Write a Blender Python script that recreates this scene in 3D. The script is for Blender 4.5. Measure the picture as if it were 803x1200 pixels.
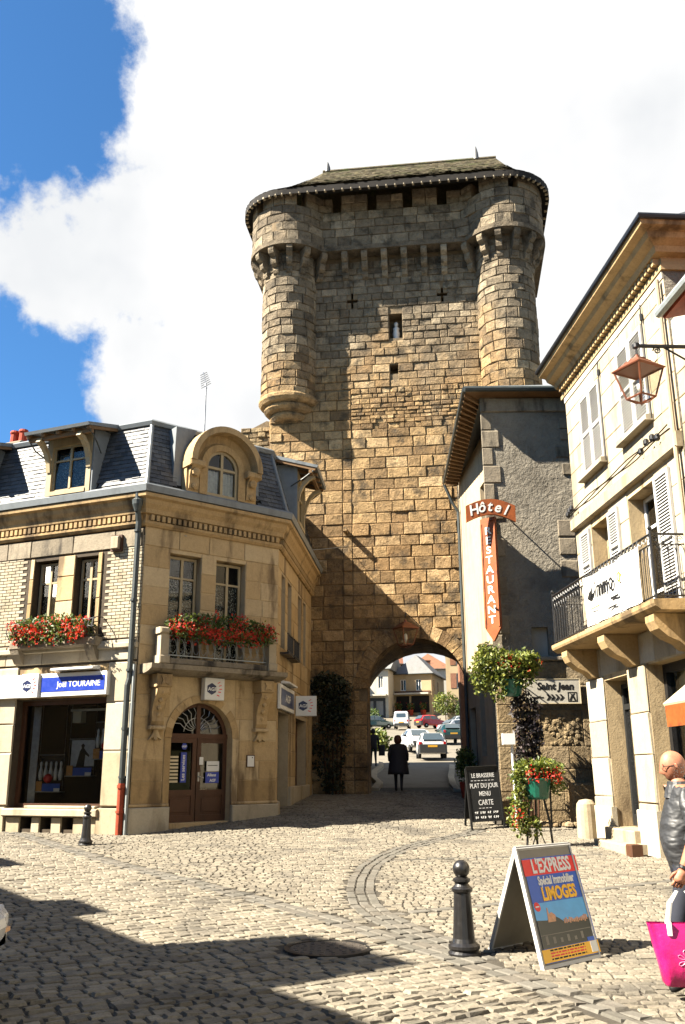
import bpy, bmesh, math, random
import numpy as np
from mathutils import Vector, Matrix
from math import sin, cos, radians, pi, atan2, sqrt
for o in list(bpy.data.objects): bpy.data.objects.remove(o, do_unlink=True)
SC = bpy.context.scene
COL = SC.collection
rnd = random.Random(11)
U = rnd.uniform
# ------------------------------------------------------------------ camera
EYE = 1.6
PITCH, ROLL, LENS = radians(16.11), radians(0.337), 31.675
_fw = Vector((0, cos(PITCH), sin(PITCH))); _u0 = Vector((0, -sin(PITCH), cos(PITCH))); _r0 = Vector((1, 0, 0))
_up = _u0 * cos(ROLL) + _r0 * sin(ROLL); _rt = _r0 * cos(ROLL) - _u0 * sin(ROLL)
camd = bpy.data.cameras.new('camera'); cam = bpy.data.objects.new('camera', camd); COL.objects.link(cam)
camd.sensor_fit = 'VERTICAL'; camd.sensor_height = 36; camd.lens = LENS; camd.clip_start = .05; camd.clip_end = 3000
cam.matrix_world = Matrix(((_rt.x, _up.x, -_fw.x, 0), (_rt.y, _up.y, -_fw.y, 0), (_rt.z, _up.z, -_fw.z, EYE), (0, 0, 0, 1)))
SC.camera = cam
# ------------------------------------------------------------------ sun and sky
SUN_EL, SUN_AZ = radians(44), radians(15.5)          # light travels towards (cos az, sin az), down at el
_sd = Vector((cos(SUN_AZ) * cos(SUN_EL), sin(SUN_AZ) * cos(SUN_EL), -sin(SUN_EL)))
sl = bpy.data.lights.new('sun', 'SUN'); sl.energy = 5.0; sl.angle = radians(.53); sl.color = (1.0, .91, .76)
so = bpy.data.objects.new('sun', sl); COL.objects.link(so); so.location = (-40, -12, 40)
so.rotation_euler = _sd.to_track_quat('-Z', 'Y').to_euler()
W = bpy.data.worlds.new('World'); SC.world = W; W.use_nodes = True
nt = W.node_tree; nt.nodes.clear()
def N(t, kind, **kw):
    n = t.nodes.new(kind)
    for k, v in kw.items(): setattr(n, k, v)
    return n
def mth(t, op, a, b=None, c=None, clamp=False):
    n = N(t, 'ShaderNodeMath', operation=op); n.use_clamp = clamp
    for i, x in enumerate((a, b, c)):
        if x is None: continue
        if isinstance(x, (int, float)): n.inputs[i].default_value = x
        else: t.links.new(x, n.inputs[i])
    return n.outputs[0]
sky = N(nt, 'ShaderNodeTexSky', sky_type='NISHITA'); sky.sun_disc = False
sky.sun_elevation = SUN_EL; sky.sun_rotation = atan2(-_sd.x, -_sd.y); sky.altitude = 360; sky.air_density = 1.0; sky.dust_density = .4; sky.ozone_density = 3.0
tc = N(nt, 'ShaderNodeTexCoord'); sp = N(nt, 'ShaderNodeSeparateXYZ'); nt.links.new(tc.outputs['Generated'], sp.inputs[0])
az = mth(nt, 'ARCTAN2', sp.outputs[0], sp.outputs[1]); el = mth(nt, 'ARCSINE', sp.outputs[2])
def noise(t, vec, scale, detail=8, rough=.55, off=None):
    n = N(t, 'ShaderNodeTexNoise'); n.inputs['Scale'].default_value = scale; n.inputs['Detail'].default_value = detail; n.inputs['Roughness'].default_value = rough
    if off:
        m = N(t, 'ShaderNodeMapping'); m.inputs['Location'].default_value = off; t.links.new(vec, m.inputs[0]); vec = m.outputs[0]
    t.links.new(vec, n.inputs['Vector']); return n.outputs[0]
nz = noise(nt, tc.outputs['Generated'], 9.0, 12, .60, (3.1, 1.7, .4))
nb = noise(nt, tc.outputs['Generated'], 1.3, 3, .5, (.3, 5.2, 2.2))
# one broad bank of cumulus to the right of north-west, a tongue of it low on the left, broken cloud all round
bank = mth(nt, 'MINIMUM', mth(nt, 'MULTIPLY', mth(nt, 'ADD', az, .302), 3.4), mth(nt, 'MULTIPLY', mth(nt, 'SUBTRACT', 1.15, az), 1.2))
dz1 = mth(nt, 'DIVIDE', mth(nt, 'SUBTRACT', el, .535), .085)
tongue = mth(nt, 'SUBTRACT', .20, mth(nt, 'MULTIPLY', mth(nt, 'MULTIPLY', dz1, dz1), .25))
tongue = mth(nt, 'ADD', tongue, mth(nt, 'MULTIPLY', mth(nt, 'ADD', az, .36), .8))
fld = mth(nt, 'MAXIMUM', mth(nt, 'MINIMUM', bank, .5), tongue)
far = mth(nt, 'SUBTRACT', mth(nt, 'MULTIPLY', nb, 2.2), 1.25)
fld = mth(nt, 'MAXIMUM', fld, mth(nt, 'SUBTRACT', far, .25))
fld = mth(nt, 'ADD', fld, mth(nt, 'MULTIPLY', mth(nt, 'SUBTRACT', nz, .5), 1.1))
puff = mth(nt, 'SUBTRACT', mth(nt, 'MULTIPLY', noise(nt, tc.outputs['Generated'], 15, 10, .62, (1.3, 8.8, 4.1)), 2.0), 1.30)
fld = mth(nt, 'MAXIMUM', fld, puff)
cm = N(nt, 'ShaderNodeMapRange', interpolation_type='SMOOTHSTEP'); cm.inputs[1].default_value = 0.0; cm.inputs[2].default_value = .16
nt.links.new(fld, cm.inputs[0])
cs = noise(nt, tc.outputs['Generated'], 3.4, 5, .5, (7.7, .2, 1.9))
cr = N(nt, 'ShaderNodeValToRGB'); cr.color_ramp.elements[0].position = .38; cr.color_ramp.elements[0].color = (2.35, 2.4, 2.45, 1)
cr.color_ramp.elements[1].position = .53; cr.color_ramp.elements[1].color = (2.86, 2.85, 2.83, 1)
nt.links.new(cs, cr.inputs[0])
tintn = N(nt, 'ShaderNodeMix', data_type='RGBA', blend_type='MULTIPLY'); tintn.inputs[0].default_value = 1
nt.links.new(sky.outputs[0], tintn.inputs[6]); tintn.inputs[7].default_value = (.25, .44, .56, 1)
mx = N(nt, 'ShaderNodeMix', data_type='RGBA'); nt.links.new(cm.outputs[0], mx.inputs[0]); nt.links.new(tintn.outputs[2], mx.inputs[6]); nt.links.new(cr.outputs[0], mx.inputs[7])
bg = N(nt, 'ShaderNodeBackground'); bg.inputs['Strength'].default_value = .06
nt.links.new(mx.outputs[2], bg.inputs[0])
wo = N(nt, 'ShaderNodeOutputWorld'); nt.links.new(bg.outputs[0], wo.inputs[0])
SC.view_settings.view_transform = 'Standard'; SC.view_settings.look = 'None'; SC.view_settings.gamma = 1; SC.view_settings.use_curve_mapping = False
SC.view_settings.exposure = 2.65
SC.render.engine = 'CYCLES'; SC.cycles.use_denoising = True; SC.cycles.max_bounces = 7; SC.cycles.diffuse_bounces = 4; SC.cycles.transparent_max_bounces = 10
SC.cycles.caustics_reflective = False; SC.cycles.caustics_refractive = False
# ------------------------------------------------------------------ materials
MATS = {}
STONE_K, PAINT_K, LEAF_K = .46, .66, .62      # keeps the piece colours within real-world albedos at this exposure
def kk(c, k): return (c[0] * k, c[1] * k, c[2] * k)
def newmat(name):
    m = bpy.data.materials.new(name); m.use_nodes = True; t = m.node_tree; t.nodes.clear()
    b = N(t, 'ShaderNodeBsdfPrincipled'); o = N(t, 'ShaderNodeOutputMaterial'); t.links.new(b.outputs[0], o.inputs[0])
    MATS[name] = m; return m, t, b
def rgba(c): return (c[0], c[1], c[2], 1)
def mixc(t, fac, a, b, mode='MIX'):
    n = N(t, 'ShaderNodeMix', data_type='RGBA', blend_type=mode)
    if isinstance(fac, (int, float)): n.inputs[0].default_value = fac
    else: t.links.new(fac, n.inputs[0])
    for i, x in ((6, a), (7, b)):
        if isinstance(x, tuple): n.inputs[i].default_value = rgba(x)
        else: t.links.new(x, n.inputs[i])
    return n.outputs[2]
def ramp(t, fac, stops, const=False):
    n = N(t, 'ShaderNodeValToRGB'); e = n.color_ramp.elements
    if const: n.color_ramp.interpolation = 'CONSTANT'
    while len(e) < len(stops): e.new(.5)
    for k, (p, c) in enumerate(stops): e[k].position = p; e[k].color = rgba(c)
    t.links.new(fac, n.inputs[0]); return n.outputs[0]
def pos(t): return N(t, 'ShaderNodeNewGeometry').outputs['Position']
def tint(t):
    a = N(t, 'ShaderNodeAttribute', attribute_name='tint'); o = N(t, 'ShaderNodeObjectInfo')
    return mth(t, 'FRACT', mth(t, 'ADD', a.outputs['Fac'], o.outputs['Random']))
def bump(t, b, h, strength, dist=.02, prev=None):
    n = N(t, 'ShaderNodeBump'); n.inputs['Strength'].default_value = strength; n.inputs['Distance'].default_value = dist
    t.links.new(h, n.inputs['Height'])
    if prev: t.links.new(prev, n.inputs['Normal'])
    t.links.new(n.outputs[0], b.inputs['Normal']); return n.outputs[0]
def smat(name, cols, stain=(.08, .07, .06), stain_amt=.5, stain_scale=1.2, fine=18, bmp=.5, dist=.02, rough=.9, var=.35, streak=False):
    """stone, plaster, wood: tone per piece, blotches, stains with a shape of their own, fine relief"""
    cols = [kk(c, STONE_K) for c in cols]; stain = kk(stain, STONE_K)
    m, t, b = newmat(name); p = pos(t)
    n = len(cols); c = ramp(t, tint(t), [(i / max(n - 1, 1), cols[i]) for i in range(n)]) if n > 1 else None
    if c is None: c = mixc(t, 0.0, cols[0], cols[0])
    n1 = noise(t, p, fine * .25, 6, .6); n2 = noise(t, p, fine, 8, .65); n3 = noise(t, p, stain_scale, 7, .62, (4, 2, 9))
    if streak:
        mp = N(t, 'ShaderNodeMapping'); mp.inputs['Scale'].default_value = (1, 1, .22); t.links.new(p, mp.inputs[0]); n3 = noise(t, mp.outputs[0], stain_scale, 7, .62)
    v = mth(t, 'ADD', mth(t, 'MULTIPLY', mth(t, 'SUBTRACT', n1, .5), var * 2.2), mth(t, 'MULTIPLY', mth(t, 'SUBTRACT', n2, .5), var * 1.6))
    hv = N(t, 'ShaderNodeHueSaturation'); t.links.new(c, hv.inputs['Color']); t.links.new(mth(t, 'ADD', v, 1.0), hv.inputs['Value'])
    sm = N(t, 'ShaderNodeMapRange', interpolation_type='SMOOTHSTEP'); sm.inputs[1].default_value = .50; sm.inputs[2].default_value = .68; sm.inputs[4].default_value = stain_amt
    t.links.new(n3, sm.inputs[0])
    c2 = mixc(t, sm.outputs[0], hv.outputs[0], stain)
    t.links.new(c2, b.inputs['Base Color']); b.inputs['Roughness'].default_value = rough; b.inputs['Specular IOR Level'].default_value = .25
    if bmp: bump(t, b, mth(t, 'ADD', n2, mth(t, 'MULTIPLY', n1, 1.2)), bmp, dist)
    return m
def pmat(name, col, rough=.5, metal=0, spec=.5, var=.12, scale=9, bmp=0, coat=0):
    col = kk(col, PAINT_K); m, t, b = newmat(name); p = pos(t); n1 = noise(t, p, scale, 6, .6)
    hv = N(t, 'ShaderNodeHueSaturation'); hv.inputs['Color'].default_value = rgba(col)
    t.links.new(mth(t, 'ADD', mth(t, 'MULTIPLY', mth(t, 'SUBTRACT', n1, .5), var * 3), 1.0), hv.inputs['Value'])
    t.links.new(hv.outputs[0], b.inputs['Base Color']); b.inputs['Roughness'].default_value = rough; b.inputs['Metallic'].default_value = metal
    b.inputs['Specular IOR Level'].default_value = spec; b.inputs['Coat Weight'].default_value = coat
    t.links.new(mth(t, 'ADD', mth(t, 'MULTIPLY', n1, .25), max(rough - .12, .02)), b.inputs['Roughness'])
    if bmp: bump(t, b, n1, bmp, .01)
    return m
def gmat(name, tintc=(.9, .95, .95), refl=1.0):
    m = bpy.data.materials.new(name); m.use_nodes = True; t = m.node_tree; t.nodes.clear(); MATS[name] = m
    f = N(t, 'ShaderNodeFresnel'); f.inputs[0].default_value = 1.5
    g = N(t, 'ShaderNodeBsdfGlossy'); g.inputs['Roughness'].default_value = .03; tr = N(t, 'ShaderNodeBsdfTransparent'); tr.inputs[0].default_value = rgba(tintc)
    nn = noise(t, pos(t), 1.6, 2, .5); bp = N(t, 'ShaderNodeBump'); bp.inputs['Strength'].default_value = .04; bp.inputs['Distance'].default_value = .02; t.links.new(nn, bp.inputs['Height'])
    t.links.new(bp.outputs[0], g.inputs['Normal'])
    mxs = N(t, 'ShaderNodeMixShader'); t.links.new(mth(t, 'MULTIPLY', f.outputs[0], refl, clamp=True), mxs.inputs[0]); t.links.new(tr.outputs[0], mxs.inputs[1]); t.links.new(g.outputs[0], mxs.inputs[2])
    o = N(t, 'ShaderNodeOutputMaterial'); t.links.new(mxs.outputs[0], o.inputs[0]); return m
def leafmat(name, cols, trans=.35):
    cols = [kk(c, LEAF_K) for c in cols]
    m, t, b = newmat(name); c = ramp(t, tint(t), [(i / (len(cols) - 1), cols[i]) for i in range(len(cols))])
    t.links.new(c, b.inputs['Base Color']); b.inputs['Roughness'].default_value = .55
    tb = N(t, 'ShaderNodeBsdfTranslucent'); t.links.new(c, tb.inputs[0]); ms = N(t, 'ShaderNodeMixShader'); ms.inputs[0].default_value = trans
    o = [n for n in t.nodes if n.type == 'OUTPUT_MATERIAL'][0]; t.links.new(b.outputs[0], ms.inputs[1]); t.links.new(tb.outputs[0], ms.inputs[2]); t.links.new(ms.outputs[0], o.inputs[0]); return m

# tower stone: ochre granite with greyer, lichened masonry towards the top
def tower_mat(name):
    m, t, b = newmat(name); p = pos(t); tv = tint(t)
    warm = ramp(t, tv, [(0, (.135, .085, .040)), (.3, (.225, .145, .067)), (.55, (.285, .19, .090)), (.8, (.185, .113, .050)), (1, (.35, .247, .130))])
    cool = ramp(t, tv, [(0, (.095, .077, .055)), (.35, (.175, .145, .102)), (.7, (.13, .104, .072)), (1, (.25, .207, .145))])
    s = N(t, 'ShaderNodeSeparateXYZ'); t.links.new(p, s.inputs[0])
    n0 = noise(t, p, .55, 6, .6); n1 = noise(t, p, 4.5, 7, .62); n2 = noise(t, p, 22, 8, .7); n3 = noise(t, p, 1.7, 8, .68, (9, 1, 3))
    hgt = mth(t, 'ADD', s.outputs[2], mth(t, 'MULTIPLY', mth(t, 'SUBTRACT', n0, .5), 9.0))
    mr = N(t, 'ShaderNodeMapRange', interpolation_type='SMOOTHSTEP'); mr.inputs[1].default_value = 13.2; mr.inputs[2].default_value = 17.2; mr.inputs[3].default_value = .08; mr.inputs[4].default_value = .94
    t.links.new(hgt, mr.inputs[0])
    c = mixc(t, mr.outputs[0], warm, cool)
    hv = N(t, 'ShaderNodeHueSaturation'); t.links.new(c, hv.inputs['Color'])
    v = mth(t, 'ADD', mth(t, 'MULTIPLY', mth(t, 'SUBTRACT', n1, .5), 1.5), mth(t, 'MULTIPLY', mth(t, 'SUBTRACT', n2, .5), 1.5))
    t.links.new(mth(t, 'ADD', v, 1.0), hv.inputs['Value'])
    sm = N(t, 'ShaderNodeMapRange', interpolation_type='SMOOTHSTEP'); sm.inputs[1].default_value = .50; sm.inputs[2].default_value = .66; sm.inputs[4].default_value = .74
    t.links.new(n3, sm.inputs[0])
    c2 = mixc(t, sm.outputs[0], hv.outputs[0], (.030, .026, .020))
    t.links.new(c2, b.inputs['Base Color']); b.inputs['Roughness'].default_value = .93; b.inputs['Specular IOR Level'].default_value = .2
    bump(t, b, mth(t, 'ADD', mth(t, 'MULTIPLY', n2, .9), mth(t, 'MULTIPLY', n1, 1.7)), 1.0, .06)
    return m
tower_mat('tower_stone')
smat('mortar', [(.30, .22, .13)], (.12, .10, .07), .7, 2.0, 30, .6)
smat('sett', [(.215, .187, .142), (.31, .273, .21), (.265, .229, .17), (.37, .328, .25), (.175, .153, .118)], (.10, .092, .078), .7, 1.0, 40, .7, .012, .85, .42)
smat('band_sett', [(.15, .14, .115), (.20, .185, .155), (.17, .15, .12)], (.07, .065, .055), .5, 1.5, 40, .5, .008, .85, .3)
smat('joint', [(.085, .073, .055)], (.04, .036, .029), .8, 3, 60, .5, .01, .95, .5)
smat('ground', [(.26, .23, .18)], (.13, .115, .09), .6, .8, 12, .5, .02, .92, .3)
smat('ashlar', [(.62, .43, .21), (.74, .54, .29), (.66, .46, .225), (.82, .63, .37), (.52, .35, .16)], (.17, .11, .06), .85, 1.9, 30, .35, .01, .88, .22, True)
smat('ashlar_pale', [(.60, .51, .36), (.67, .58, .43), (.54, .44, .29), (.70, .63, .49)], (.28, .21, .12), .6, 2.1, 30, .3, .008, .88, .18, True)
smat('brick_pale', [(.60, .52, .37), (.68, .61, .46), (.54, .46, .32), (.64, .55, .39)], (.24, .20, .14), .45, 1.6, 40, .4, .006, .88, .25)
smat('brick_joint', [(.10, .075, .05)], (.05, .04, .03), .5, 2, 40, .3)
smat('dirty_stone', [(.36, .30, .22), (.44, .37, .27), (.30, .25, .18)], (.045, .04, .035), .9, 2.2, 24, .5, .015, .92, .3, True)
smat('cornice_stone', [(.58, .39, .18), (.66, .46, .23)], (.12, .08, .045), .85, 1.6, 26, .35, .012, .9, .28, True)
smat('slate', [(.070, .078, .092), (.115, .125, .14), (.16, .168, .18), (.085, .094, .11)], (.20, .19, .16), .35, 2.4, 30, .4, .006, .52, .35)
smat('moss_roof', [(.09, .075, .045), (.20, .165, .085), (.12, .095, .055), (.16, .135, .08)], (.085, .115, .022), .75, 1.9, 14, .9, .05, .95, .5)
smat('zinc', [(.30, .33, .35)], (.13, .14, .15), .6, 1.8, 10, .1, .004, .45, .18, True)
smat('stucco', [(.40, .355, .28)], (.20, .175, .135), .7, .9, 14, 1.0, .05, .95, .25)
smat('plaster_warm', [(.62, .50, .34)], (.33, .24, .14), .5, 1.3, 14, .3, .01, .92, .2, True)
smat('plaster_white', [(.72, .68, .58)], (.45, .38, .27), .4, 1.1, 12, .25, .01, .92, .12, True)
smat('plaster_cream', [(.58, .45, .27)], (.34, .24, .12), .45, .6, 6, .2, .01, .92, .12, True)
smat('wood_brown', [(.115, .05, .025), (.14, .06, .03)], (.05, .025, .015), .5, 3, 20, .2, .004, .5, .25, True)
smat('wood_cream', [(.58, .46, .27)], (.30, .20, .10), .4, 3.5, 24, .25, .005, .6, .15, True)
smat('wood_soffit', [(.30, .17, .075), (.36, .21, .10)], (.12, .07, .035), .5, 3, 22, .3, .006, .7, .25)
smat('shutter_white', [(.75, .74, .71)], (.5, .47, .41), .35, 2.6, 18, .1, .004, .6, .06, True)
smat('roof_dark', [(.022, .018, .015)], (.012, .010, .009), .5, 2, 20, .3)
smat('tile_red', [(.30, .13, .07), (.36, .17, .10), (.25, .10, .06)], (.12, .08, .05), .5, 1.5, 14, .5, .03, .9, .3)
smat('tile_grey', [(.28, .28, .27), (.34, .34, .33), (.24, .24, .24)], (.14, .15, .10), .4, .7, 10, .4, .03, .8, .2)
smat('sign_orange', [(.38, .09, .02), (.44, .12, .03)], (.20, .055, .025), .85, 4.5, 16, .2, .006, .5, .3)
smat('rust_red', [(.42, .07, .025)], (.18, .03, .015), .6, 4, 20, .2, .004, .6, .25)
smat('wall_rubble', [(.36, .26, .14), (.46, .35, .20), (.30, .21, .11), (.52, .41, .26)], (.12, .10, .07), .5, 1.2, 14, .9, .04, .95, .35)
pmat('iron_black', (.012, .012, .013), .42, .2, .5, .2, 14)
pmat('bollard_black', (.010, .009, .009), .36, .0, .6, .2, 20, .1)
pmat('copper', (.20, .058, .02), .45, .35, .5, .25, 14)
pmat('pipe_dark', (.04, .05, .05), .5, .2, .5, .3, 6)
pmat('pipe_grey', (.30, .33, .33), .5, .1, .5, .3, 6)
pmat('white_paint', (.78, .77, .73), .5, 0, .5, .05)
pmat('cream_paint', (.64, .54, .35), .5, 0, .5, .1)
pmat('blue_sign', (.010, .040, .36), .35, 0, .5, .1)
pmat('navy_sign', (.008, .016, .075), .35, 0, .5, .1)
pmat('red_print', (.85, .012, .012), .45, 0, .5, .08)
pmat('yellow_print', (1.0, .52, .006), .4, 0, .5, .08)
pmat('poster_blue', (.010, .10, .52), .35, 0, .5, .1)
pmat('poster_sky', (.10, .42, .80), .35, 0, .5, .15)
pmat('poster_dark', (.016, .018, .012), .35, 0, .5, .6, 14)
pmat('poster_town', (.62, .30, .15), .4, 0, .5, .5, 30)
pmat('chalk_board', (.010, .011, .011), .6, 0, .3, .3, 12)
pmat('chalk', (.72, .71, .68), .9, 0, .1, .1)
pmat('black', (.008, .008, .008), .6, 0, .3, .1)
pmat('room_dark', (.022, .020, .019), .9, 0, .1, .4, 3)
pmat('room_warm', (.42, .36, .19), .9, 0, .1, .3, 2)
pmat('curtain', (.58, .58, .58), .9, 0, .1, .3, 12)
pmat('green_pot', (.006, .11, .07), .3, 0, .5, .1)
pmat('skin', (.40, .165, .095), .55, 0, .35, .22, 26, .25)
pmat('cloth_dark', (.034, .030, .034), .8, 0, .3, .3, 12, .3)
pmat('trousers', (.025, .028, .04), .8, 0, .2, .2, 12, .2)
pmat('hair_grey', (.07, .065, .06), .7, 0, .3, .4, 40)
pmat('hair_red', (.12, .035, .018), .6, 0, .3, .3, 30)
pmat('bag_pink', (.50, .010, .13), .26, 0, .5, .35, 9, .9)
pmat('bag_line', (.75, .22, .40), .4, 0, .5, .1)
pmat('car_white', (.72, .72, .72), .25, 0, .5, .04, 4, 0, .5)
pmat('car_green', (.010, .040, .035), .22, .2, .5, .05, 4, 0, .5)
pmat('car_red', (.50, .012, .012), .25, 0, .5, .05, 4, 0, .5)
pmat('car_silver', (.50, .53, .56), .28, .5, .5, .05, 4, 0, .5)
pmat('car_trim', (.018, .018, .018), .6, 0, .4, .2)
pmat('tyre', (.015, .015, .015), .85, 0, .2, .2)
pmat('lamp_red', (.35, .01, .01), .25, 0, .5, .1)
pmat('lamp_orange', (.62, .30, .10), .25, 0, .5, .1)
pmat('plate_yellow', (.60, .32, .03), .4, 0, .5, .1)
pmat('steel', (.45, .46, .47), .35, .8, .5, .15)
pmat('pot_red', (.33, .045, .02), .8, 0, .2, .2)
m, t, b = newmat('leather')                       # black leather with creases
p = pos(t); mp = N(t, 'ShaderNodeMapping'); mp.inputs['Scale'].default_value = (1, 1, 1.9); t.links.new(p, mp.inputs[0]); w1 = noise(t, mp.outputs[0], 6.5, 2, .45); w2 = noise(t, p, 30, 2, .5)
b.inputs['Base Color'].default_value = (.016, .017, .019, 1); b.inputs['Roughness'].default_value = .55; bump(t, b, mth(t, 'ADD', mth(t, 'MULTIPLY', w1, 2.0), mth(t, 'MULTIPLY', w2, .05)), .42, .05)
m, t, b = newmat('lace')                          # net curtain: woven pattern with open holes
vv = N(t, 'ShaderNodeTexVoronoi'); vv.inputs['Scale'].default_value = 26; t.links.new(pos(t), vv.inputs['Vector']); v2 = noise(t, pos(t), 7, 3, .6)
fc = mth(t, 'MULTIPLY', mth(t, 'GREATER_THAN', mth(t, 'ADD', vv.outputs['Distance'], mth(t, 'MULTIPLY', v2, .5)), .62), 1.0); tr_ = N(t, 'ShaderNodeBsdfTransparent'); ms_ = N(t, 'ShaderNodeMixShader')
b.inputs['Base Color'].default_value = (.30, .29, .26, 1); b.inputs['Roughness'].default_value = .9; t.links.new(mth(t, 'ADD', mth(t, 'MULTIPLY', fc, .7), .15), ms_.inputs[0]); t.links.new(b.outputs[0], ms_.inputs[1]); t.links.new(tr_.outputs[0], ms_.inputs[2]); t.links.new(ms_.outputs[0], [n for n in t.nodes if n.type == 'OUTPUT_MATERIAL'][0].inputs[0])
gmat('glass'); gmat('glass_dark', (.45, .5, .5), 1.2); gmat('glass_lamp', (.93, .93, .9), .25)
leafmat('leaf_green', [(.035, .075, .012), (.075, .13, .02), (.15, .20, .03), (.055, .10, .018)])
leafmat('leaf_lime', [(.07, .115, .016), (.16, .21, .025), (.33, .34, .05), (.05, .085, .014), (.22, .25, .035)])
leafmat('leaf_dark', [(.010, .017, .008), (.022, .03, .012), (.035, .05, .018)], .2)
leafmat('leaf_purple', [(.012, .008, .010), (.03, .016, .020), (.05, .05, .03)], .15)
leafmat('petal_red', [(.60, .018, .010), (.85, .05, .015), (.70, .015, .02), (.85, .12, .02)])
leafmat('petal_white', [(.55, .5, .48), (.62, .45, .5), (.66, .64, .55)])
# ------------------------------------------------------------------ mesh helpers
Z = Vector((0, 0, 1))
class Fr:
    """facade frame: u along the wall (to the right seen from outside), v outwards, z up"""
    def __init__(s, x, y, ang):
        a = radians(ang); s.o = Vector((x, y, 0)); s.u = Vector((sin(a), cos(a), 0)); s.n = Vector((s.u.y, -s.u.x, 0)); s.rz = atan2(s.u.y, s.u.x)
    def p(s, u, v, z): return s.o + s.u * u + s.n * v + Z * z
WORLD = Fr(0, 0, 90)                     # u = +x, v = -y
class MB:
    def __init__(s): s.v = []; s.f = []; s.t = []; s.m = []; s.tint = 0.0; s.mi = 0
    def vs(s, pts):
        i = len(s.v); s.v.extend([tuple(p) for p in pts]); return list(range(i, i + len(pts)))
    def fc(s, idx): s.f.append(tuple(idx)); s.t.append(s.tint); s.m.append(s.mi)
    def face(s, pts): s.fc(s.vs(pts))
    def hexa(s, a, b):                   # two quads loops
        i = s.vs(a); j = s.vs(b); s.fc(i[::-1]); s.fc(j)
        for k in range(len(i)): s.fc((i[k], i[(k + 1) % len(i)], j[(k + 1) % len(i)], j[k]))
    def box(s, fr, u0, u1, v0, v1, z0, z1):
        s.hexa([fr.p(u0, v0, z0), fr.p(u0, v1, z0), fr.p(u1, v1, z0), fr.p(u1, v0, z0)], [fr.p(u0, v0, z1), fr.p(u0, v1, z1), fr.p(u1, v1, z1), fr.p(u1, v0, z1)]); return s
    def cbox(s, fr, u0, u1, v0, v1, z0, z1, c=.01):   # box with its four outward edges chamfered
        s.hexa([fr.p(u0, v0, z0), fr.p(u1, v0, z0), fr.p(u1, v0, z1), fr.p(u0, v0, z1)], [fr.p(u0, v1 - c, z0), fr.p(u1, v1 - c, z0), fr.p(u1, v1 - c, z1), fr.p(u0, v1 - c, z1)])
        s.hexa([fr.p(u0, v1 - c, z0), fr.p(u1, v1 - c, z0), fr.p(u1, v1 - c, z1), fr.p(u0, v1 - c, z1)], [fr.p(u0 + c, v1, z0 + c), fr.p(u1 - c, v1, z0 + c), fr.p(u1 - c, v1, z1 - c), fr.p(u0 + c, v1, z1 - c)]); return s
    def loft(s, loops, cap=True, closed=True):
        ids = [s.vs(l) for l in loops]; n = len(loops[0])
        for a, b in zip(ids, ids[1:]):
            for k in range(n if closed else n - 1): s.fc((a[k], a[(k + 1) % n], b[(k + 1) % n], b[k]))
        if cap: s.fc(ids[0][::-1]); s.fc(ids[-1])
        return s
    def tube(s, pts, r, n=8, cap=True):
        pts = [Vector(p) for p in pts]; loops = []; side = None
        for i, p in enumerate(pts):
            d = (pts[min(i + 1, len(pts) - 1)] - pts[max(i - 1, 0)]).normalized()
            if side is None:
                side = d.cross(Z if abs(d.z) < .9 else Vector((1, 0, 0))).normalized()
            else: side = (side - d * side.dot(d)).normalized()
            w = d.cross(side); rr = r[i] if isinstance(r, (list, tuple)) else r
            loops.append([p + side * (rr * cos(2 * pi * k / n)) + w * (rr * sin(2 * pi * k / n)) for k in range(n)])
        return s.loft(loops, cap)
    def lathe(s, c, prof, n=20, axis=None, xax=None):
        c = Vector(c); axis = Vector(axis) if axis else Z; xa = Vector(xax) if xax else (Vector((1, 0, 0)) if abs(axis.x) < .9 else Z); xa = (xa - axis * xa.dot(axis)).normalized(); ya = axis.cross(xa)
        return s.loft([[c + axis * h + xa * (r * cos(2 * pi * k / n)) + ya * (r * sin(2 * pi * k / n)) for k in range(n)] for r, h in prof])
    def poly(s, fr, pts, v0, v1):        # polygon in (u, z) extruded from v0 to v1
        s.hexa([fr.p(a, v0, b) for a, b in pts], [fr.p(a, v1, b) for a, b in pts]); return s
    def prof(s, fr, pts, u0, u1):        # profile in (v, z) run along u
        s.hexa([fr.p(u0, a, b) for a, b in pts], [fr.p(u1, a, b) for a, b in pts]); return s
    def stone(s, pa, pb, na, nb, z0, z1, d0, d1, c=.02, jit=.012):   # one laid stone between two plan points, chamfered face
        pa, pb = Vector(pa), Vector(pb); e = (pb - pa).normalized()
        j = lambda: U(-jit, jit)
        a = [pa + na * d0 + Z * z0, pb + nb * d0 + Z * z0, pb + nb * d0 + Z * z1, pa + na * d0 + Z * z1]
        b = [pa + na * (d1 - c) + Z * z0, pb + nb * (d1 - c) + Z * z0, pb + nb * (d1 - c) + Z * z1, pa + na * (d1 - c) + Z * z1]
        f = [pa + na * (d1 + j()) + Z * (z0 + c) + e * c, pb + nb * (d1 + j()) + Z * (z0 + c) - e * c, pb + nb * (d1 + j()) + Z * (z1 - c) - e * c, pa + na * (d1 + j()) + Z * (z1 - c) + e * c]
        s.tint = rnd.random(); s.loft([a, b, f], False); i = len(s.v) - 4; s.fc((i, i + 1, i + 2, i + 3))
    def leaf(s, p, size, d=None, w=.5):
        d = d or Vector((U(-1, 1), U(-1, 1), U(-1, 1))).normalized(); q = d.cross(Vector((U(-1, 1), U(-1, 1), U(-1, 1)))).normalized(); n = d.cross(q)
        p = Vector(p); s.tint = rnd.random()
        s.face([p, p + d * size * .5 + q * size * w * .5 + n * size * .12, p + d * size, p + d * size * .5 - q * size * w * .5 + n * size * .12])
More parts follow.
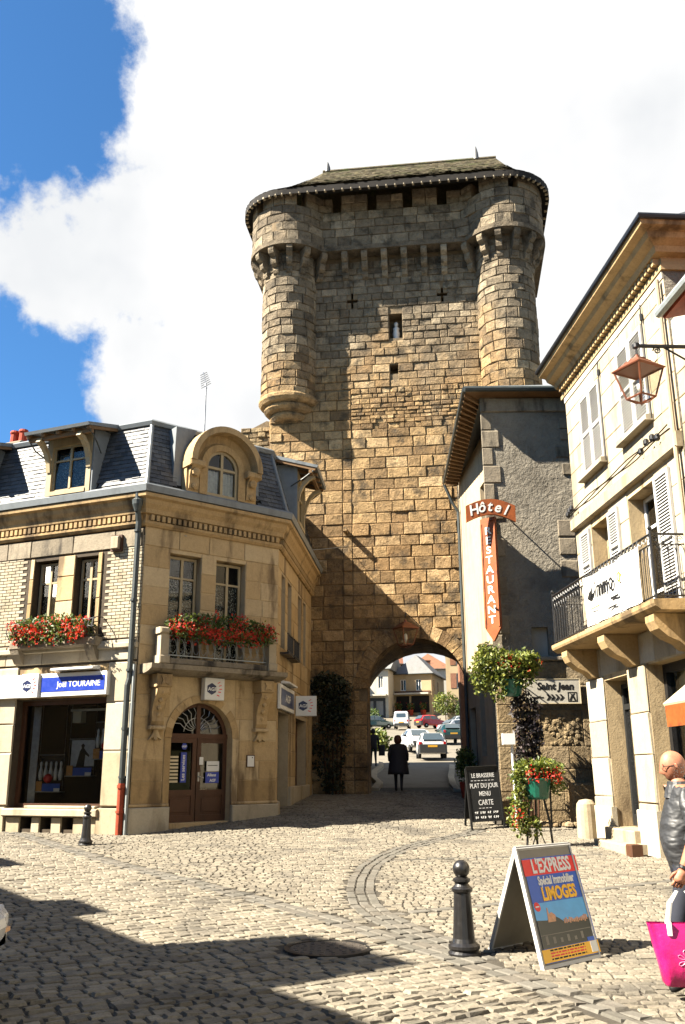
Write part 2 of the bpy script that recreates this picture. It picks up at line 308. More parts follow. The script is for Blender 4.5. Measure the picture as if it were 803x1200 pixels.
    def build(s, name, mat, parent=None, kind=None, smooth=False, fix=True, origin=None):
        if not s.v: return None
        V = np.array(s.v, dtype=float); lo, hi = V.min(0), V.max(0)
        o = Vector(origin) if origin else Vector(((lo[0] + hi[0]) / 2, (lo[1] + hi[1]) / 2, lo[2]))
        me = bpy.data.meshes.new(name); me.from_pydata((V - np.array(o)).tolist(), [], s.f)
        if fix and len(s.f) < 60000:
            bm = bmesh.new(); bm.from_mesh(me); bmesh.ops.recalc_face_normals(bm, faces=bm.faces); bm.to_mesh(me); bm.free()
        if any(s.t):
            at = me.attributes.new('tint', 'FLOAT', 'FACE'); at.data.foreach_set('value', s.t)
        for mm in (mat if isinstance(mat, (list, tuple)) else [mat]): me.materials.append(MATS[mm])
        if any(s.m): me.polygons.foreach_set('material_index', s.m)
        if smooth: me.polygons.foreach_set('use_smooth', [True] * len(me.polygons))
        ob = bpy.data.objects.new(name, me); COL.objects.link(ob)
        if parent is not None: ob.parent = parent; ob.location = o - wloc(parent)
        else: ob.location = o
        if kind: ob['kind'] = kind
        return ob
def wloc(o):
    l = Vector((0, 0, 0))
    while o is not None: l = l + Vector(o.location); o = o.parent
    return l
def thing(name, label, cat, loc, group=None):
    o = bpy.data.objects.new(name, None); COL.objects.link(o); o.location = loc; o.empty_display_size = .2
    o['label'] = label; o['category'] = cat
    if group: o['group'] = group
    return o
def tag(o, label, cat, group=None):
    o['label'] = label; o['category'] = cat
    if group: o['group'] = group
    return o
def part(name, mat, parent, fn, **kw):
    b = MB(); fn(b); return b.build(name, mat, parent, **kw)
def bx(name, mat, parent, fr, u0, u1, v0, v1, z0, z1, c=0, **kw):
    b = MB()
    if c: b.cbox(fr, u0, u1, v0, v1, z0, z1, c)
    else: b.box(fr, u0, u1, v0, v1, z0, z1)
    return b.build(name, mat, parent, **kw)
def wall(b, fr, u0, u1, z0, z1, holes=(), v=0.0, depth=.3, sides=True):
    """flat wall face with rectangular openings and their reveals"""
    us = sorted({u0, u1, *[h[0] for h in holes], *[h[1] for h in holes]}); zs = sorted({z0, z1, *[h[2] for h in holes], *[h[3] for h in holes]})
    us = [x for x in us if u0 <= x <= u1]; zs = [x for x in zs if z0 <= x <= z1]
    inh = lambda a, c: any(h[0] < a < h[1] and h[2] < c < h[3] for h in holes)
    for i in range(len(us) - 1):
        for j in range(len(zs) - 1):
            if inh((us[i] + us[i + 1]) / 2, (zs[j] + zs[j + 1]) / 2): continue
            b.face([fr.p(us[i], v, zs[j]), fr.p(us[i + 1], v, zs[j]), fr.p(us[i + 1], v, zs[j + 1]), fr.p(us[i], v, zs[j + 1])])
    for h in holes:
        a, c, d, e = max(h[0], u0), min(h[1], u1), max(h[2], z0), min(h[3], z1); q = h[4] if len(h) > 4 else depth
        for (p0, p1) in (((a, d), (a, e)), ((c, d), (c, e)), ((a, d), (c, d)), ((a, e), (c, e))):
            b.face([fr.p(p0[0], v, p0[1]), fr.p(p1[0], v, p1[1]), fr.p(p1[0], v - q, p1[1]), fr.p(p0[0], v - q, p0[1])])
    if sides:
        for a in (u0, u1): b.face([fr.p(a, v, z0), fr.p(a, v, z1), fr.p(a, v - depth, z1), fr.p(a, v - depth, z0)])
UNIT = {}
def unit_stones(key, mat, depth=1.0, rough=.06, ch=.09):
    """a handful of chamfered unit stones, x and z in -.5..+.5, front at y = -1, shared by many objects"""
    if key in UNIT: return UNIT[key]
    L = []
    for k in range(7):
        b = MB(); j = lambda s=rough: U(-s, s) * .5
        b.loft([[Vector((x, 0, z)) for x, z in ((-.5, -.5), (.5, -.5), (.5, .5), (-.5, .5))],
                [Vector((x + j(.02), -.72, z + j(.02))) for x, z in ((-.5, -.5), (.5, -.5), (.5, .5), (-.5, .5))],
                [Vector((x * (1 - ch) + j(), -1 + j(.3), z * (1 - ch * 1.6) + j())) for x, z in ((-.5, -.5), (.5, -.5), (.5, .5), (-.5, .5))]], False)
        i = len(b.v) - 4; b.fc((i, i + 1, i + 2, i + 3))
        me = bpy.data.meshes.new(key); me.from_pydata(b.v, [], b.f); me.materials.append(MATS[mat]); L.append(me)
    UNIT[key] = L; return L
def put_stone(name, meshes, parent, fr, u0, u1, z0, z1, v0, v1):
    o = bpy.data.objects.new(name, rnd.choice(meshes)); COL.objects.link(o); o.parent = parent
    o.location = fr.p((u0 + u1) / 2, v0, (z0 + z1) / 2) - wloc(parent); o.rotation_euler.z = fr.rz
    o.scale = (u1 - u0, v1 - v0, z1 - z0); return o
def sub_iv(iv, cut):
    out = []
    for a, b in iv:
        if cut[1] <= a or cut[0] >= b: out.append((a, b)); continue
        if cut[0] > a: out.append((a, cut[0]))
        if cut[1] < b: out.append((cut[1], b))
    return out
def courses(z0, z1, hmin, hmax):
    zs = [z0]
    while zs[-1] < z1 - hmin * .6: zs.append(zs[-1] + U(hmin, hmax))
    k = (z1 - z0) / (zs[-1] - z0); return [z0 + (z - z0) * k for z in zs]
def splits(a, b, wmin, wmax, first=None):
    if b - a < wmin * 1.2: return [a, b]
    xs = [a]; 
    while xs[-1] < b - wmin * .55: xs.append(xs[-1] + U(wmin, wmax))
    k = (b - a) / (xs[-1] - a); return [a + (x - a) * k for x in xs]
def facing(parent, fr, name, mat, u0, u1, z0, z1, h=(.38, .5), w=(.5, .9), holes=(), v0=0.0, v1=.018, gap=.006, ch=.03):
    """dressed blocks laid over a wall core, each an object"""
    M = unit_stones('block_' + mat, mat, rough=.01, ch=ch)
    for a, c in zip(*(lambda q: (q, q[1:]))(courses(z0, z1, *h))):
        iv = [(u0, u1)]
        for hh in holes:
            if min(hh[3], c) - max(hh[2], a) > .35 * (c - a): iv = sub_iv(iv, (hh[0], hh[1]))
        for p, q in iv:
            if q - p < .05: continue
            xs = splits(p, q, *w)
            for x0, x1 in zip(xs, xs[1:]): put_stone(name, M, parent, fr, x0 + gap, x1 - gap, a + gap, c - gap, v0 - .01, v1 + U(-.002, .003))
def arc_pts(cx, cz, r, a0, a1, n): return [(cx + r * cos(a0 + (a1 - a0) * k / n), cz + r * sin(a0 + (a1 - a0) * k / n)) for k in range(n + 1)]
def text(name, s, size, fr, u, v, z, mat, parent, align='CENTER', bold=0.0, sx=1.0, ext=.004, rot=0.0, shear=0.0):
    """lettering as thin raised mesh on the face of frame fr at (u, v, z = baseline)"""
    cu = bpy.data.curves.new(name, 'FONT'); cu.body = s; cu.size = size; cu.align_x = align; cu.extrude = ext; cu.offset = bold; cu.shear = shear; cu.resolution_u = 3
    t = bpy.data.objects.new(name, cu); COL.objects.link(t)
    dg = bpy.context.evaluated_depsgraph_get(); me = bpy.data.meshes.new_from_object(t.evaluated_get(dg)); bpy.data.objects.remove(t, do_unlink=True); bpy.data.curves.remove(cu)
    me.materials.clear(); me.materials.append(MATS[mat])
    M = Matrix(((fr.u.x, 0, fr.n.x), (fr.u.y, 0, fr.n.y), (0, 1, 0))).to_4x4() @ Matrix.Rotation(rot, 4, 'Z') @ Matrix.Diagonal((sx, 1, 1, 1))
    me.transform(M); me.name = name
    o = bpy.data.objects.new(name, me); COL.objects.link(o); w = fr.p(u, v, z)
    if parent is not None: o.parent = parent; o.location = w - wloc(parent)
    else: o.location = w
    return o
def tilted(base, u, upv):
    """frame on a slanting plane: returns an Fr-like object whose z runs along upv"""
    f = Fr(0, 0, 90); f.o = Vector(base); f.u = Vector(u).normalized(); f.zz = Vector(upv).normalized(); f.n = f.u.cross(f.zz); 
    f.p = lambda a, b, c: f.o + f.u * a + f.n * b + f.zz * c
    return f
def text_t(name, s, size, f, u, v, z, mat, parent, align='CENTER', bold=0.0, sx=1.0, ext=.003):
    cu = bpy.data.curves.new(name, 'FONT'); cu.body = s; cu.size = size; cu.align_x = align; cu.extrude = ext; cu.offset = bold; cu.resolution_u = 3
    t = bpy.data.objects.new(name, cu); COL.objects.link(t)
    dg = bpy.context.evaluated_depsgraph_get(); me = bpy.data.meshes.new_from_object(t.evaluated_get(dg)); bpy.data.objects.remove(t, do_unlink=True); bpy.data.curves.remove(cu)
    me.materials.clear(); me.materials.append(MATS[mat])
    me.transform(Matrix(((f.u.x, f.zz.x, f.n.x), (f.u.y, f.zz.y, f.n.y), (f.u.z, f.zz.z, f.n.z))).to_4x4() @ Matrix.Diagonal((sx, 1, 1, 1)))
    o = bpy.data.objects.new(name, me); COL.objects.link(o); o.parent = parent; o.location = f.p(u, v, z) - wloc(parent); return o
# ------------------------------------------------------------------ terrain height
GY = [-80, 9, 20, 22.3, 25, 29, 53, 110, 124, 140, 220, 700]; GZ = [0, 0, .374, .65, .83, .97, 2.3, 6.8, 9.1, 10, 15, 15]
def g(x, y):
    z = float(np.interp(y, GY, GZ))
    if x < -4.2 and 20 < y < 60: k = min(1, (-4.2 - x) / .6); z = z * (1 - k) + .374 * k if y < 29 else z * (1 - k) + k * (.374 + (y - 29) * .06)
    return z
# ------------------------------------------------------------------ ground
xs = sorted(set([-600, -300, -150, -80, -40, -25] + [round(-18 + .75 * k, 2) for k in range(60)] + [40, 60, 100, 200, 400, 700]))
ys = sorted(set([-300, -100, -40, -20, -10] + [round(-4 + .75 * k, 2) for k in range(56)] + [42, 46, 50, 53, 60, 70, 80, 90, 100, 110, 117, 124, 132, 140, 160, 190, 220, 300, 450, 700]))
b = MB(); ids = {}
for i, x in enumerate(xs):
    for j, y in enumerate(ys): ids[i, j] = b.vs([(x, y, g(x, y) - .05)])[0]
for i in range(len(xs) - 1):
    for j in range(len(ys) - 1): b.fc((ids[i, j], ids[i + 1, j], ids[i + 1, j + 1], ids[i, j + 1]))
ground = b.build('ground', 'ground', None, kind='structure', origin=(0, 0, 0), smooth=True)
# bedding sheet of the paved square (the sandy joints between the setts)
b = MB(); n = 34
def inpave(x, y): return -9 < x < 7.5 and y < 31
gx = [-9 + .5 * k for k in range(35)]; gy = [4 + .5 * k for k in range(56)]
ids = {(i, j): b.vs([(x, y, g(x, y) - .014)])[0] for i, x in enumerate(gx) for j, y in enumerate(gy)}
for i in range(len(gx) - 1):
    for j in range(len(gy) - 1): b.fc((ids[i, j], ids[i + 1, j], ids[i + 1, j + 1], ids[i, j + 1]))
pav = b.build('pavement', 'joint', None, kind='structure', origin=(0, 0, 0), smooth=True)
# line bands and the curved edging, in plan
BAND = [(-7.5, 21.2), (-3.79, 15.62), (-2.55, 14.0), (-1.12, 12.1), (-.04, 10.5), (.89, 9.05), (1.35, 8.15), (1.78, 7.2), (2.9, 4.5)]
ARC = [(2.84, 20.3), (2.2, 19.3), (1.59, 18.3), (1.05, 17.2), (.66, 16.1), (.38, 14.9), (.24, 13.6), (.2, 12.6), (.24, 11.6), (.38, 10.9), (.62, 10.2), (.95, 9.5), (1.2, 8.75)]
LINE1 = [(.42, 10.95), (1.56, 11.45), (3.54, 12.75), (5.6, 14.0)]
LINE2 = [(.5, 15.6), (2.2, 15.9), (4.6, 16.3)]
def resample(P, st):
    out = []; 
    for (x0, y0), (x1, y1) in zip(P, P[1:]):
        L = sqrt((x1 - x0) ** 2 + (y1 - y0) ** 2); n = max(1, int(L / st))
        for k in range(n): out.append((x0 + (x1 - x0) * k / n, y0 + (y1 - y0) * k / n))
    return out + [P[-1]]
def seg_d(P, x, y):
    P = np.array(P); A = P[:-1]; B = P[1:]; d = B - A; q = np.array([x, y]); t = np.clip(((q - A) * d).sum(1) / (d * d).sum(1), 0, 1); c = A + d * t[:, None]; e = q - c; dd = np.sqrt((e * e).sum(1)); i = int(dd.argmin())
    return dd[i], (d[i][0] * e[i][1] - d[i][1] * e[i][0]) 
setts = []                                   # (x, y, angle, length, width, material index)
def lay_line(P, rows, ln, wd):
    R = resample(P, ln)
    for (x0, y0), (x1, y1) in zip(R, R[1:]):
        a = atan2(y1 - y0, x1 - x0); 
        for r in range(rows):
            off = (r - (rows - 1) / 2) * wd
            setts.append(((x0 + x1) / 2 - sin(a) * off, (y0 + y1) / 2 + cos(a) * off, a, ln - .018, wd - .022, 1))
lay_line(BAND, 2, .24, .15); lay_line(ARC, 3, .22, .13); lay_line(LINE1, 1, .26, .16); lay_line(LINE2, 1, .26, .13)
def lay_field(ang, region, ln, wd, jit, bend=0.0, gap=.024, x0=-9, x1=8, y0=4.6, y1=30):
    ca, sa = cos(ang), sin(ang); cx, cy = 0, 12; R = 22; r = -R
    while r < R:
        w = wd * U(.85, 1.15); s = -R + U(0, ln)
        while s < R:
            l = ln * U(.72, 1.3); sm = s + l / 2; rr = r + bend * sin(sm * 2.1) 
            x = cx + ca * sm - sa * rr; y = cy + sa * sm + ca * rr
            if x0 < x < x1 and y0 < y < y1 and abs(x) < .46 * y + 2.2 and region(x, y):
                setts.append((x, y, ang + bend * 2.1 * cos(sm * 2.1) + U(-jit, jit), l - gap, w - gap, 0))
            s += l
        r += w
def side(x, y):
    d1, s1 = seg_d(BAND, x, y); d2, s2 = seg_d(ARC, x, y); d3, _ = seg_d(LINE1, x, y); d4, _ = seg_d(LINE2, x, y)
    if d1 < .17 or d2 < .21 or (d3 < .09 and x > .4) or (d4 < .08): return 'line'
    if s1 < 0 and (y < 15.62 or x < -3.8): return 'road'
    if s2 < 0 and y < 20.3 or (s1 > 0 and y < 9): return 'fan'
    return 'walk' if s2 > 0 and x > .1 else 'fan'
_sc = {}
def reg(x, y):
    k = (x, y)
    if k not in _sc: _sc[k] = side(x, y)
    return _sc[k]
HOUSE_LINE = lambda x, y: (x + 4.53) * .627 - (y - 19.98) * .779   # >0: in front of the chamfer
def free(x, y):
    if x < -4.5: return (x + 4.53) * -.379 + (y - 19.98) * -.925 > .03
    if x < -1.6: return HOUSE_LINE(x, y) > .03
    if y > 20.8 and x > 3.3: return False
    if x > 5.35: return False
    return True
lay_field(radians(33), lambda x, y: reg(x, y) == 'road' and free(x, y), .165, .128, .045, .02, .020)
lay_field(radians(4), lambda x, y: reg(x, y) == 'fan' and free(x, y), .14, .112, .08, .08, .018)
lay_field(radians(-6), lambda x, y: reg(x, y) == 'walk' and free(x, y), .118, .10, .09, .03, .017)
setts = [s for s in setts if free(s[0], s[1]) and s[1] > 4.6 and (s[0] + .16) ** 2 + (s[1] - 9.31) ** 2 > .185]
seen = [s for s in setts if abs(s[0]) < .375 * s[1] and s[1] > 6.5]
seen.sort(key=lambda s: s[1]); first = set(id(s) for s in seen[:298])
SM = unit_stones('paving_sett', 'sett', rough=.09, ch=.13); SB = unit_stones('band_sett', 'band_sett', rough=.08, ch=.12)
jb = MB(); jc = MB()
for s in setts:
    x, y, a, l, w, mi = s; z = g(x, y) + U(-.005, .007); slope = (g(x, y + .1) - g(x, y - .1)) / .2
    if id(s) in first:
        o = bpy.data.objects.new('sett', rnd.choice(SB if mi else SM)); COL.objects.link(o); o.parent = pav
        o.rotation_euler = (radians(-90), 0, a); o.location = (x, y, z - .07); o.scale = (l, .07, w); continue
    bb = jc if mi else jb; ca, sa = cos(a), sin(a); c = .010; bb.tint = rnd.random()
    def q(p, r, zz): return (x + ca * p - sa * r, y + sa * p + ca * r, zz + slope * (sa * p + ca * r))
    lo = [q(p * l / 2, r * w / 2, z - .05) for p, r in ((-1, -1), (1, -1), (1, 1), (-1, 1))]; mid = [q(p * l / 2, r * w / 2, z - .008) for p, r in ((-1, -1), (1, -1), (1, 1), (-1, 1))]
    top = [q(p * (l / 2 - c), r * (w / 2 - c), z + U(-.003, .003)) for p, r in ((-1, -1), (1, -1), (1, 1), (-1, 1))]
    bb.loft([lo, mid, top], False); i = len(bb.v) - 4; bb.fc((i, i + 1, i + 2, i + 3))
jb.build('paving_setts', 'sett', pav, kind='stuff', fix=False); jc.build('edging_setts', 'band_sett', pav, kind='stuff', fix=False)
print('setts', len(setts))
# manhole cover
mh = thing('manhole_cover', 'round iron manhole cover set in the shaded paving', 'manhole', (-.16, 9.31, g(-.16, 9.31)))
b = MB(); b.lathe((-.16, 9.31, g(-.16, 9.31) - .03), [(.42, 0), (.42, .032), (.37, .034), (.37, .02)], 36); b.build('frame', 'iron_black', mh)
smat('cast_iron', [(.10, .085, .07)], (.05, .045, .04), .6, 4, 30, .6, .01, .55, .3)
b = MB(); b.lathe((-.16, 9.31, g(-.16, 9.31) - .03), [(.365, 0), (.365, .027), (.3, .027)], 36); b.build('lid', 'cast_iron', mh)
b = MB()
for r in (.08, .16, .24, .31):
    n = int(r * 60)
    for k in range(n):
        a = 2 * pi * k / n; c = Vector((-.16 + r * cos(a), 9.31 + r * sin(a), g(-.16, 9.31) - .004))
        b.hexa([c + Vector((dx * .02, dy * .02, 0)) for dx, dy in ((-1, -1), (1, -1), (1, 1), (-1, 1))], [c + Vector((dx * .015, dy * .015, .008)) for dx, dy in ((-1, -1), (1, -1), (1, 1), (-1, 1))])
b.build('raised_tread', 'cast_iron', mh, kind='stuff')
# ------------------------------------------------------------------ gate tower
T = Fr(-1.03, 28.8, 97)
tower = thing('gate_tower', 'tall medieval stone gate tower with two round corner turrets and pointed passage arch', 'tower', T.p(3.2, 0, .9))
UL, UR, DEP = -1.45, 7.45, 6.2                    # plan extents along u, depth
AC, AR, AS = 3.33, 1.54, 4.10                     # arch centre, radius, springing height
TU = [(-.83, -.15, .97), (6.80, -.15, 1.0)]       # turrets: u, v, radius
ZTOP = 19.2
HOL = [(2.72, 3.18, 16.1, 17.05), (1.39, 1.47, 17.35, 17.95), (1.24, 1.62, 17.58, 17.70), (4.56, 4.64, 17.4, 17.95), (4.42, 4.78, 17.62, 17.74), (2.72, 3.0, 14.75, 15.1)]
b = MB()
wall(b, T, UL, UR, AS + AR + .15, ZTOP + 1.0, HOL, 0, .5, False)
for h in HOL: b.face([T.p(h[0], -.5, h[2]), T.p(h[1], -.5, h[2]), T.p(h[1], -.5, h[3]), T.p(h[0], -.5, h[3])])
wall(b, T, UL, AC - AR, 0, AS + AR + .15, (), 0, .9, False); wall(b, T, AC + AR, UR, 0, AS + AR + .15, (), 0, .9, False)
ap = arc_pts(AC, AS, AR, pi, 0, 24)
for (a, c), (d, e) in zip(ap, ap[1:]): b.face([T.p(a, 0, c), T.p(d, 0, e), T.p(d, 0, AS + AR + .15), T.p(a, 0, AS + AR + .15)])
# flanks, back with the wide inner arch, chamber vault
zb = 0
b.face([T.p(UL, 0, zb), T.p(UL, -DEP, zb), T.p(UL, -DEP, 20.2), T.p(UL, 0, 20.2)]); b.face([T.p(UR, 0, zb), T.p(UR, -DEP, zb), T.p(UR, -DEP, 20.2), T.p(UR, 0, 20.2)])
C2, R2, S2 = AC + .05, 2.35, 3.6
wall(b, T, UL, C2 - R2, 0, S2 + R2 + .2, (), -DEP, .9, False); wall(b, T, C2 + R2, UR, 0, S2 + R2 + .2, (), -DEP, .9, False); wall(b, T, UL, UR, S2 + R2 + .2, 20.2, (), -DEP, .9, False)
ap2 = arc_pts(C2, S2, R2, pi, 0, 20)
for (a, c), (d, e) in zip(ap2, ap2[1:]): b.face([T.p(a, -DEP, c), T.p(d, -DEP, e), T.p(d, -DEP, S2 + R2 + .2), T.p(a, -DEP, S2 + R2 + .2)])
b.build('wall_core', 'mortar', tower)
b = MB()
pr = [(AC - AR, 0)] + ap + [(AC + AR, 0)]
for (a, c), (d, e) in zip(pr, pr[1:]): b.tint = rnd.random(); b.face([T.p(a, 0.02, c), T.p(d, 0.02, e), T.p(d, -.9, e), T.p(a, -.9, c)])
pr2 = [(C2 - R2, 0)] + ap2 + [(C2 + R2, 0)]
for (a, c), (d, e) in zip(pr2, pr2[1:]): b.tint = rnd.random(); b.face([T.p(a, -.9, c), T.p(d, -.9, e), T.p(d, -DEP, e), T.p(a, -DEP, c)])
for (a, c), (d, e) in zip(pr, pr[1:]):            # back of the front wall, seen from inside
    pass
wall(b, T, C2 - R2, AC - AR, 0, S2 + R2, (), -.9, .01, False); wall(b, T, AC + AR, C2 + R2, 0, S2 + R2, (), -.9, .01, False)
for (a, c), (d, e) in zip(ap, ap[1:]): b.face([T.p(a, -.9, c), T.p(d, -.9, e), T.p(d, -.9, S2 + R2), T.p(a, -.9, S2 + R2)])
b.build('passage_vault', 'tower_stone', tower)
# face stones, lowest 300 as pieces of their own
RO = AR + .40
stones = []
def lay_face(u0, u1, z0, z1, h, w, cuts=()):
    zs = courses(z0, z1, *h)
    for a, c in zip(zs, zs[1:]):
        zm = (a + c) / 2; iv = [(u0, u1)]
        if zm < AS: iv = sub_iv(iv, (AC - AR - .02, AC + AR + .02)) if zm < AS - .3 else sub_iv(iv, (AC - AR - .25, AC + AR + .25))
        elif zm < AS + RO: e = sqrt(RO ** 2 - (zm - AS) ** 2); iv = sub_iv(iv, (AC - e, AC + e))
        for hh in HOL:
            if min(hh[3], c) - max(hh[2], a) > .02: iv = sub_iv(iv, (hh[0], hh[1]))
        for cu in cuts:
            iv = [p for x in iv for p in (((x[0], cu), (cu, x[1])) if x[0] < cu < x[1] else (x,))]
        for p, q in iv:
            if q - p < .07: continue
            xs = splits(p, q, *w)
            for x0, x1 in zip(xs, xs[1:]): stones.append((x0, x1, a, c))
lay_face(UL, UR, .55, 12.75, (.31, .43), (.42, .86), (1.06, 1.36))
lay_face(UL, 1.36, 12.75, 14.2, (.29, .36), (.45, .8)); lay_face(1.36, UR, 12.75, 14.25, (.12, .21), (.16, .42))
lay_face(UL, UR, 14.25, 16.0, (.26, .38), (.36, .75)); lay_face(UL, UR, 16.0, 19.2, (.20, .34), (.26, .62))
vis = [s for s in stones if s[2] > 4.0 or s[1] < AC - 1.4 or True]
def showing(s):
    if s[0] > 5.0 and s[2] < 10: return False          # hidden by the hotel
    if s[1] < 0.1 and s[2] < 7.5: return False         # hidden by the corner house
    return True
cand = [s for s in stones if showing(s) and s[2] > 2.0]; cand.sort(key=lambda s: (s[2] + 1.6 * abs((s[0] + s[1]) / 2 - 2.8) * .2))
own = set(id(s) for s in cand[:296]); TS = unit_stones('tower_stone', 'tower_stone', rough=.07, ch=.075); jb = MB()
for s in stones:
    gp = .008; d = .045 + U(-.02, .025)
    if id(s) in own: put_stone('stone', TS, tower, T, s[0] + gp, s[1] - gp, s[2] + gp, s[3] - gp, -.03, d)
    else: jb.stone(T.p(s[0] + gp, 0, 0), T.p(s[1] - gp, 0, 0), T.n, T.n, s[2] + gp, s[3] - gp, -.03, d, .022, .014)
# flank stones (left side and right side), seen from a step aside
for uu, sgn in ((UL, -1), (UR, 1)):
    nn = T.u * sgn; zs = courses(6 if sgn < 0 else 9, 19.2, .32, .45)
    for a, c in zip(zs, zs[1:]):
        xs = splits(0.05, 3.4, .5, .9)
        for x0, x1 in zip(xs, xs[1:]):
            p, q = (T.p(uu, -x1, 0), T.p(uu, -x0, 0)) if sgn < 0 else (T.p(uu, -x0, 0), T.p(uu, -x1, 0))
            jb.stone(p, q, nn, nn, a + .011, c - .011, -.03, .045, .022)
# turret shells
def arc_path(cu, cv, r, a0, a1, n):
    return [(T.p(cu + r * cos(a0 + (a1 - a0) * k / n), cv + r * sin(a0 + (a1 - a0) * k / n), 0), (T.u * cos(a0 + (a1 - a0) * k / n) + T.n * sin(a0 + (a1 - a0) * k / n))) for k in range(n + 1)]
for ti, (cu, cv, r) in enumerate(TU):
    z0 = 13.95 if ti == 0 else 1.0
    b = MB(); b.lathe(T.p(cu, cv, z0), [(r - .03, 0), (r - .03, 20.0 - z0)], 32); b.build('turret_core', 'mortar', tower)
    zs = courses(z0 if ti == 0 else 9.5, 19.3, .26, .40)
    for a, c in zip(zs, zs[1:]):
        a0 = pi * 1.28 if ti == 0 else pi * 1.1; a1 = -pi * .12 if ti == 0 else -pi * .3; st = U(0, .2)
        t = a0 - st * 0
        while t > a1:
            dt = U(.36, .62) / r; p0 = T.p(cu + (r) * cos(t), cv + r * sin(t), 0); p1 = T.p(cu + r * cos(t - dt), cv + r * sin(t - dt), 0)
            n0 = T.u * cos(t) + T.n * sin(t); n1 = T.u * cos(t - dt) + T.n * sin(t - dt); e = (p1 - p0).normalized() * .011
            jb.stone(p0 + e, p1 - e, n0, n1, a + .011, c - .011, -.06, .03 + U(-.012, .015), .02, .01); t -= dt
    if ti == 1:
        b = MB(); b.lathe(T.p(cu, cv, 1), [(r, 0), (r, 8.5)], 28); b.build('turret_base', 'tower_stone', tower)
# corbelled foot of the left turret: three rolls
cu, cv, r = TU[0]
for k, (rr, z0, z1) in enumerate(((1.06, 13.68, 13.98), (.86, 13.42, 13.68), (.62, 13.16, 13.42))):
    b = MB(); hh = z1 - z0
    b.lathe(T.p(cu, cv, z0), [(rr - .22, 0), (rr - .08, .03), (rr, hh * .45), (rr, hh * .75), (rr - .05, hh)], 28); b.tint = 0
    b.build('corbel_ring', 'tower_stone', tower, smooth=False)
# machicolated parapet: path round turret, along the front, round turret
PV, RP = .52, [1.40, 1.43]
path = []                                              # (point, outward normal)
cu, cv, _ = TU[0]; a_in = math.asin((PV - cv) / RP[0])
nb_ = 8
for k in range(nb_): path.append((T.p(cu - RP[0], cv - 3.6 + 3.6 * k / nb_, 0), -T.u))
path += arc_path(cu, cv, RP[0], pi, a_in, 22)
ua = cu + RP[0] * cos(a_in)
cu2, cv2, _ = TU[1]; a_in2 = math.asin((PV - cv2) / RP[1]); ub = cu2 - RP[1] * cos(a_in2)
for k in range(1, 20): path.append((T.p(ua + (ub - ua) * k / 20, PV, 0), T.n))
path += arc_path(cu2, cv2, RP[1], pi - a_in2, 0, 22)
for k in range(1, nb_ + 1): path.append((T.p(cu2 + RP[1], cv2 - 3.6 * k / nb_, 0), T.u))
cum = [0]
for (p, _), (q, _) in zip(path, path[1:]): cum.append(cum[-1] + (q - p).length)
LT = cum[-1]
def at(s):
    s = max(0, min(LT - 1e-6, s)); i = int(np.searchsorted(cum, s, 'right')) - 1; k = (s - cum[i]) / max(cum[i + 1] - cum[i], 1e-9)
    return path[i][0].lerp(path[i + 1][0], k), path[i][1].lerp(path[i + 1][1], k).normalized()
def s_of_u(u):                                         # along the straight front
    i0 = nb_ + 22; return cum[i0] + (u - ua)
ZP0, ZP1, ZG = 19.55, 21.55, 20.95
gaps = [s_of_u(x) for x in (.95, 2.22, 3.50, 4.72)]
gaps = [gaps[0] - 2 * 1.5 - .1, gaps[0] - 1.42] + gaps + [gaps[-1] + 1.35, gaps[-1] + 2.75]
b = MB()                                               # core of the parapet
def strip(z0, z1, s0, s1, off, bb, thick=.34):
    n = max(2, int((s1 - s0) / .2)); A = [at(s0 + (s1 - s0) * k / n) for k in range(n + 1)]
    bb.loft([[p + q * off + Z * z0, p + q * off + Z * z1, p + q * (off - thick) + Z * z1, p + q * (off - thick) + Z * z0] for p, q in A])
strip(ZP0, ZG, 0, LT, -.03, b)
ed = [0] + [x for gq in gaps for x in (gq - .17, gq + .17)] + [LT]
tops = []
for k in range(0, len(ed), 2):
    zt = ZP1 + (.12 if k % 4 == 2 else 0) + U(-.05, .05); tops.append(zt); strip(ZG, zt, ed[k], ed[k + 1], -.03, b)
b.build('parapet_core', 'mortar', tower)
def ring_stones(z0, z1, s0, s1, h, w):
    zs = courses(z0, z1, *h)
    for a, c in zip(zs, zs[1:]):
        ss = splits(s0, s1, *w)
        for x0, x1 in zip(ss, ss[1:]):
            (p, q), (p2, q2) = at(x0 + .01), at(x1 - .01); jb.stone(p, p2, q, q2, a + .01, c - .01, -.08, .015 + U(-.008, .012), .018, .008)
ring_stones(ZP0, ZG, 0, LT, (.28, .38), (.4, .75))
for k in range(0, len(ed), 2): ring_stones(ZG, tops[k // 2], ed[k], ed[k + 1], (.27, .36), (.32, .6))
b = MB(); strip(ZP0 - .18, ZP0 - .005, 0, LT, .05, b, .6); b.build('parapet_sill', 'tower_stone', tower)
# walkway behind the parapet closes the view up
b = MB(); strip(ZP0 + .2, ZP0 + .3, 0, LT, -.3, b, 1.4); b.build('wall_walk', 'tower_stone', tower)
jb.build('face_stones', 'tower_stone', tower, kind='stuff', fix=False)
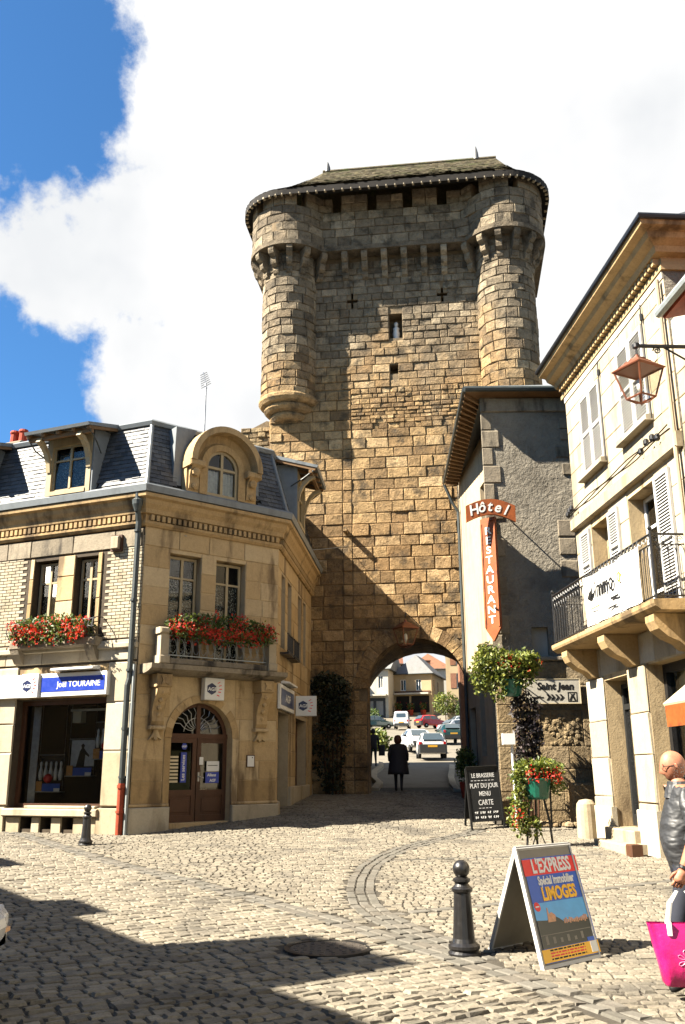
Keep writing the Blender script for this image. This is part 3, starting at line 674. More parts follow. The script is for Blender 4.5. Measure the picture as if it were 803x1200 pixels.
# machicolation corbels: three rounded steps each
def corbel(p, q):
    b = MB(); tv = q.cross(Z) * -1; w = .105
    for (d0, z0, z1) in ((.52, ZP0 - .52, ZP0 - .19), (.34, ZP0 - .84, ZP0 - .52), (.17, ZP0 - 1.12, ZP0 - .84)):
        h = z1 - z0; pf = [(-.6, z0), (d0 - .16, z0), (d0 - .04, z0 + h * .25), (d0, z0 + h * .6), (d0 - .02, z1), (-.6, z1)]
        b.hexa([p + q * (a - .50) + tv * w + Z * c for a, c in pf], [p + q * (a - .50) - tv * w + Z * c for a, c in pf])
    b.build('corbel', 'tower_stone', tower)
s = .25
for x in [s_of_u(ua + .12 + (ub - ua - .24) * k / 7) for k in range(8)]: corbel(*at(x))
for k in range(6): corbel(*at(s_of_u(ua) - .62 - .68 * k))
for k in range(6): corbel(*at(s_of_u(ub) + .62 + .68 * k))
# voussoirs of the passage arch
nv = 17
for k in range(nv):
    a0, a1 = pi - pi * k / nv - .006, pi - pi * (k + 1) / nv + .006; ro = RO + U(-.04, .06); b = MB(); b.tint = 0
    P = arc_pts(AC, AS, AR - .005, a0, a1, 3) + arc_pts(AC, AS, ro, a1, a0, 3)
    Pc = [(AC + (x - AC) * .985 + 0, AS + (z - AS) * .985 + .012) for x, z in P]
    b.hexa([T.p(x, -.25, z) for x, z in P], [T.p(x, .075 + U(-.01, .01), z) for x, z in P]); b.build('voussoir', 'tower_stone', tower)
# roof: slated hip with rounded ends, eaves over the parapet
ZE = 21.36
hp = [(T.p(TU[0][0] - RP[0], TU[0][1] - 3.6 + 3.6 * k / 10, 0), -T.u) for k in range(10)] + arc_path(TU[0][0], TU[0][1], RP[0], pi, pi / 2, 14)
_a, _b = hp[-1][0], T.p(TU[1][0], TU[1][1] + RP[1], 0)
hp += [(_a.lerp(_b, k / 32), T.n) for k in range(1, 32)] + arc_path(TU[1][0], TU[1][1], RP[1], pi / 2, 0, 14) + [(T.p(TU[1][0] + RP[1], TU[1][1] - 3.6 * k / 10, 0), T.u) for k in range(1, 11)]
A = hp; NE = len(A) - 1
eav = [p + q * .30 + Z * ZE for p, q in A]
dback = -4.2 + .2
ridge_v = -3.3
def ridge_pt(p):
    u = (p - T.o).dot(T.u); return T.p(min(max(u, -.1), 7.0), ridge_v, 25.55)
b = MB(); lev = [0, .25, .5, .75, 1]
for i in range(NE):
    for k in range(4):
        qs = []
        for (pp, t) in ((eav[i], lev[k]), (eav[i + 1], lev[k]), (eav[i + 1], lev[k + 1]), (eav[i], lev[k + 1])):
            r_ = ridge_pt(pp); v = pp.lerp(r_, t); v.z -= .25 * sin(pi * t) * .6; qs.append(v)
        b.tint = rnd.random() * .9 + .05; b.face(qs)
# rear half of the roof
Lp, Rp = eav[0], eav[-1]
bk = [Lp, T.p(-2.2, -7.0, ZE), T.p(8.3, -7.0, ZE), Rp]
for p, q in zip(bk, bk[1:]): b.face([p, q, ridge_pt(q), ridge_pt(p)])
rf = b.build('roof', 'moss_roof', tower)
# slate courses of the roof as laid strips with ragged lower edges
b = MB()
for row in range(22):
    t0 = row / 22; 
    for i in range(NE):
        for h in range(2):
            f0, f1 = h / 2, (h + 1) / 2; e0 = eav[i].lerp(eav[i + 1], f0); e1 = eav[i].lerp(eav[i + 1], f1); r0, r1 = ridge_pt(e0), ridge_pt(e1)
            def sp_(e, r, t): v = e.lerp(r, t); v.z -= .15 * sin(pi * t); return v
            lift = .04 + U(0, .02); b.tint = rnd.random(); j = U(-.005, .006)
            if (sp_(e0, r0, t0) - sp_(e1, r1, t0)).length < .03: continue
            b.face([sp_(e0, r0, t0 + j) + Z * lift, sp_(e1, r1, t0 + j) + Z * lift, sp_(e1, r1, min(1, t0 + .055)) + Z * .025, sp_(e0, r0, min(1, t0 + .055)) + Z * .025])
b.build('roof_slates', 'moss_roof', rf, kind='stuff', fix=False)
b = MB()                                               # boarded soffit and fascia
for i in range(NE):
    p0, p1 = eav[i], eav[i + 1]; q0, q1 = A[i][0] - A[i][1] * 1.5 + Z * (ZE + .95), A[i + 1][0] - A[i + 1][1] * 1.5 + Z * (ZE + .95)
    b.face([p0 - Z * .16, p1 - Z * .16, q1, q0]); b.face([p0 - Z * .20, p1 - Z * .20, p1 + Z * .03, p0 + Z * .03])
b.build('soffit', 'roof_dark', tower)
b = MB()
for k in range(62):                                    # pale rafter ends along the eaves
    i_ = (k + .5) / 62 * NE; p, q = A[int(i_)][0].lerp(A[int(i_) + 1][0], i_ % 1), A[int(i_)][1]; tv = q.cross(Z) * .035; c = p + q * .24 + Z * (ZE - .14)
    b.hexa([c + tv + q * .06, c - tv + q * .06, c - tv - q * .06, c + tv - q * .06], [c + tv + q * .06 - Z * .06, c - tv + q * .06 - Z * .06, c - tv - q * .06 - Z * .06, c + tv - q * .06 - Z * .06])
b.build('rafter_ends', 'ashlar_pale', tower, kind='stuff')
b = MB(); b.tube([T.p(-.1, ridge_v, 25.55), T.p(7.0, ridge_v, 25.55)], .10, 8); b.build('ridge_cap', 'moss_roof', tower)
for u, h in ((.1, .42), (6.2, .55)):
    b = MB(); b.lathe(T.p(u, ridge_v, 25.55), [(.13, 0), (.10, h * .6), (.05, h), (.01, h + .1)], 10); b.build('finial', 'slate', tower)
# statue in the niche
st = thing('statue', 'small pale stone statue standing in the tower niche', 'statue', T.p(2.95, -.28, 16.1))
b = MB(); b.lathe(T.p(2.95, -.28, 16.1), [(.13, 0), (.15, .05), (.11, .12), (.13, .3), (.10, .42), (.12, .5), (.04, .56), (.075, .62), (.075, .70), (.02, .76)], 14); b.build('figure', 'white_paint', st, smooth=True)
# lantern over the arch
def lantern(root, c, s, frame_mat, top_mat):
    """four-sided street lantern hanging below c, height about s"""
    w1, w0, h = .29 * s, .17 * s, .52 * s; c = Vector(c); zb, zt = c.z - .80 * s, c.z - .80 * s + h
    sq = lambda w, z, rr=pi / 4: [Vector((c.x + w * sqrt(2) * cos(rr + k * pi / 2 + .5), c.y + w * sqrt(2) * sin(rr + k * pi / 2 + .5), z)) for k in range(4)]
    lo, hi = sq(w0, zb), sq(w1, zt)
    b = MB()
    for k in range(4): b.tube([lo[k], hi[k]], .018 * s, 6); b.tube([lo[k], lo[(k + 1) % 4]], .018 * s, 6); b.tube([hi[k], hi[(k + 1) % 4]], .02 * s, 6)
    for k in range(4): b.tube([lo[k], Vector((c.x, c.y, zb - .07 * s)).lerp(lo[k], .45) - Z * .05 * s, Vector((c.x, c.y, zb - .10 * s))], .013 * s, 5)
    b.build('frame', frame_mat, root)
    for k in range(4):
        b = MB(); b.face([lo[k], lo[(k + 1) % 4], hi[(k + 1) % 4], hi[k]]); b.build('pane', 'glass_lamp', root)
    b = MB(); b.loft([sq(w1 * 1.10, zt), sq(w1 * 1.12, zt + .02 * s), sq(w1 * .58, zt + .15 * s), sq(w1 * .55, zt + .17 * s)]); b.lathe((c.x, c.y, zt + .15 * s), [(.10 * s, 0), (.15 * s, .03 * s), (.15 * s, .05 * s), (.06 * s, .08 * s), (.03 * s, .15 * s)], 14); b.build('cap', top_mat, root)
    b = MB(); b.lathe((c.x, c.y, zb + .1 * s), [(.03 * s, 0), (.06 * s, .1 * s), (.05 * s, .22 * s), (.015 * s, .26 * s)], 10); b.build('bulb', 'white_paint', root, smooth=True)
gl = thing('lantern', 'small copper lantern fixed above the tower arch', 'lantern', T.p(3.05, .45, 6.0))
lantern(gl, T.p(3.05, .45, 6.15), .95, 'copper', 'copper')
b = MB(); b.tube([T.p(3.05, .05, 6.35), T.p(3.05, .30, 6.42), T.p(3.05, .45, 6.25)], .02, 6); b.tube([T.p(3.55, .05, 5.95), T.p(3.25, .2, 6.25), T.p(3.05, .35, 6.4)], .015, 6); b.build('bracket', 'iron_black', gl)
for uu, zz in ((.98, 7.3), (1.05, 10.15)):
    pass
sp_o = thing('stone_spout', 'short stone water spout jutting from the tower wall', 'spout', T.p(1.15, 0, 9.2)); b = MB(); b.box(T, 1.1, 1.22, -.05, .42, 9.12, 9.24); b.build('spout', 'tower_stone', sp_o)
# rubble wall running off to the left of the tower
CW = Fr(-2.35, 29.4, 97); cwall = thing('town_wall', 'ragged rubble town wall beside the tower behind the mansard roof', 'wall', CW.p(-2, 0, 0))
b = MB(); b.poly(CW, [(-6, 0), (0.3, 0), (.3, 13.3), (-.3, 13.45), (-.8, 13.2), (-1.3, 13.0), (-1.9, 12.75), (-2.3, 12.8), (-3.2, 12.2), (-6, 11)], -1.0, -.04); b.build('wall_core', 'mortar', cwall)
jb = MB(); zs = courses(9.5, 13.2, .14, .26)
for a, c in zip(zs, zs[1:]):
    xs = splits(-4.2 if c < 12.2 else (-2.2 if c < 12.8 else -1.2), .25, .2, .5)
    for x0, x1 in zip(xs, xs[1:]): jb.stone(CW.p(x0 + .01, 0, 0), CW.p(x1 - .01, 0, 0), CW.n, CW.n, a + .01, c - .01, -.1, .02 + U(-.03, .03), .02, .02)
jb.build('rubble_stones', 'wall_rubble', cwall, kind='stuff', fix=False)
# ------------------------------------------------------------------ corner house with the insurance office
L = Fr(-4.53, 19.98, 112.3); K = Fr(-4.53, 19.98, 51.2); S = Fr(-1.64, 22.31, 5.37); KL = 3.715; SL = 6.45; LL = -7.0
house = thing('corner_house', 'cream stone corner house with slate mansard roof and arched brown door', 'house', (-4.5, 22.5, .37))
PLAN = [(L.p(LL, 0, 0), L.n), (L.p(0, 0, 0), None), (K.p(KL, 0, 0), None), (S.p(SL, 0, 0), S.n)]
def mit(n1, n2): return (n1 + n2) / (1 + n1.dot(n2))
PN = [L.n, mit(L.n, K.n), mit(K.n, S.n), S.n]; PP = [p for p, _ in PLAN]
def sweep(name, mat, profile, parent=house, seg=None):
    """profile of (v, z) carried round the house with mitred corners"""
    b = MB(); rng = range(4) if seg is None else range(seg, seg + 2)
    b.loft([[PP[i] + PN[i] * v + Z * z for v, z in profile] for i in rng]); return b.build(name, mat, parent)
def window(parent, fr, u0, u1, z0, z1, v, cols=2, rows=(1.0,), fw=.055, mat='wood_cream', curtain='lace', name='window', glass='glass', lace=.72, back=.45):
    b = MB(); th = .05
    for a, c in ((u0, u0 + fw), (u1 - fw, u1)): b.box(fr, a, c, v - th, v, z0, z1)
    b.box(fr, u0 + fw, u1 - fw, v - th, v, z0, z0 + fw * 1.2); b.box(fr, u0 + fw, u1 - fw, v - th, v, z1 - fw, z1)
    cw = (u1 - u0) / cols; cuts = [z0 + fw * 1.2]; acc = 0
    for k in range(1, cols): b.box(fr, u0 + k * cw - fw * .55, u0 + k * cw + fw * .55, v - th, v + .012, z0 + fw * 1.2, z1 - fw)
    for r in rows[:-1]:
        acc += r; zz = z0 + (z1 - z0) * acc; b.box(fr, u0 + fw, u1 - fw, v - th + .004, v + .006, zz - fw * .4, zz + fw * .4)
    w = b.build(name, mat, parent); acc = 0; zz0 = z0 + fw
    for r in rows:
        acc += r; zz1 = z0 + (z1 - z0) * acc
        for k in range(cols):
            q = MB(); q.face([fr.p(u0 + k * cw + .02, v - .025, zz0), fr.p(u0 + (k + 1) * cw - .02, v - .025, zz0), fr.p(u0 + (k + 1) * cw - .02, v - .025, zz1 - .01), fr.p(u0 + k * cw + .02, v - .025, zz1 - .01)]); q.build('pane', glass, w)
        zz0 = zz1
    q = MB(); q.box(fr, u0 - .15, u1 + .15, v - back - .05, v - back, z0 - .1, z1 + .1); q.build('backing', 'room_dark', w)
    for a in (u0 - .14, u1 + .1): 
        q = MB(); q.box(fr, a, a + .04, v - back, v - .06, z0 - .1, z1 + .1); q.build('backing', 'room_dark', w)
    if curtain:
        for k in range(cols):
            q = MB(); a, c = u0 + k * cw + fw * .6, u0 + (k + 1) * cw - fw * .6; n = 14; top = z0 + (z1 - z0) * lace
            P = [(a + (c - a) * i / n, v - .12 + .02 * sin(i * 1.9 + k)) for i in range(n + 1)]
            for (x0, y0), (x1, y1) in zip(P, P[1:]): q.face([fr.p(x0, y0, z0), fr.p(x1, y1, z0), fr.p(x1, y1, top), fr.p(x0, y0, top)])
            q.build('curtain', curtain, w)
    return w
# --- left wing --------------------------------------------------------------
LH = [(-3.24, -.76, .88, 3.22, .9), (-3.09, -2.38, 4.66, 6.5), (-1.89, -1.23, 4.66, 6.5), (-6.9, -4.0, .88, 3.22, .9)]
VENT = [(-2.85, -2.52, .44, .68, .3), (-2.30, -1.98, .44, .68, .3), (-1.72, -1.40, .44, .68, .3)]
b = MB(); wall(b, L, LL, 0, 0, 7.6, LH + VENT, 0, .32, False)
for h in VENT: b.box(L, h[0], h[1], -.34, -.3, h[2], h[3])
b.build('left_wall_core', 'brick_joint', house)
jb = MB(); zz = 4.52; r = 0
while zz < 6.86:
    x = LL + (.11 if r % 2 else 0)
    while x < -.02:
        x1 = min(x + .218, -.01)
        if not (zz > 4.4 and zz < 6.58 and x1 > -3.22 and x < -1.1) and not (zz > 6.5 and -3.45 < x < -.9 and zz < 6.95) and x1 - x > .04:
            jb.stone(L.p(x, 0, 0), L.p(x1, 0, 0), L.n, L.n, zz, zz + .062, -.01, .014 + U(-.002, .002), .004, .001)
        x += .231
    zz += .0755; r += 1
jb.build('bricks', 'brick_pale', house, kind='stuff', fix=False)
facing(house, L, 'stone_block', 'ashlar', -3.20, -1.12, 4.40, 6.56, (.42, .55), (.3, .5), LH, 0, .035)
facing(house, L, 'stone_block', 'dirty_stone', LL, -.02, 6.60, 7.02, (.40, .44), (.6, 1.3), (), 0, .03)
facing(house, L, 'stone_block', 'ashlar_pale', -.74, -.02, .92, 3.98, (.7, 1.5), (.7, .8), (), 0, .05)
facing(house, L, 'stone_block', 'ashlar_pale', -3.98, -3.26, .92, 3.98, (.7, 1.5), (.7, .8), (), 0, .05)
facing(house, L, 'stone_block', 'ashlar_pale', LL, -.02, 4.02, 4.48, (.40, .5), (.9, 1.6), (), 0, .045)
facing(house, L, 'stone_block', 'ashlar', -3.24, -.76, 3.24, 3.98, (.6, .8), (.9, 1.5), (), 0, .03)
bx('string_course', 'ashlar_pale', house, L, LL, -.01, -.02, .12, 4.28, 4.40, .02)
facing(house, L, 'plinth_block', 'ashlar_pale', -.78, .03, .2, .9, (.6, .8), (.7, .9), (), 0, .10)
facing(house, L, 'plinth_block', 'ashlar_pale', -4.02, -3.26, .2, .9, (.6, .8), (.7, .9), (), 0, .10)
facing(house, L, 'plinth_block', 'ashlar_pale', -3.25, -.79, .2, .70, (.4, .5), (.4, .6), VENT, 0, .05)
bx('shop_sill', 'ashlar_pale', house, L, -3.30, -.72, -.05, .16, .71, .87, .02)
bx('window_ledge', 'ashlar_pale', house, L, -2.75, -.85, -.1, .06, .875, .93, .01)
for a, c in ((-3.09, -2.38), (-1.89, -1.23)): window(house, L, a + .05, c - .02, 4.60, 6.46, -.16, 2, (.74, .26), .06)
bx('window_sill', 'dirty_stone', house, L, -3.4, -.98, -.05, .30, 4.36, 4.56, .03)
b = MB()
for u in (-3.25, -1.15): b = MB(); b.prof(L, [(0, 4.04), (.10, 4.06), (.24, 4.26), (.28, 4.36), (0, 4.36)], u - .12, u + .12); b.build('sill_bracket', 'dirty_stone', house)
pass
# shopfront: frame, pane, room
b = MB()
for a, c in ((-3.24, -3.15), (-.85, -.76)): b.box(L, a, c, -.30, -.18, .88, 3.22)
b.box(L, -3.15, -.85, -.30, -.18, .88, .97); b.box(L, -3.15, -.85, -.30, -.18, 3.12, 3.22)
sf = b.build('shop_window', 'wood_brown', house)
b = MB(); b.face([L.p(-3.15, -.25, .97), L.p(-.85, -.25, .97), L.p(-.85, -.25, 3.12), L.p(-3.15, -.25, 3.12)]); b.build('pane', 'glass', sf)
b = MB(); b.face([L.p(-3.9, -2.6, .7), L.p(-.2, -2.6, .7), L.p(-.2, -2.6, 3.4), L.p(-3.9, -2.6, 3.4)]); b.face([L.p(-3.9, -.3, .86), L.p(-.2, -.3, .86), L.p(-.2, -2.6, .86), L.p(-3.9, -2.6, .86)]); b.face([L.p(-3.9, -.3, 3.26), L.p(-.2, -.3, 3.26), L.p(-.2, -2.6, 3.26), L.p(-3.9, -2.6, 3.26)])
for u in (-3.9, -.2): b.face([L.p(u, -.3, .86), L.p(u, -2.6, .86), L.p(u, -2.6, 3.4), L.p(u, -.3, 3.4)])
b.build('shop_room', 'room_dark', sf)
bx('window_curtain', 'curtain', sf, L, -3.08, -2.88, -.42, -.40, .97, 3.1)
bx('strip_lamp', 'white_paint', sf, L, -2.1, -.95, -.55, -.48, 2.98, 3.03); bx('lamp_box', 'cream_paint', sf, L, -1.98, -1.75, -.6, -.42, 2.72, 2.97)
# --- chamfered corner --------------------------------------------------------
DU0, DU1, DC, DR, DS = .90, 2.48, 1.69, .79, 2.36
KH = [(DU0, DU1, 0, DS + DR + .02, .3), (.67, 1.50, 3.9, 6.53), (1.91, 2.74, 3.9, 6.53)]
b = MB(); wall(b, K, 0, KL, 0, 7.6, KH, 0, .32, False); b.build('corner_wall_core', 'ashlar', house)
b = MB(); ap = arc_pts(DC, DS, DR, pi, 0, 20)
for (a, c), (d, e) in zip(ap, ap[1:]):
    b.face([K.p(a, .004, c), K.p(d, .004, e), K.p(d, .004, DS + DR + .03), K.p(a, .004, DS + DR + .03)]); b.face([K.p(a, .004, c), K.p(d, .004, e), K.p(d, -.3, e), K.p(a, -.3, c)])
b.build('door_spandrel', 'ashlar', house)
facing(house, K, 'stone_block', 'ashlar', 0.0, KL, .95, 3.72, (.42, .56), (.55, .95), [(DU0 - .18, DU1 + .18, 0, DS + .45), (DC - .85, DC + .85, DS + .4, 3.45)], 0, .012)
facing(house, K, 'stone_block', 'ashlar', 0.0, KL, 3.9, 6.62, (.40, .52), (.5, .8), KH, 0, .014)
facing(house, K, 'stone_block', 'ashlar', 0.0, KL, 6.62, 7.10, (.45, .5), (.8, 1.4), (), 0, .02)
for k in range(13):                                     # moulded arch ring and jambs
    a0, a1 = pi - pi * k / 13 - .004, pi - pi * (k + 1) / 13 + .004
    b = MB(); b.poly(K, arc_pts(DC, DS, DR - .004, a0, a1, 2) + arc_pts(DC, DS, DR + .17, a1, a0, 2), 0, .03); b.build('voussoir', 'ashlar', house)
for a, c in ((DU0 - .17, DU0), (DU1, DU1 + .17)): bx('door_jamb', 'ashlar', house, K, a, c, -.02, .03, .95, DS, .015)
for a, c in ((-.06, DU0 - .0), (DU1, KL + .05)): bx('plinth', 'ashlar_pale', house, K, a, c, -.05, .10, .2, .90, .02); bx('plinth_moulding', 'ashlar', house, K, a, c, -.05, .06, .905, .97, .02)
for u in (.48, 3.20):                                   # carved consoles carrying the balcony
    b = MB(); b.cbox(K, u - .19, u + .19, 0, .40, 3.42, 3.70, .02)
    c_ = b.build('console', 'ashlar', house)
    b = MB(); b.prof(K, [(0, 2.62), (.10, 2.60), (.16, 2.70), (.15, 2.9), (.22, 3.12), (.34, 3.30), (.37, 3.41), (0, 3.41)], u - .15, u + .15); b.build('scroll', 'ashlar', c_)
    b = MB(); b.cbox(K, u - .19, u + .19, 0, .19, 2.52, 2.60, .02); b.poly(K, [(u - .16, 2.3), (u - .05, 2.36), (u, 2.28), (u + .05, 2.36), (u + .16, 2.3), (u + .07, 2.44), (u + .05, 2.52), (u - .05, 2.52), (u - .07, 2.44)], 0, .09); b.build('drop', 'ashlar', c_)
    b = MB(); b.poly(K, [(u - .10, 3.47), (u, 3.50), (u + .10, 3.47), (u + .06, 3.56), (u + .10, 3.65), (u, 3.62), (u - .10, 3.65), (u - .06, 3.56)], .39, .43)
    for k in range(4):
        z_ = 3.30 - k * .16; dv = .33 - k * .06; b.lathe(K.p(u, dv - .02, z_), [(.055, -.03), (.055, .03), (.02, .05)], 8, K.n, K.u)
    b.build('carving', 'ashlar', c_, kind='stuff')
# door
b = MB(); b.box(K, DU0, DC - .015, -.28, -.20, .5, DS - .06); b2 = None
for side, (a, c) in enumerate(((DU0, DC - .01), (DC + .01, DU1))):
    b = MB(); f = .10
    for p, q in ((a, a + f), (c - f, c)): b.box(K, p, q, -.28, -.21, .55, DS)
    b.box(K, a + f, c - f, -.28, -.21, .55, .70); b.box(K, a + f, c - f, -.28, -.21, 1.12, 1.24); b.box(K, a + f, c - f, -.28, -.21, DS - .10, DS); b.box(K, a + f, c - f, -.27, -.235, .70, 1.12); b.cbox(K, a + f + .05, c - f - .05, -.235, -.215, .76, 1.06, .012)
    dl = b.build('door_leaf', 'wood_brown', house)
    b = MB(); b.face([K.p(a + f, -.25, 1.24), K.p(c - f, -.25, 1.24), K.p(c - f, -.25, DS - .1), K.p(a + f, -.25, DS - .1)]); b.build('pane', 'glass_dark', dl)
    if side: b = MB(); b.tube([K.p(a + .05, -.20, 1.52), K.p(a + .05, -.15, 1.52), K.p(a + .15, -.15, 1.50)], .013, 6); b.box(K, a + .03, a + .07, -.21, -.2, 1.42, 1.62); b.build('handle', 'steel', dl)
b = MB(); b.box(K, DU0, DU1, -.28, -.19, DS, DS + .10)
for k in range(14):
    a0, a1 = pi - pi * k / 14, pi - pi * (k + 1) / 14; b.poly(K, arc_pts(DC, DS + .02, DR - .02, a0, a1, 1) + arc_pts(DC, DS + .02, DR - .11, a1, a0, 1), -.28, -.2)
b.box(K, DC - .05, DC + .05, -.27, -.18, DS + .10, DS + DR - .05); fl = b.build('fanlight', 'wood_brown', house)
b = MB(); P = arc_pts(DC, DS + .05, DR - .1, pi, 0, 18); b.face([K.p(x, -.25, z) for x, z in P]); b.build('pane', 'glass_dark', fl)
b = MB()
for sgn in (-1, 1):
    for k in range(5):
        a = pi / 2 - sgn * (.22 + .26 * k); P = [(DC + sgn * .06 * 0 + (.12 + t * .5) * cos(a + .12 * sin(t * 6)), DS + .14 + (.1 + t * .45) * sin(a + .12 * sin(t * 6))) for t in (0, .25, .5, .75, 1)]
        b.tube([K.p(x, -.22, z) for x, z in P], .009, 5)
    b.tube([K.p(x, -.22, z) for x, z in arc_pts(DC, DS + .1, .36, pi / 2, pi / 2 + sgn * 1.45, 8)], .01, 5)
b.build('grille', 'steel', fl)
bx('doorstep', 'ashlar', house, K, DU0 - .02, DU1 + .02, -.3, .04, .2, .56, .02)
b = MB(); b.box(K, DU0 - .3, DU1 + .3, -1.6, -1.55, .5, 3.3); b.face([K.p(DU0 - .3, -.3, .54), K.p(DU1 + .3, -.3, .54), K.p(DU1 + .3, -1.6, .54), K.p(DU0 - .3, -1.6, .54)]); b.build('hall', 'room_dark', house)
# door stickers
stk = MB(); stk.box(K, 1.28, 1.43, -.205, -.200, 1.40, 2.05); so1 = tag(stk.build('sticker_panel', 'blue_sign', None), 'tall blue sticker reading Les services on the left door leaf', 'sticker')
text('lettering', 'Les services', .115, K, 1.385, -.198, 1.44, 'white_paint', so1, 'LEFT', .002, 1, .001, pi / 2)
stk = MB(); stk.lathe(K.p(1.36, -.205, 2.18), [(.075, 0), (.075, .004)], 6, K.n, K.u); so2 = tag(stk.build('sticker_panel', 'blue_sign', None), 'blue hexagon logo sticker above the tall sticker on the door', 'sticker'); text('lettering', 'AGF', .06, K, 1.36, -.198, 2.16, 'white_paint', so2, 'CENTER', .002, 1, .001)
stk = MB(); stk.box(K, 1.93, 2.28, -.205, -.200, 1.38, 1.62); so3 = tag(stk.build('sticker_panel', 'blue_sign', None), 'blue sticker with white Allianz and AGF lettering on the right door leaf', 'sticker')
text('lettering', 'Allianz', .085, K, 2.09, -.198, 1.53, 'white_paint', so3, 'CENTER', .003, 1, .001); text('lettering', 'AGF', .085, K, 2.12, -.198, 1.41, 'white_paint', so3, 'CENTER', .003, 1, .001)
stk = MB(); stk.box(K, 1.95, 2.28, -.205, -.200, 1.64, 1.86); so4 = tag(stk.build('notice', 'white_paint', None), 'white notice above the blue sticker on the right door leaf', 'notice'); bx('print_line', 'black', so4, K, 1.98, 2.24, -.2, -.199, 1.76, 1.775); 
stk = MB(); stk.box(K, 1.76, 1.86, -.205, -.200, 1.78, 1.95); tag(stk.build('notice', 'white_paint', None), 'small white notice over the door handle', 'notice')
hs_ = thing('hours_panel', 'list of white opening hours strips on the left door leaf', 'notice', K.p(1.12, -.2, 1.4))
for k in range(8): bx('strip', 'cream_paint', hs_, K, 1.00, 1.22, -.205, -.200, 1.40 + k * .075, 1.445 + k * .075)
pl = thing('wall_plaque', 'small framed white plaque on the stone beside the door', 'plaque', K.p(3.0, .01, 1.75)); bx('frame', 'wood_brown', pl, K, 2.88, 3.10, .01, .035, 1.72, 2.0); bx('plate', 'white_paint', pl, K, 2.90, 3.08, .03, .042, 1.74, 1.98); 
b = MB(); b.lathe(K.p(3.03, .04, 1.94), [(.015, 0), (.015, .004)], 8, K.n, K.u); b.build('seal', 'black', pl)
# balcony
bal = part('balcony_slab', 'dirty_stone', house, lambda b: b.prof(K, [(0, 3.70), (.30, 3.72), (.44, 3.76), (.54, 3.80), (.56, 3.90), (0, 3.92)], .06, KL - .06))
for u in (.42, 3.30):
    b = MB(); b.cbox(K, u - .13, u + .13, .14, .46, 3.92, 4.10, .02); b.box(K, u - .10, u + .10, .17, .42, 4.10, 4.58); b.cbox(K, u - .14, u + .14, .12, .47, 4.58, 4.72, .03); b.build('pedestal', 'ashlar_pale', bal)
bx('kerb_course', 'dirty_stone', bal, K, .56, 3.16, .16, .40, 3.92, 4.06, .02)
b = MB()
for zz in (4.12, 4.55): b.box(K, .53, 3.19, .27, .30, zz, zz + .025)
for k in range(14):
    u = .60 + k * .195
    b.tube([K.p(u, .285, 4.12), K.p(u, .285, 4.55)], .008, 5)
    b.tube([K.p(u + .1 + .075 * cos(t), .285, 4.34 + .16 * sin(t)) for t in [i * pi / 6 for i in range(12)]], .007, 4)
b.build('railing', 'pipe_grey', bal)
for a, c in ((.67, 1.50), (1.91, 2.74)): window(house, K, a + .03, c - .03, 3.95, 6.50, -.18, 2, (.80, .20), .06, lace=.80)
# --- street side -------------------------------------------------------------
SH = [(.25, 1.95, .7, 3.05, .5), (.50, 1.15, 4.55, 6.55), (1.55, 2.25, 4.55, 6.55), (3.5, 4.2, 4.55, 6.55), (4.6, 5.2, 4.55, 6.55), (3.2, 5.4, 1.2, 3.05)]
b = MB(); wall(b, S, 0, SL, 0, 7.6, SH, 0, .32, False); b.build('street_wall_core', 'plaster_warm', house)
facing(house, S, 'stone_block', 'ashlar', 0, 6.4, 3.75, 7.1, (.42, .55), (.6, 1.0), SH, 0, .014)
facing(house, S, 'stone_block', 'ashlar', 0, 6.4, .95, 3.72, (.5, .7), (.6, 1.1), SH, 0, .014)
bx('plinth', 'ashlar_pale', house, S, 1.97, 6.4, -.05, .09, .2, 1.25, .02); bx('plinth', 'ashlar_pale', house, S, -.02, .24, -.05, .09, .2, .95, .02)
for h in SH[1:5]: window(house, S, h[0] + .03, h[1] - .03, h[2], h[3] - .02, -.18, 2, (.75, .25), .06)
for a, c in ((.35, 1.3), (1.45, 2.4)):
    b = MB(); b.box(S, a, c, .20, .23, 4.95, 4.98); b.box(S, a, c, .20, .23, 4.52, 4.55); b.box(S, a, c, 0, .24, 4.46, 4.50)
    for k in range(9): b.tube([S.p(a + .04 + (c - a - .08) * k / 8, .215, 4.52), S.p(a + .04 + (c - a - .08) * k / 8, .215, 4.96)], .01, 5)
    b.build('window_guard', 'iron_black', house)
b = MB(); b.box(S, .25, 1.95, -.46, -.42, .7, 3.05); b.build('side_door', 'room_dark', house)
b = MB(); b.face([S.p(.25, -.25, .95), S.p(1.95, -.25, .95), S.p(1.95, -.25, 3.05), S.p(.25, -.25, 3.05)]); b.build('side_pane', 'glass_dark', house)
b = MB(); b.box(S, 3.2, 5.4, -.3, -.26, 1.2, 3.05); b.build('side_shutter', 'wood_brown', house)
for u in (4.3, 5.9): bx('wall_pilaster', 'ashlar', house, S, u - .2, u + .2, 0, .10, .9, 3.7, .02) if u > 5.5 else None
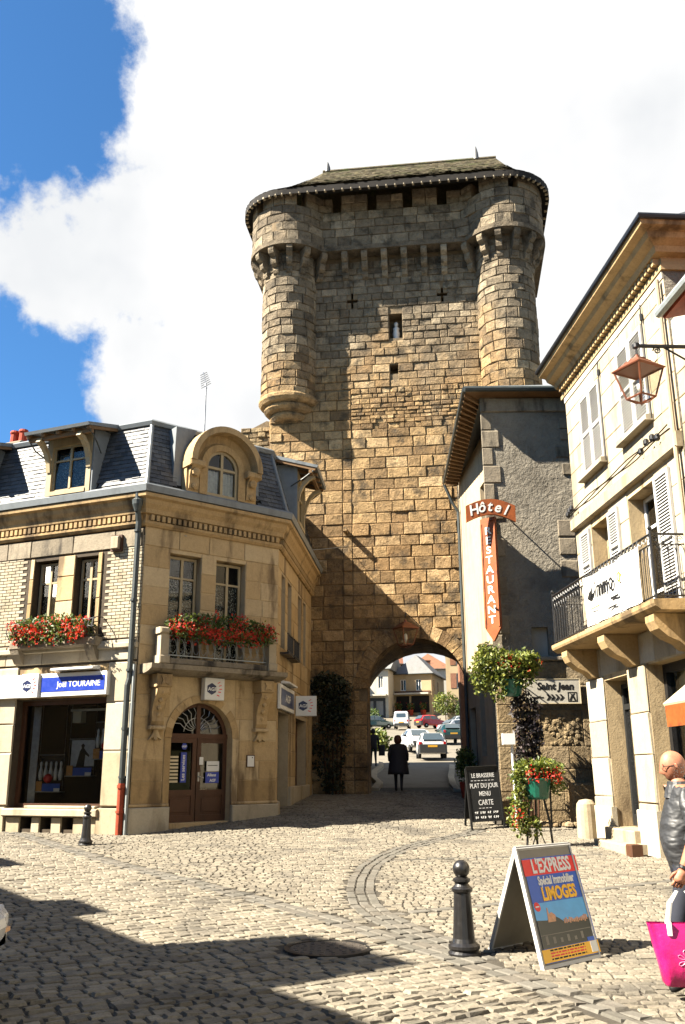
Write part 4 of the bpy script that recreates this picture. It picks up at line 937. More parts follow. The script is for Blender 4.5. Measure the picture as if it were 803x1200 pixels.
# --- cornice, gutter, mansard -------------------------------------------------
sweep('frieze_moulding', 'cornice_stone', [(0, 7.06), (.06, 7.06), (.10, 7.12), (.10, 7.18), (0, 7.18)])
DEN = []
for fr, a, c in ((L, LL + .1, -.05), (K, .05, KL - .05), (S, .05, SL - .1)):
    n = int((c - a) / .135)
    me = None
    for k in range(n):
        u = a + (c - a) * (k + .5) / n
        if me is None:
            q = MB(); q.box(WORLD, -.04, .04, -.01, .12, 0, .13); o_ = q.build('dentil', 'cornice_stone', house, origin=(0, 0, 0)); me = o_.data
        else: o_ = bpy.data.objects.new('dentil', me); COL.objects.link(o_); o_.parent = house
        o_.location = fr.p(u, 0, 7.20) - wloc(house); o_.rotation_euler.z = fr.rz
sweep('cornice', 'cornice_stone', [(0, 7.19), (.03, 7.34), (.12, 7.36), (.14, 7.46), (.21, 7.56), (.24, 7.66), (.32, 7.70), (.33, 7.78), (0, 7.80)])
sweep('gutter', 'zinc', [(.20, 7.805), (.36, 7.805), (.39, 7.95), (.36, 7.99), (.20, 7.98)])
MZ0, MZ1, MV0, MV1 = 7.97, 9.66, .22, -.26
sweep('mansard_deck', 'roof_dark', [(MV0 - .03, MZ0), (MV1 - .03, MZ1), (MV1 - .3, MZ1), (MV0 - .5, MZ0)])
sweep('roof_crown', 'zinc', [(MV1 - .1, MZ1 - .02), (MV1 + .06, MZ1 + .0), (MV1 + .10, MZ1 + .09), (MV1 + .03, MZ1 + .15), (MV1 - .5, MZ1 + .2), (MV1 - .5, MZ1)])
b = MB(); top = [PP[i] + PN[i] * (MV1 - .3) + Z * (MZ1 + .17) for i in range(4)] + [S.p(SL, -6, MZ1 + .17), L.p(LL, -7, MZ1 + .17)]
b.face(top); b.build('flat_roof', 'zinc', house)
b = MB(); b.face([S.p(SL, 0, 0), S.p(SL, -6, 0), S.p(SL, -6, 9.7), S.p(SL, 0, 7.9)]); b.face([S.p(SL, -6, 0), L.p(LL, -7, 0), L.p(LL, -7, 9.7), S.p(SL, -6, 9.7)]); b.face([L.p(LL, 0, 0), L.p(LL, -7, 0), L.p(LL, -7, 9.7), L.p(LL, 0, 7.9)]); b.build('rear_wall', 'plaster_warm', house)
jb = MB(); rows = 15
for seg, (fr, a0, c0, skip) in enumerate(((L, LL, 0, [(-2.62, -1.42), (-5.9, -4.7)]), (K, 0, KL, [(.62, 2.95)]), (S, 0, SL, [(.75, 2.3)]))):
    n0, n1 = PN[seg], PN[seg + 1]; p0, p1 = PP[seg], PP[seg + 1]; Lg = (p1 - p0).length
    for r in range(rows):
        t0, t1 = r / rows, (r + 1.25) / rows
        def pt(f, t, lift): 
            v = MV0 + (MV1 - MV0) * t; z = MZ0 + (MZ1 - MZ0) * t; return (p0 + n0 * v).lerp(p1 + n1 * v, f) + Z * z + fr.n * lift + Z * lift * .3
        n = int(Lg / .2); 
        for k in range(n + 1):
            f0, f1 = max(0, (k - (.5 if r % 2 else 0)) / n), min(1, (k + (.5 if r % 2 else 1)) / n)
            if f1 - f0 < .1 / n: continue
            um = a0 + (c0 - a0) * (f0 + f1) / 2
            if any(x0 < um < x1 for x0, x1 in skip) and r < 14: continue
            jb.tint = rnd.random(); l0 = .024 + U(-.006, .008); q = .003 / Lg
            jb.loft([[pt(f0 + q, t0, 0), pt(f1 - q, t0, 0), pt(f1 - q, min(t1, 1), -.006), pt(f0 + q, min(t1, 1), -.006)], [pt(f0 + q, t0, l0), pt(f1 - q, t0, l0), pt(f1 - q, min(t1, 1), .004), pt(f0 + q, min(t1, 1), .004)]], False); i = len(jb.v) - 4; jb.fc((i, i + 1, i + 2, i + 3))
jb.build('slates', 'slate', house, kind='stuff', fix=False)
for i in (1, 2):
    b = MB(); b.tube([PP[i] + PN[i] * (MV0 + .01) + Z * MZ0, PP[i] + PN[i] * (MV1 + .01) + Z * MZ1], .05, 8); b.build('hip_roll', 'zinc', house)
# arched stone dormer on the corner
dc, ds, dr = 1.78, 8.72, .62
dm = part('stone_dormer', 'cornice_stone', house, lambda b: [b.poly(K, arc_pts(dc, ds, .85, a0, a1, 2) + arc_pts(dc, ds, 1.0, a1, a0, 2), -.4, .64) for a0, a1 in [(pi * (1 - k / 12), pi * (1 - (k + 1) / 12)) for k in range(12)]])
b = MB()
for k in range(12):
    a0, a1 = pi * (1 - k / 12), pi * (1 - (k + 1) / 12); b.poly(K, arc_pts(dc, ds, .44, a0, a1, 2) + arc_pts(dc, ds, .60, a1, a0, 2), -.4, .40); b.loft([[K.p(dc + r_ * cos(a_), v_, ds + r_ * sin(a_)) for r_, v_ in ((.60, .37), (.66, .30), (.84, .34), (.86, .50), (.86, -.2), (.60, -.2))] for a_ in (a0, (a0 + a1) / 2, a1)])
for sgn in (-1, 1): b.box(K, dc + sgn * .54 - .10, dc + sgn * .54 + .10, -.4, .40, 7.98, ds)
b.build('window_surround', 'cornice_stone', dm)
for sgn in (-1, 1):
    u = dc + sgn * .80; b = MB(); b.box(K, u - .18, u + .18, -.4, .36, 7.98, ds); b.cbox(K, u - .21, u + .21, 0, .60, ds - .14, ds + .02, .03)
    b.prof(K, [(.3, 8.02), (.40, 8.05), (.43, 8.2), (.41, 8.34), (.47, 8.5), (.56, 8.58), (.3, 8.58)], u - .13, u + .13); b.lathe(K.p(u, .44, 8.45), [(.10, -.02), (.10, .09), (.03, .12)], 10, K.n, K.u); b.lathe(K.p(u, .37, 8.12), [(.07, -.02), (.07, .08), (.03, .1)], 8, K.n, K.u)
    b.build('pier', 'cornice_stone', dm)
    b = MB(); b.poly(K, [(dc + sgn * 1.0, 7.99), (dc + sgn * 1.22, 7.99), (dc + sgn * 1.18, 9.62), (dc + sgn * .62, 9.64), (dc + sgn * .98, 8.9)], -.35, .14 if sgn < 0 else .13); b.build('zinc_cheek', 'zinc', dm)
w = MB(); W0, W1, ws = dc - .44, dc + .44, ds
for a, c in ((W0, W0 + .06), (W1 - .06, W1), (dc - .035, dc + .035)): w.box(K, a, c,   .26, .33, 7.99, ws + (.40 if a > W0 and c < W1 else .02))
w.box(K, W0 + .06, W1 - .06,   .265, .325, 7.99, 8.07); w.box(K, W0 + .06, W1 - .06,   .265, .325, 8.68, 8.74)
for k in range(10):
    a0, a1 = pi * (1 - k / 10), pi * (1 - (k + 1) / 10); w.poly(K, arc_pts(dc, ds, .38, a0, a1, 1) + arc_pts(dc, ds, .445, a1, a0, 1), .26, .33)
wd = w.build('window', 'wood_cream', dm)
b = MB(); b.face([K.p(x, .01, z) for x, z in arc_pts(dc, ds, .40, pi, 0, 14) + [(dc + .4, 8.0), (dc - .4, 8.0)]]); b.build('pane', 'glass', wd) if False else None
q = MB(); q.face([K.p(x, .292, z) for x, z in arc_pts(dc, ds, .40, pi, 0, 14) + [(dc + .4, 8.02), (dc - .4, 8.02)]]); q.build('pane', 'glass', wd)
q = MB(); q.box(K, dc - .5, dc + .5, .10, .14, 7.95, 9.2); q.build('backing', 'room_dark', wd)
for a, c in ((dc - .38, dc - .05), (dc + .05, dc + .38)):
    q = MB(); n = 10; P = [(a + (c - a) * i / n,   .21 + .02 * sin(i * 2.1)) for i in range(n + 1)]
    for (x0, y0), (x1, y1) in zip(P, P[1:]): q.face([K.p(x0, y0, 8.05), K.p(x1, y1, 8.05), K.p(x1, y1, 8.66), K.p(x0, y0, 8.66)])
    q.build('curtain', 'curtain', wd)
# wooden dormers with projecting hoods
def hood_dormer(fr, u0, u1):
    d = part('hood_dormer', 'wood_cream', house, lambda b: [b.box(fr, u0, u0 + .13, -.35, .38, 7.98, 9.42), b.box(fr, u1 - .13, u1, -.35, .38, 7.98, 9.42), b.box(fr, u0 + .13, u1 - .13, -.2, .37, 9.22, 9.42), b.box(fr, u0 + .13, u1 - .13, -.2, .40, 7.98, 8.08)])
    window(d, fr, u0 + .13, u1 - .13, 8.08, 9.22, .31, 2, (.68, .32), .05, lace=.85, back=.15)
    b = MB(); e = .30; b.prof(fr, [(.92, 9.40), (.95, 9.47), (-.3, 9.82), (-.3, 9.72)], u0 - e, u1 + e); b.build('hood_roof', 'zinc', d)
    b = MB()
    for k in range(5): u = u0 - e + .06 + (u1 - u0 + 2 * e - .12) * k / 4; b.prof(fr, [(.86, 9.33), (.88, 9.40), (-.2, 9.71), (-.2, 9.62)], u - .04, u + .04)
    b.box(fr, u0 - e + .02, u1 + e - .02, .70, .78, 9.27, 9.36); b.build('hood_rafters', 'wood_soffit', d)
    for u in (u0 + .05, u1 - .05):
        P = [(.36, 8.62), (.40, 8.85), (.50, 9.06), (.64, 9.20), (.80, 9.27)]
        b = MB(); b.loft([[fr.p(u - .06, a, z + .05), fr.p(u + .06, a, z + .05), fr.p(u + .06, a + .05, z - .05), fr.p(u - .06, a + .05, z - .05)] for a, z in P]); b.build('hood_bracket', 'wood_cream', d)
    for u in (u0, u1):
        s_ = -1 if u == u0 else 1; b = MB(); b.poly(fr, [(u + s_ * .01, 7.98), (u + s_ * .05, 7.98), (u + s_ * .05, 9.6), (u + s_ * .01, 9.6)], -.3, .36); b.build('cheek', 'zinc', d)
    for u in (u0 - .26, u1 + .26): b = MB(); b.tube([fr.p(u, .86, 9.36), fr.p(u, .55, 9.12), fr.p(u + (.12 if u < u0 else -.12), .2, 8.95)], .018, 6); b.build('hood_pipe', 'pipe_dark', d)
hood_dormer(L, -2.66, -1.38); hood_dormer(L, -5.95, -4.65); hood_dormer(S, .8, 2.2)
# rainwater pipe at the corner
pp = [L.p(-.06, .28, 7.80), L.p(-.06, .26, 7.45), L.p(-.08, .16, 7.15), L.p(-.10, .13, 6.9), L.p(-.10, .13, 3.6), L.p(-.13, .15, 3.45), L.p(-.13, .15, 1.36)]
b = MB(); b.tube(pp, .065, 10)
for z_ in (6.9, 5.3, 3.75, 2.5, 1.5): b.lathe(L.p(-.10 if z_ > 3.5 else -.13, .14, z_), [(.085, 0), (.085, .05)], 12)
b.build('rainwater_pipe', 'pipe_dark', house, smooth=False)
b = MB(); b.lathe(L.p(-.06, .27, 7.35), [(.06, 0), (.12, .16), (.13, .26), (.09, .3)], 12); b.build('hopper', 'pipe_dark', house)
b = MB(); b.tube([L.p(-.13, .15, 1.4), L.p(-.13, .15, .30)], .075, 10); b.lathe(L.p(-.13, .15, 1.30), [(.095, 0), (.095, .07)], 12); b.lathe(L.p(-.13, .15, .8), [(.095, 0), (.095, .05)], 12); b.build('pipe_shoe', 'rust_red', house)
b = MB(); b.tube([L.p(-.0, .12, 3.9), L.p(.0, .12, .35)], .035, 8); b.build('cable_duct', 'pipe_grey', house)
# chimney, roof hatch behind
b = MB(); b.box(L, -5.75, -5.05, -1.9, -1.2, 9.6, 10.15); b.cbox(L, -5.85, -4.95, -2.0, -1.1, 10.15, 10.3, .03); ch = b.build('chimney', 'dirty_stone', house)
for u in (-5.55, -5.25): b = MB(); b.lathe(L.p(u, -1.5, 10.3), [(.13, 0), (.11, .35), (.14, .4), (.12, .46)], 12); b.build('chimney_pot', 'pot_red', ch)
b = MB(); b.box(K, 2.2, 3.9, -3.6, -2.4, 9.7, 10.55); b.build('roof_hatch', 'slate', house); bx('hatch_roof', 'roof_dark', house, K, 2.0, 4.0, -3.8, -2.2, 10.56, 10.68)
ant = thing('tv_antenna', 'thin television antenna mast above the mansard roof', 'antenna', K.p(2.9, -2.6, 9.8)); ab = K.p(2.9, -2.6, 0)
b = MB(); b.tube([ab + Z * 9.7, ab + Z * 12.35], .03, 6); b.build('mast', 'steel', ant)
b = MB(); d_ = Vector((-.20, .6, .75)).normalized(); c0 = ab + Z * 12.3 - d_ * .2; b.tube([c0, c0 + d_ * 1.0], .022, 5)
for k in range(7): q_ = c0 + d_ * (.15 + k * .13); e_ = d_.cross(Vector((.3, .9, -.2))).normalized() * (.16 - .008 * k); b.tube([q_ - e_, q_ + e_], .014, 4)
b.build('aerial', 'steel', ant)
al = thing('alarm_box', 'small cream alarm box under the left wing cornice', 'alarm', L.p(-.7, .04, 6.55)); bx('housing', 'wood_brown', al, L, -.86, -.56, .03, .10, 6.52, 6.90); bx('cover', 'ashlar_pale', al, L, -.82, -.60, .10, .17, 6.56, 6.86, .02)
# --- signs ---------------------------------------------------------------------
def logo(parent, fr, u, v, z, s):
    """dark blue hexagon with white letters and three red strokes"""
    b = MB(); P = [(u - .16 * s + .27 * s * cos(pi / 2 + k * pi / 3), z + .27 * s * sin(pi / 2 + k * pi / 3)) for k in range(6)]; b.poly(fr, P, v, v + .004); h = b.build('hexagon', 'navy_sign', parent)
    text('lettering', 'AGF', .22 * s, fr, u - .13 * s, v + .005, z - .08 * s, 'white_paint', h, 'CENTER', .006 * s, 1.1, .002)
    b = MB()
    for k, (a, c) in enumerate(((.20, .26), (.27, .14), (.30, .0), (.24, -.12), (.17, -.26))):
        b.poly(fr, [(u + (a - .06) * s, z + (c - .02) * s), (u + (a + .08) * s, z + (c + .05 - .03 * k) * s), (u + (a + .09) * s, z + (c + .09 - .03 * k) * s), (u + (a - .05) * s, z + (c + .02) * s)], v, v + .004)
    b.build('red_strokes', 'red_print', parent, kind='stuff')
fs = thing('shop_sign', 'long white and blue fascia sign reading Joël TOURAINE over the shop window', 'sign', L.p(-2.2, .05, 3.26))
bx('panel', 'white_paint', fs, L, -3.95, -.66, .05, .17, 3.27, 3.79, .01); bx('blue_band', 'blue_sign', fs, L, -2.46, -.72, .17, .178, 3.38, 3.70)
text('lettering', 'Joël TOURAINE', .185, L, -1.42, .179, 3.475, 'white_paint', fs, 'CENTER', .002, .95, .002)
b = MB(); b.cbox(L, -2.98, -2.50, .17, .23, 3.26, 3.80, .01); lb = b.build('logo_box', 'white_paint', fs); logo(fs, L, -2.74, .231, 3.53, .5)
b = MB(); b.prof(L, [(.05, 3.83), (.34, 3.84), (.34, 3.88), (.05, 3.93)], -2.1, -.95); b.build('lamp_strip', 'white_paint', fs)
ds_ = thing('door_sign', 'square white AGF logo sign above the arched door', 'sign', K.p(1.85, .1, 3.2)); bx('box', 'white_paint', ds_, K, 1.60, 2.12, .04, .20, 3.20, 3.70, .01); logo(ds_, K, 1.86, .201, 3.45, .5)
ss = thing('side_sign', 'dark blue fascia sign with white frame over the street side door', 'sign', S.p(1.2, .05, 3.1)); bx('panel', 'white_paint', ss, S, .04, 2.35, .03, .10, 3.10, 3.70, .01); bx('blue_band', 'navy_sign', ss, S, .16, 2.22, .10, .108, 3.20, 3.60); text('lettering', 'AGF', .26, S, 1.2, .109, 3.31, 'white_paint', ss, 'CENTER', .004, 1.6, .002)
b = MB(); b.prof(S, [(.03, 3.74), (.25, 3.74), (.25, 3.78), (.03, 3.82)], .5, 1.9); b.build('lamp_strip', 'white_paint', ss)
Q = Fr(S.p(2.45, .06, 0).x, S.p(2.45, .06, 0).y - .06, 90)
ps = thing('projecting_sign', 'square white AGF logo sign jutting out over the side street', 'sign', Q.p(.3, 0, 3.1)); bx('box', 'white_paint', ps, Q, .06, .62, -.12, .0, 3.05, 3.58, .01); logo(ps, Q, .34, .001, 3.32, .5)
# --- flowers -------------------------------------------------------------------
def blooms(parent, pts, rad, mat, n=8, name='flowers', size=.035):
    b = MB()
    for p in pts:
        for k in range(n):
            d = Vector((U(-1, 1), U(-1, 1), U(-1, 1))).normalized(); b.leaf(Vector(p) + d * rad * U(.4, 1), size, d + Vector((U(-.5, .5), U(-.5, .5), U(-.5, .5))), .9)
    return b.build(name, mat, parent, kind='stuff', fix=False)
def bush(parent, pts, mat, size=(.05, .09), name='leaves', w=.6):
    b = MB()
    for p in pts: b.leaf(p, U(*size), None, w)
    return b.build(name, mat, parent, kind='stuff', fix=False)
def trough(label, fr, u0, u1, v, z, nflow, mixl='leaf_green'):
    t = thing('flower_box', label, 'flower box', fr.p((u0 + u1) / 2, v, z), 'geranium boxes on the corner house')
    bx('box', 'pot_red', t, fr, u0 + .1, u1 - .1, v - .1, v + .1, z, z + .16)
    def rp(): 
        u = U(u0, u1); k = (1 - abs((u - (u0 + u1) / 2) / ((u1 - u0) / 2)) ** 3); return fr.p(u, v + U(-.16, .26), z + .08 + U(-.24, .40) * (.45 + .55 * k))
    bush(t, [rp() for _ in range(1500)], mixl, (.06, .12)); 
    bush(t, [rp() + Z * .04 for _ in range(420)], 'leaf_lime', name='young_leaves')
    blooms(t, [rp() + fr.n * .05 for _ in range(nflow)], .095, 'petal_red', 14, size=.05)
    return t
f1 = trough('box of red geraniums in the iron basket under the brick wing windows', L, -3.25, -1.15, .26, 4.60, 80)
f2 = trough('box of red and yellow green geraniums on the corner balcony rail', K, .50, 3.28, .36, 4.62, 95)
b = MB()
for u in (-3.4, -.98):
    b.tube([L.p(u, 0, 4.6), L.p(u, .3, 4.6), L.p(u, .42, 4.75), L.p(u, .38, 4.95), L.p(u, .2, 5.02), L.p(u, 0, 5.0)], .012, 5)
for k in range(3): b.tube([L.p(-3.4, .3 + .06 * (k % 2), 4.6 + .18 * k), L.p(-.98, .3 + .06 * (k % 2), 4.6 + .18 * k)], .010, 5)
for k in range(4): u = -1.3 + .1 * k; b.tube([L.p(u, .3, 4.6), L.p(u, .43, 4.75), L.p(u, .36, 4.98)], .009, 5)
b.build('flower_basket', 'iron_black', house)
# --- window displays -------------------------------------------------------------
def display(label, u, z, pins):
    t = thing('window_display', label, 'display', L.p(u, -.5, z)); bx('back_board', 'black' if pins else 'poster_dark', t, L, u - .34, u + .34, -.56, -.54, z + .12, z + .80)
    b = MB(); b.tube([L.p(u - .36, -.5, z + .80), L.p(u + .36, -.5, z + .80)], .014, 6); [b.tube([L.p(u + s_ * .35, -.5, z), L.p(u + s_ * .35, -.5, 3.2)], .004, 4) for s_ in (-1, 1)]; b.build('hanger', 'steel', t)
    bx('shelf', 'steel', t, L, u - .36, u + .36, -.6, -.40, z - .02, z); bx('blue_card', 'poster_blue', t, L, u - .16, u + .34, -.44, -.43, z, z + .17); bx('card', 'lamp_orange', t, L, u - .34, u - .17, -.44, -.43, z, z + .22); bx('price_card', 'white_paint', t, L, u + .18, u + .34, -.425, -.42, z, z + .07)
    if pins:
        for k in range(5):
            b = MB(); b.lathe(L.p(u - .28 + .14 * k, -.5, z + .24), [(.035, 0), (.052, .12), (.05, .17), (.024, .30), (.032, .36), (.02, .41), (.004, .42)], 12); b.build('bowling_pin', 'white_paint', t, smooth=True)
        b = MB(); b.lathe(L.p(u + .02, -.40, z + .18), [(.01, 0), (.07, .03), (.105, .105), (.07, .18), (.01, .21)], 16); b.build('ball', 'red_print', t, smooth=True)
    else:
        bx('poster_sheet', 'curtain', t, L, u - .32, u + .32, -.535, -.53, z + .2, z + .78); b = MB(); b.poly(L, [(u - .16, z + .2), (u + .06, z + .2), (u + .08, z + .46), (u + .18, z + .40), (u + .19, z + .44), (u + .08, z + .54), (u + .03, z + .60), (u + .05, z + .66), (u, z + .70), (u - .05, z + .66), (u - .03, z + .60), (u - .08, z + .52)], -.53, -.525); b.build('printed_figure', 'black', t)
display('low window display of white pins and a red ball behind the glass', -2.55, 1.22, True); display('window display with a grey poster of a standing figure', -1.72, 1.56, False); display('high window display of white pins and a red ball near the pier', -1.02, 1.92, True)
# ------------------------------------------------------------------ hotel beside the tower
HF = Fr(3.45, 20.9, 90)                         # front, u = x - 3.45
HL = Fr(3.78, 28.0, 180 - atan2(.33, 7.1) * 180 / pi)   # left flank, from the tower towards the viewer
HLL = (Vector((3.45, 20.9, 0)) - HL.o).length
hotel = thing('hotel_building', 'rough stucco hotel with zinc eaves squeezed between tower and white house', 'house', (6, 24, .45))
HH = [(.93, 1.32, 4.15, 4.82, .25)]
b = MB(); wall(b, HF, 0, 8.5, 0, 10.75, HH, 0, .3, False); b.face([HF.p(8.5, 0, 0), HF.p(8.5, -7.2, 0), HF.p(8.5, -7.2, 10.7), HF.p(8.5, 0, 10.7)]); b.face([HF.p(.3, -7.2, 0), HF.p(8.5, -7.2, 0), HF.p(8.5, -7.2, 10.7), HF.p(.3, -7.2, 10.7)])
b.build('front_wall', 'stucco', hotel)
bx('blind_window', 'plaster_white', hotel, HF, .93, 1.32, -.28, -.18, 4.15, 4.82)
QS = unit_stones('quoin', 'dirty_stone', rough=.02, ch=.05); zq = 4.2; k = 0
while zq < 10.2:
    w_ = .42 if k % 2 else .24; put_stone('quoin', QS, hotel, HF, .0, w_, zq + .01, zq + .44, -.02, .03); k += 1; zq += .46
for z_ in (8.55, 9.0, 9.45, 9.75): put_stone('quoin', QS, hotel, HF, 1.80 + (.14 if int(z_ * 20) % 2 else 0), 2.3, z_, z_ + .28, -.02, .03)
for z_ in (6.0, 6.55, 7.0): put_stone('quoin', QS, hotel, HF, 1.72, 2.12, z_, z_ + .4, -.02, .03)
# stone base of the front wall with its carved relief block
facing(hotel, HF, 'base_stone', 'wall_rubble', .02, 3.4, .3, 4.02, (.38, .6), (.5, 1.1), [(1.0, 1.95, 2.05, 2.95)], 0, .035)
bx('base_ledge', 'dirty_stone', hotel, HF, .0, 3.4, -.02, .09, 4.04, 4.14, .02)
rl = MB(); rl.box(HF, 1.02, 1.93, -.02, .02, 2.07, 2.93)
for k in range(70):
    u, z_ = U(1.1, 1.85), U(2.14, 2.86); s_ = U(.3, 1.2); rl.lathe(HF.p(u, .015, z_), [(.08 * s_, -.01), (.07 * s_, .010), (.03 * s_, .018 + .01 * s_)], 6, HF.n, HF.u)
rl.build('carved_relief', 'wall_rubble', hotel)
# left flank
FH = [(.35, 1.25, .9, 3.4, .3), (1.9, 2.6, 2.0, 4.4), (3.6, 4.4, 1.0, 3.4, .4), (5.15, 6.2, .6, 3.45, .4), (6.35, 6.95, 3.75, 5.2, .2), (5.3, 5.9, 5.6, 7.0), (3.4, 4.0, 5.6, 7.0), (5.3, 5.9, 8.2, 9.4), (3.4, 4.0, 8.2, 9.4)]
b = MB(); wall(b, HL, 0, HLL, 0, 10.75, FH, 0, .3, False); b.build('flank_wall', 'plaster_warm', hotel)
for h in FH[5:]: window(hotel, HL, h[0], h[1], h[2], h[3], -.15, 2, (.5, .5), .05)
for h in FH[:2]: window(hotel, HL, h[0], h[1], h[2], h[3], -.15, 2, (.6, .4), .05, 'wood_brown', None)
for h in FH[2:4]:
    bx('shop_door', 'chalk_board', hotel, HL, h[0], h[1], -.38, -.3, h[2], h[3]); bx('door_glass', 'glass_dark', hotel, HL, h[0] + .15, h[1] - .15, -.29, -.28, h[2] + .5, h[3] - .2)
for u in (4.55, 5.05, 6.28, 6.75): bx('shopfront_post', 'chalk_board', hotel, HL, u, u + .16, -.02, .12, .5, 3.5)
bx('shopfront_lintel', 'white_paint', hotel, HL, 4.4, 7.0, -.02, .10, 3.5, 3.68)
b = MB(); b.box(HL, 6.25, 7.05, -.02, .06, 3.72, 4.9); b.poly(HL, [(6.25, 4.9), (7.05, 4.9), (6.85, 5.15), (6.65, 5.35), (6.45, 5.15)], -.02, .06); b.build('white_gabled_panel', 'white_paint', hotel)
b = MB(); b.poly(HL, [(6.5, 4.3), (6.58, 4.75), (6.65, 4.95), (6.72, 4.75), (6.8, 4.3), (6.68, 4.45), (6.62, 4.45)], .06, .08); b.build('panel_emblem', 'black', hotel)
bx('corner_pilaster', 'plaster_white', hotel, HL, HLL - .34, HLL - .02, -.01, .05, .5, 10.2)
# eaves and hipped roof
ZH = 10.62
E0 = [HF.p(-.42, .42, ZH), HF.p(8.8, .42, ZH), HF.p(8.8, -7.0, ZH), HF.p(-.12, -6.95, ZH)]
R0 = [HF.p(2.6, -2.6, 12.1), HF.p(6.2, -2.6, 12.1), HF.p(6.2, -4.6, 12.1), HF.p(2.9, -4.6, 12.1)]
b = MB()
for k in range(4): b.face([E0[k] + Z * .1, E0[(k + 1) % 4] + Z * .1, R0[(k + 1) % 4], R0[k]])
b.face(R0); b.build('roof', 'zinc', hotel)
b = MB(); I0 = [HF.p(0, 0, ZH - .04), HF.p(8.5, 0, ZH - .04), HF.p(8.5, -6.9, ZH - .04), HF.p(.3, -6.9, ZH - .04)]
for k in range(4): b.face([E0[k] - Z * .03, E0[(k + 1) % 4] - Z * .03, I0[(k + 1) % 4], I0[k]])
b.build('soffit', 'wood_soffit', hotel)
b = MB()
for a, c in ((E0[3], E0[0]), (E0[0], E0[1])): b.tube([a + Z * .03, c + Z * .03], .075, 8)
b.build('gutter', 'pipe_dark', hotel)
b = MB()
for k in range(22):
    p = E0[3].lerp(E0[0], (k + .5) / 22); q = I0[3].lerp(I0[0], (k + .5) / 22); d_ = Vector((0, .04, 0)); b.hexa([p - d_ - Z * .10, p + d_ - Z * .10, p + d_ - Z * .02, p - d_ - Z * .02], [q - d_ - Z * .12, q + d_ - Z * .12, q + d_ - Z * .02, q - d_ - Z * .02])
b.build('rafter_tails', 'wood_soffit', hotel, kind='stuff')
bx('frieze', 'dirty_stone', hotel, HF, 0, 8.4, 0, .06, 10.2, 10.56, .02)
b = MB(); b.tube([HL.p(.25, .5, 10.5), HL.p(.22, .25, 9.9), HL.p(.22, .08, 9.6), HL.p(.22, .08, 1.2)], .05, 8); b.build('downpipe', 'pipe_dark', hotel)
# orange hotel sign hung out at the corner, its long board turned to the square
SV = Fr(3.27, 20.80, 135)
SG = Fr(3.33, 20.42, 90)
sg = thing('hotel_sign', 'orange carved wooden hotel restaurant sign with curved top and pointed foot', 'sign', SG.p(.1, 0, 4.4))
b = MB(); top = [(-.42 + 1.16 * k / 12, 7.62 + .17 * sin(pi * k / 12)) for k in range(13)]; low = [(-.42 + 1.16 * k / 12, 7.22 + .19 * sin(pi * k / 12)) for k in range(13)]
for k in range(12): b.poly(SG, [low[k], low[k + 1], top[k + 1], top[k]], -.04, .04)
b.build('curved_board', 'sign_orange', sg)
b = MB(); b.poly(SV, [(.06, 4.75), (.27, 4.45), (.48, 4.75), (.47, 7.38), (.05, 7.38)], -.03, .032); vb = b.build('upright_board', 'sign_orange', sg)
b = MB()
for u in (.075, .45): b.box(SV, u - .02, u + .02, .032, .05, 4.78, 7.25)
b.build('raised_edge', 'sign_orange', vb)
for k, chx in enumerate('RESTAURANT'): text('letter', chx, .25, SV, .265, .034, 6.98 - k * .235, 'white_paint', vb, 'CENTER', .004, 1.25, .008)
for k, chx in enumerate('Hôtel'):
    t_ = k / 4; text('letter', chx, .36, SG, -.22 + .70 * t_ , .042, 7.36 + .13 * sin(pi * (.1 + .8 * t_)), 'white_paint', sg, 'CENTER', .006, .9, .008, radians(16 - 34 * t_ * .9), .25)
b = MB(); b.tube([SG.p(.17, 0, 7.30), HF.p(.05, 0, 7.30)], .02, 6); b.tube([SG.p(.17, 0, 5.2), HF.p(.05, 0, 5.2)], .02, 6); b.tube([SG.p(.55, 0, 7.5), HF.p(.45, 0, 7.55)], .018, 6); b.build('bracket', 'iron_black', sg)
SJ = Fr(3.45, 20.78, 90)
sj = thing('direction_sign', 'cream direction sign reading Saint Jean in blackletter on the stucco wall', 'sign', SJ.p(1.4, 0, 3.05))
bx('panel', 'plaster_white', sj, SJ, .66, 1.93, -.04, 0, 3.06, 3.62); b = MB()
for a, c, d, e in ((.66, 1.93, 3.06, 3.075), (.66, 1.93, 3.605, 3.62), (.66, .675, 3.075, 3.605), (1.915, 1.93, 3.075, 3.605)): b.box(SJ, a, c, 0, .008, d, e)
b.build('border', 'cream_paint', sj)
text('lettering', 'Saint Jean', .22, SJ, 1.36, .002, 3.38, 'black', sj, 'CENTER', .007, .98, .003, 0, .12)
for k in range(4): b = MB(); u = 1.14 + k * .10; b.poly(SJ, [(u, 3.14), (u + .05, 3.14), (u + .11, 3.205), (u + .05, 3.27), (u, 3.27), (u + .05, 3.205)], 0, .005); b.build('chevron', 'black', sj)
b = MB(); b.box(SJ, .86, 1.08, 0, .005, 3.19, 3.215); b.build('arrow_shaft', 'black', sj)
b = MB()
for a, c, d, e in ((1.63, 1.84, 3.11, 3.125), (1.63, 1.84, 3.305, 3.32), (1.63, 1.645, 3.125, 3.305), (1.825, 1.84, 3.125, 3.305)): b.box(SJ, a, c, 0, .005, d, e)
b.poly(SJ, [(1.66, 3.14), (1.70, 3.14), (1.735, 3.21), (1.77, 3.14), (1.81, 3.14), (1.76, 3.25), (1.79, 3.29), (1.735, 3.27), (1.68, 3.29), (1.71, 3.25)], 0, .005); b.build('pictogram', 'black', sj)
sc = thing('old_stone_trough', 'old stone block leaning at the foot of the hotel wall', 'stone', HF.p(1.75, .3, .45)); b = MB(); b.cbox(HF, 1.5, 2.15, .04, .42, .40, 1.35, .05); b.build('block', 'wall_rubble', sc)
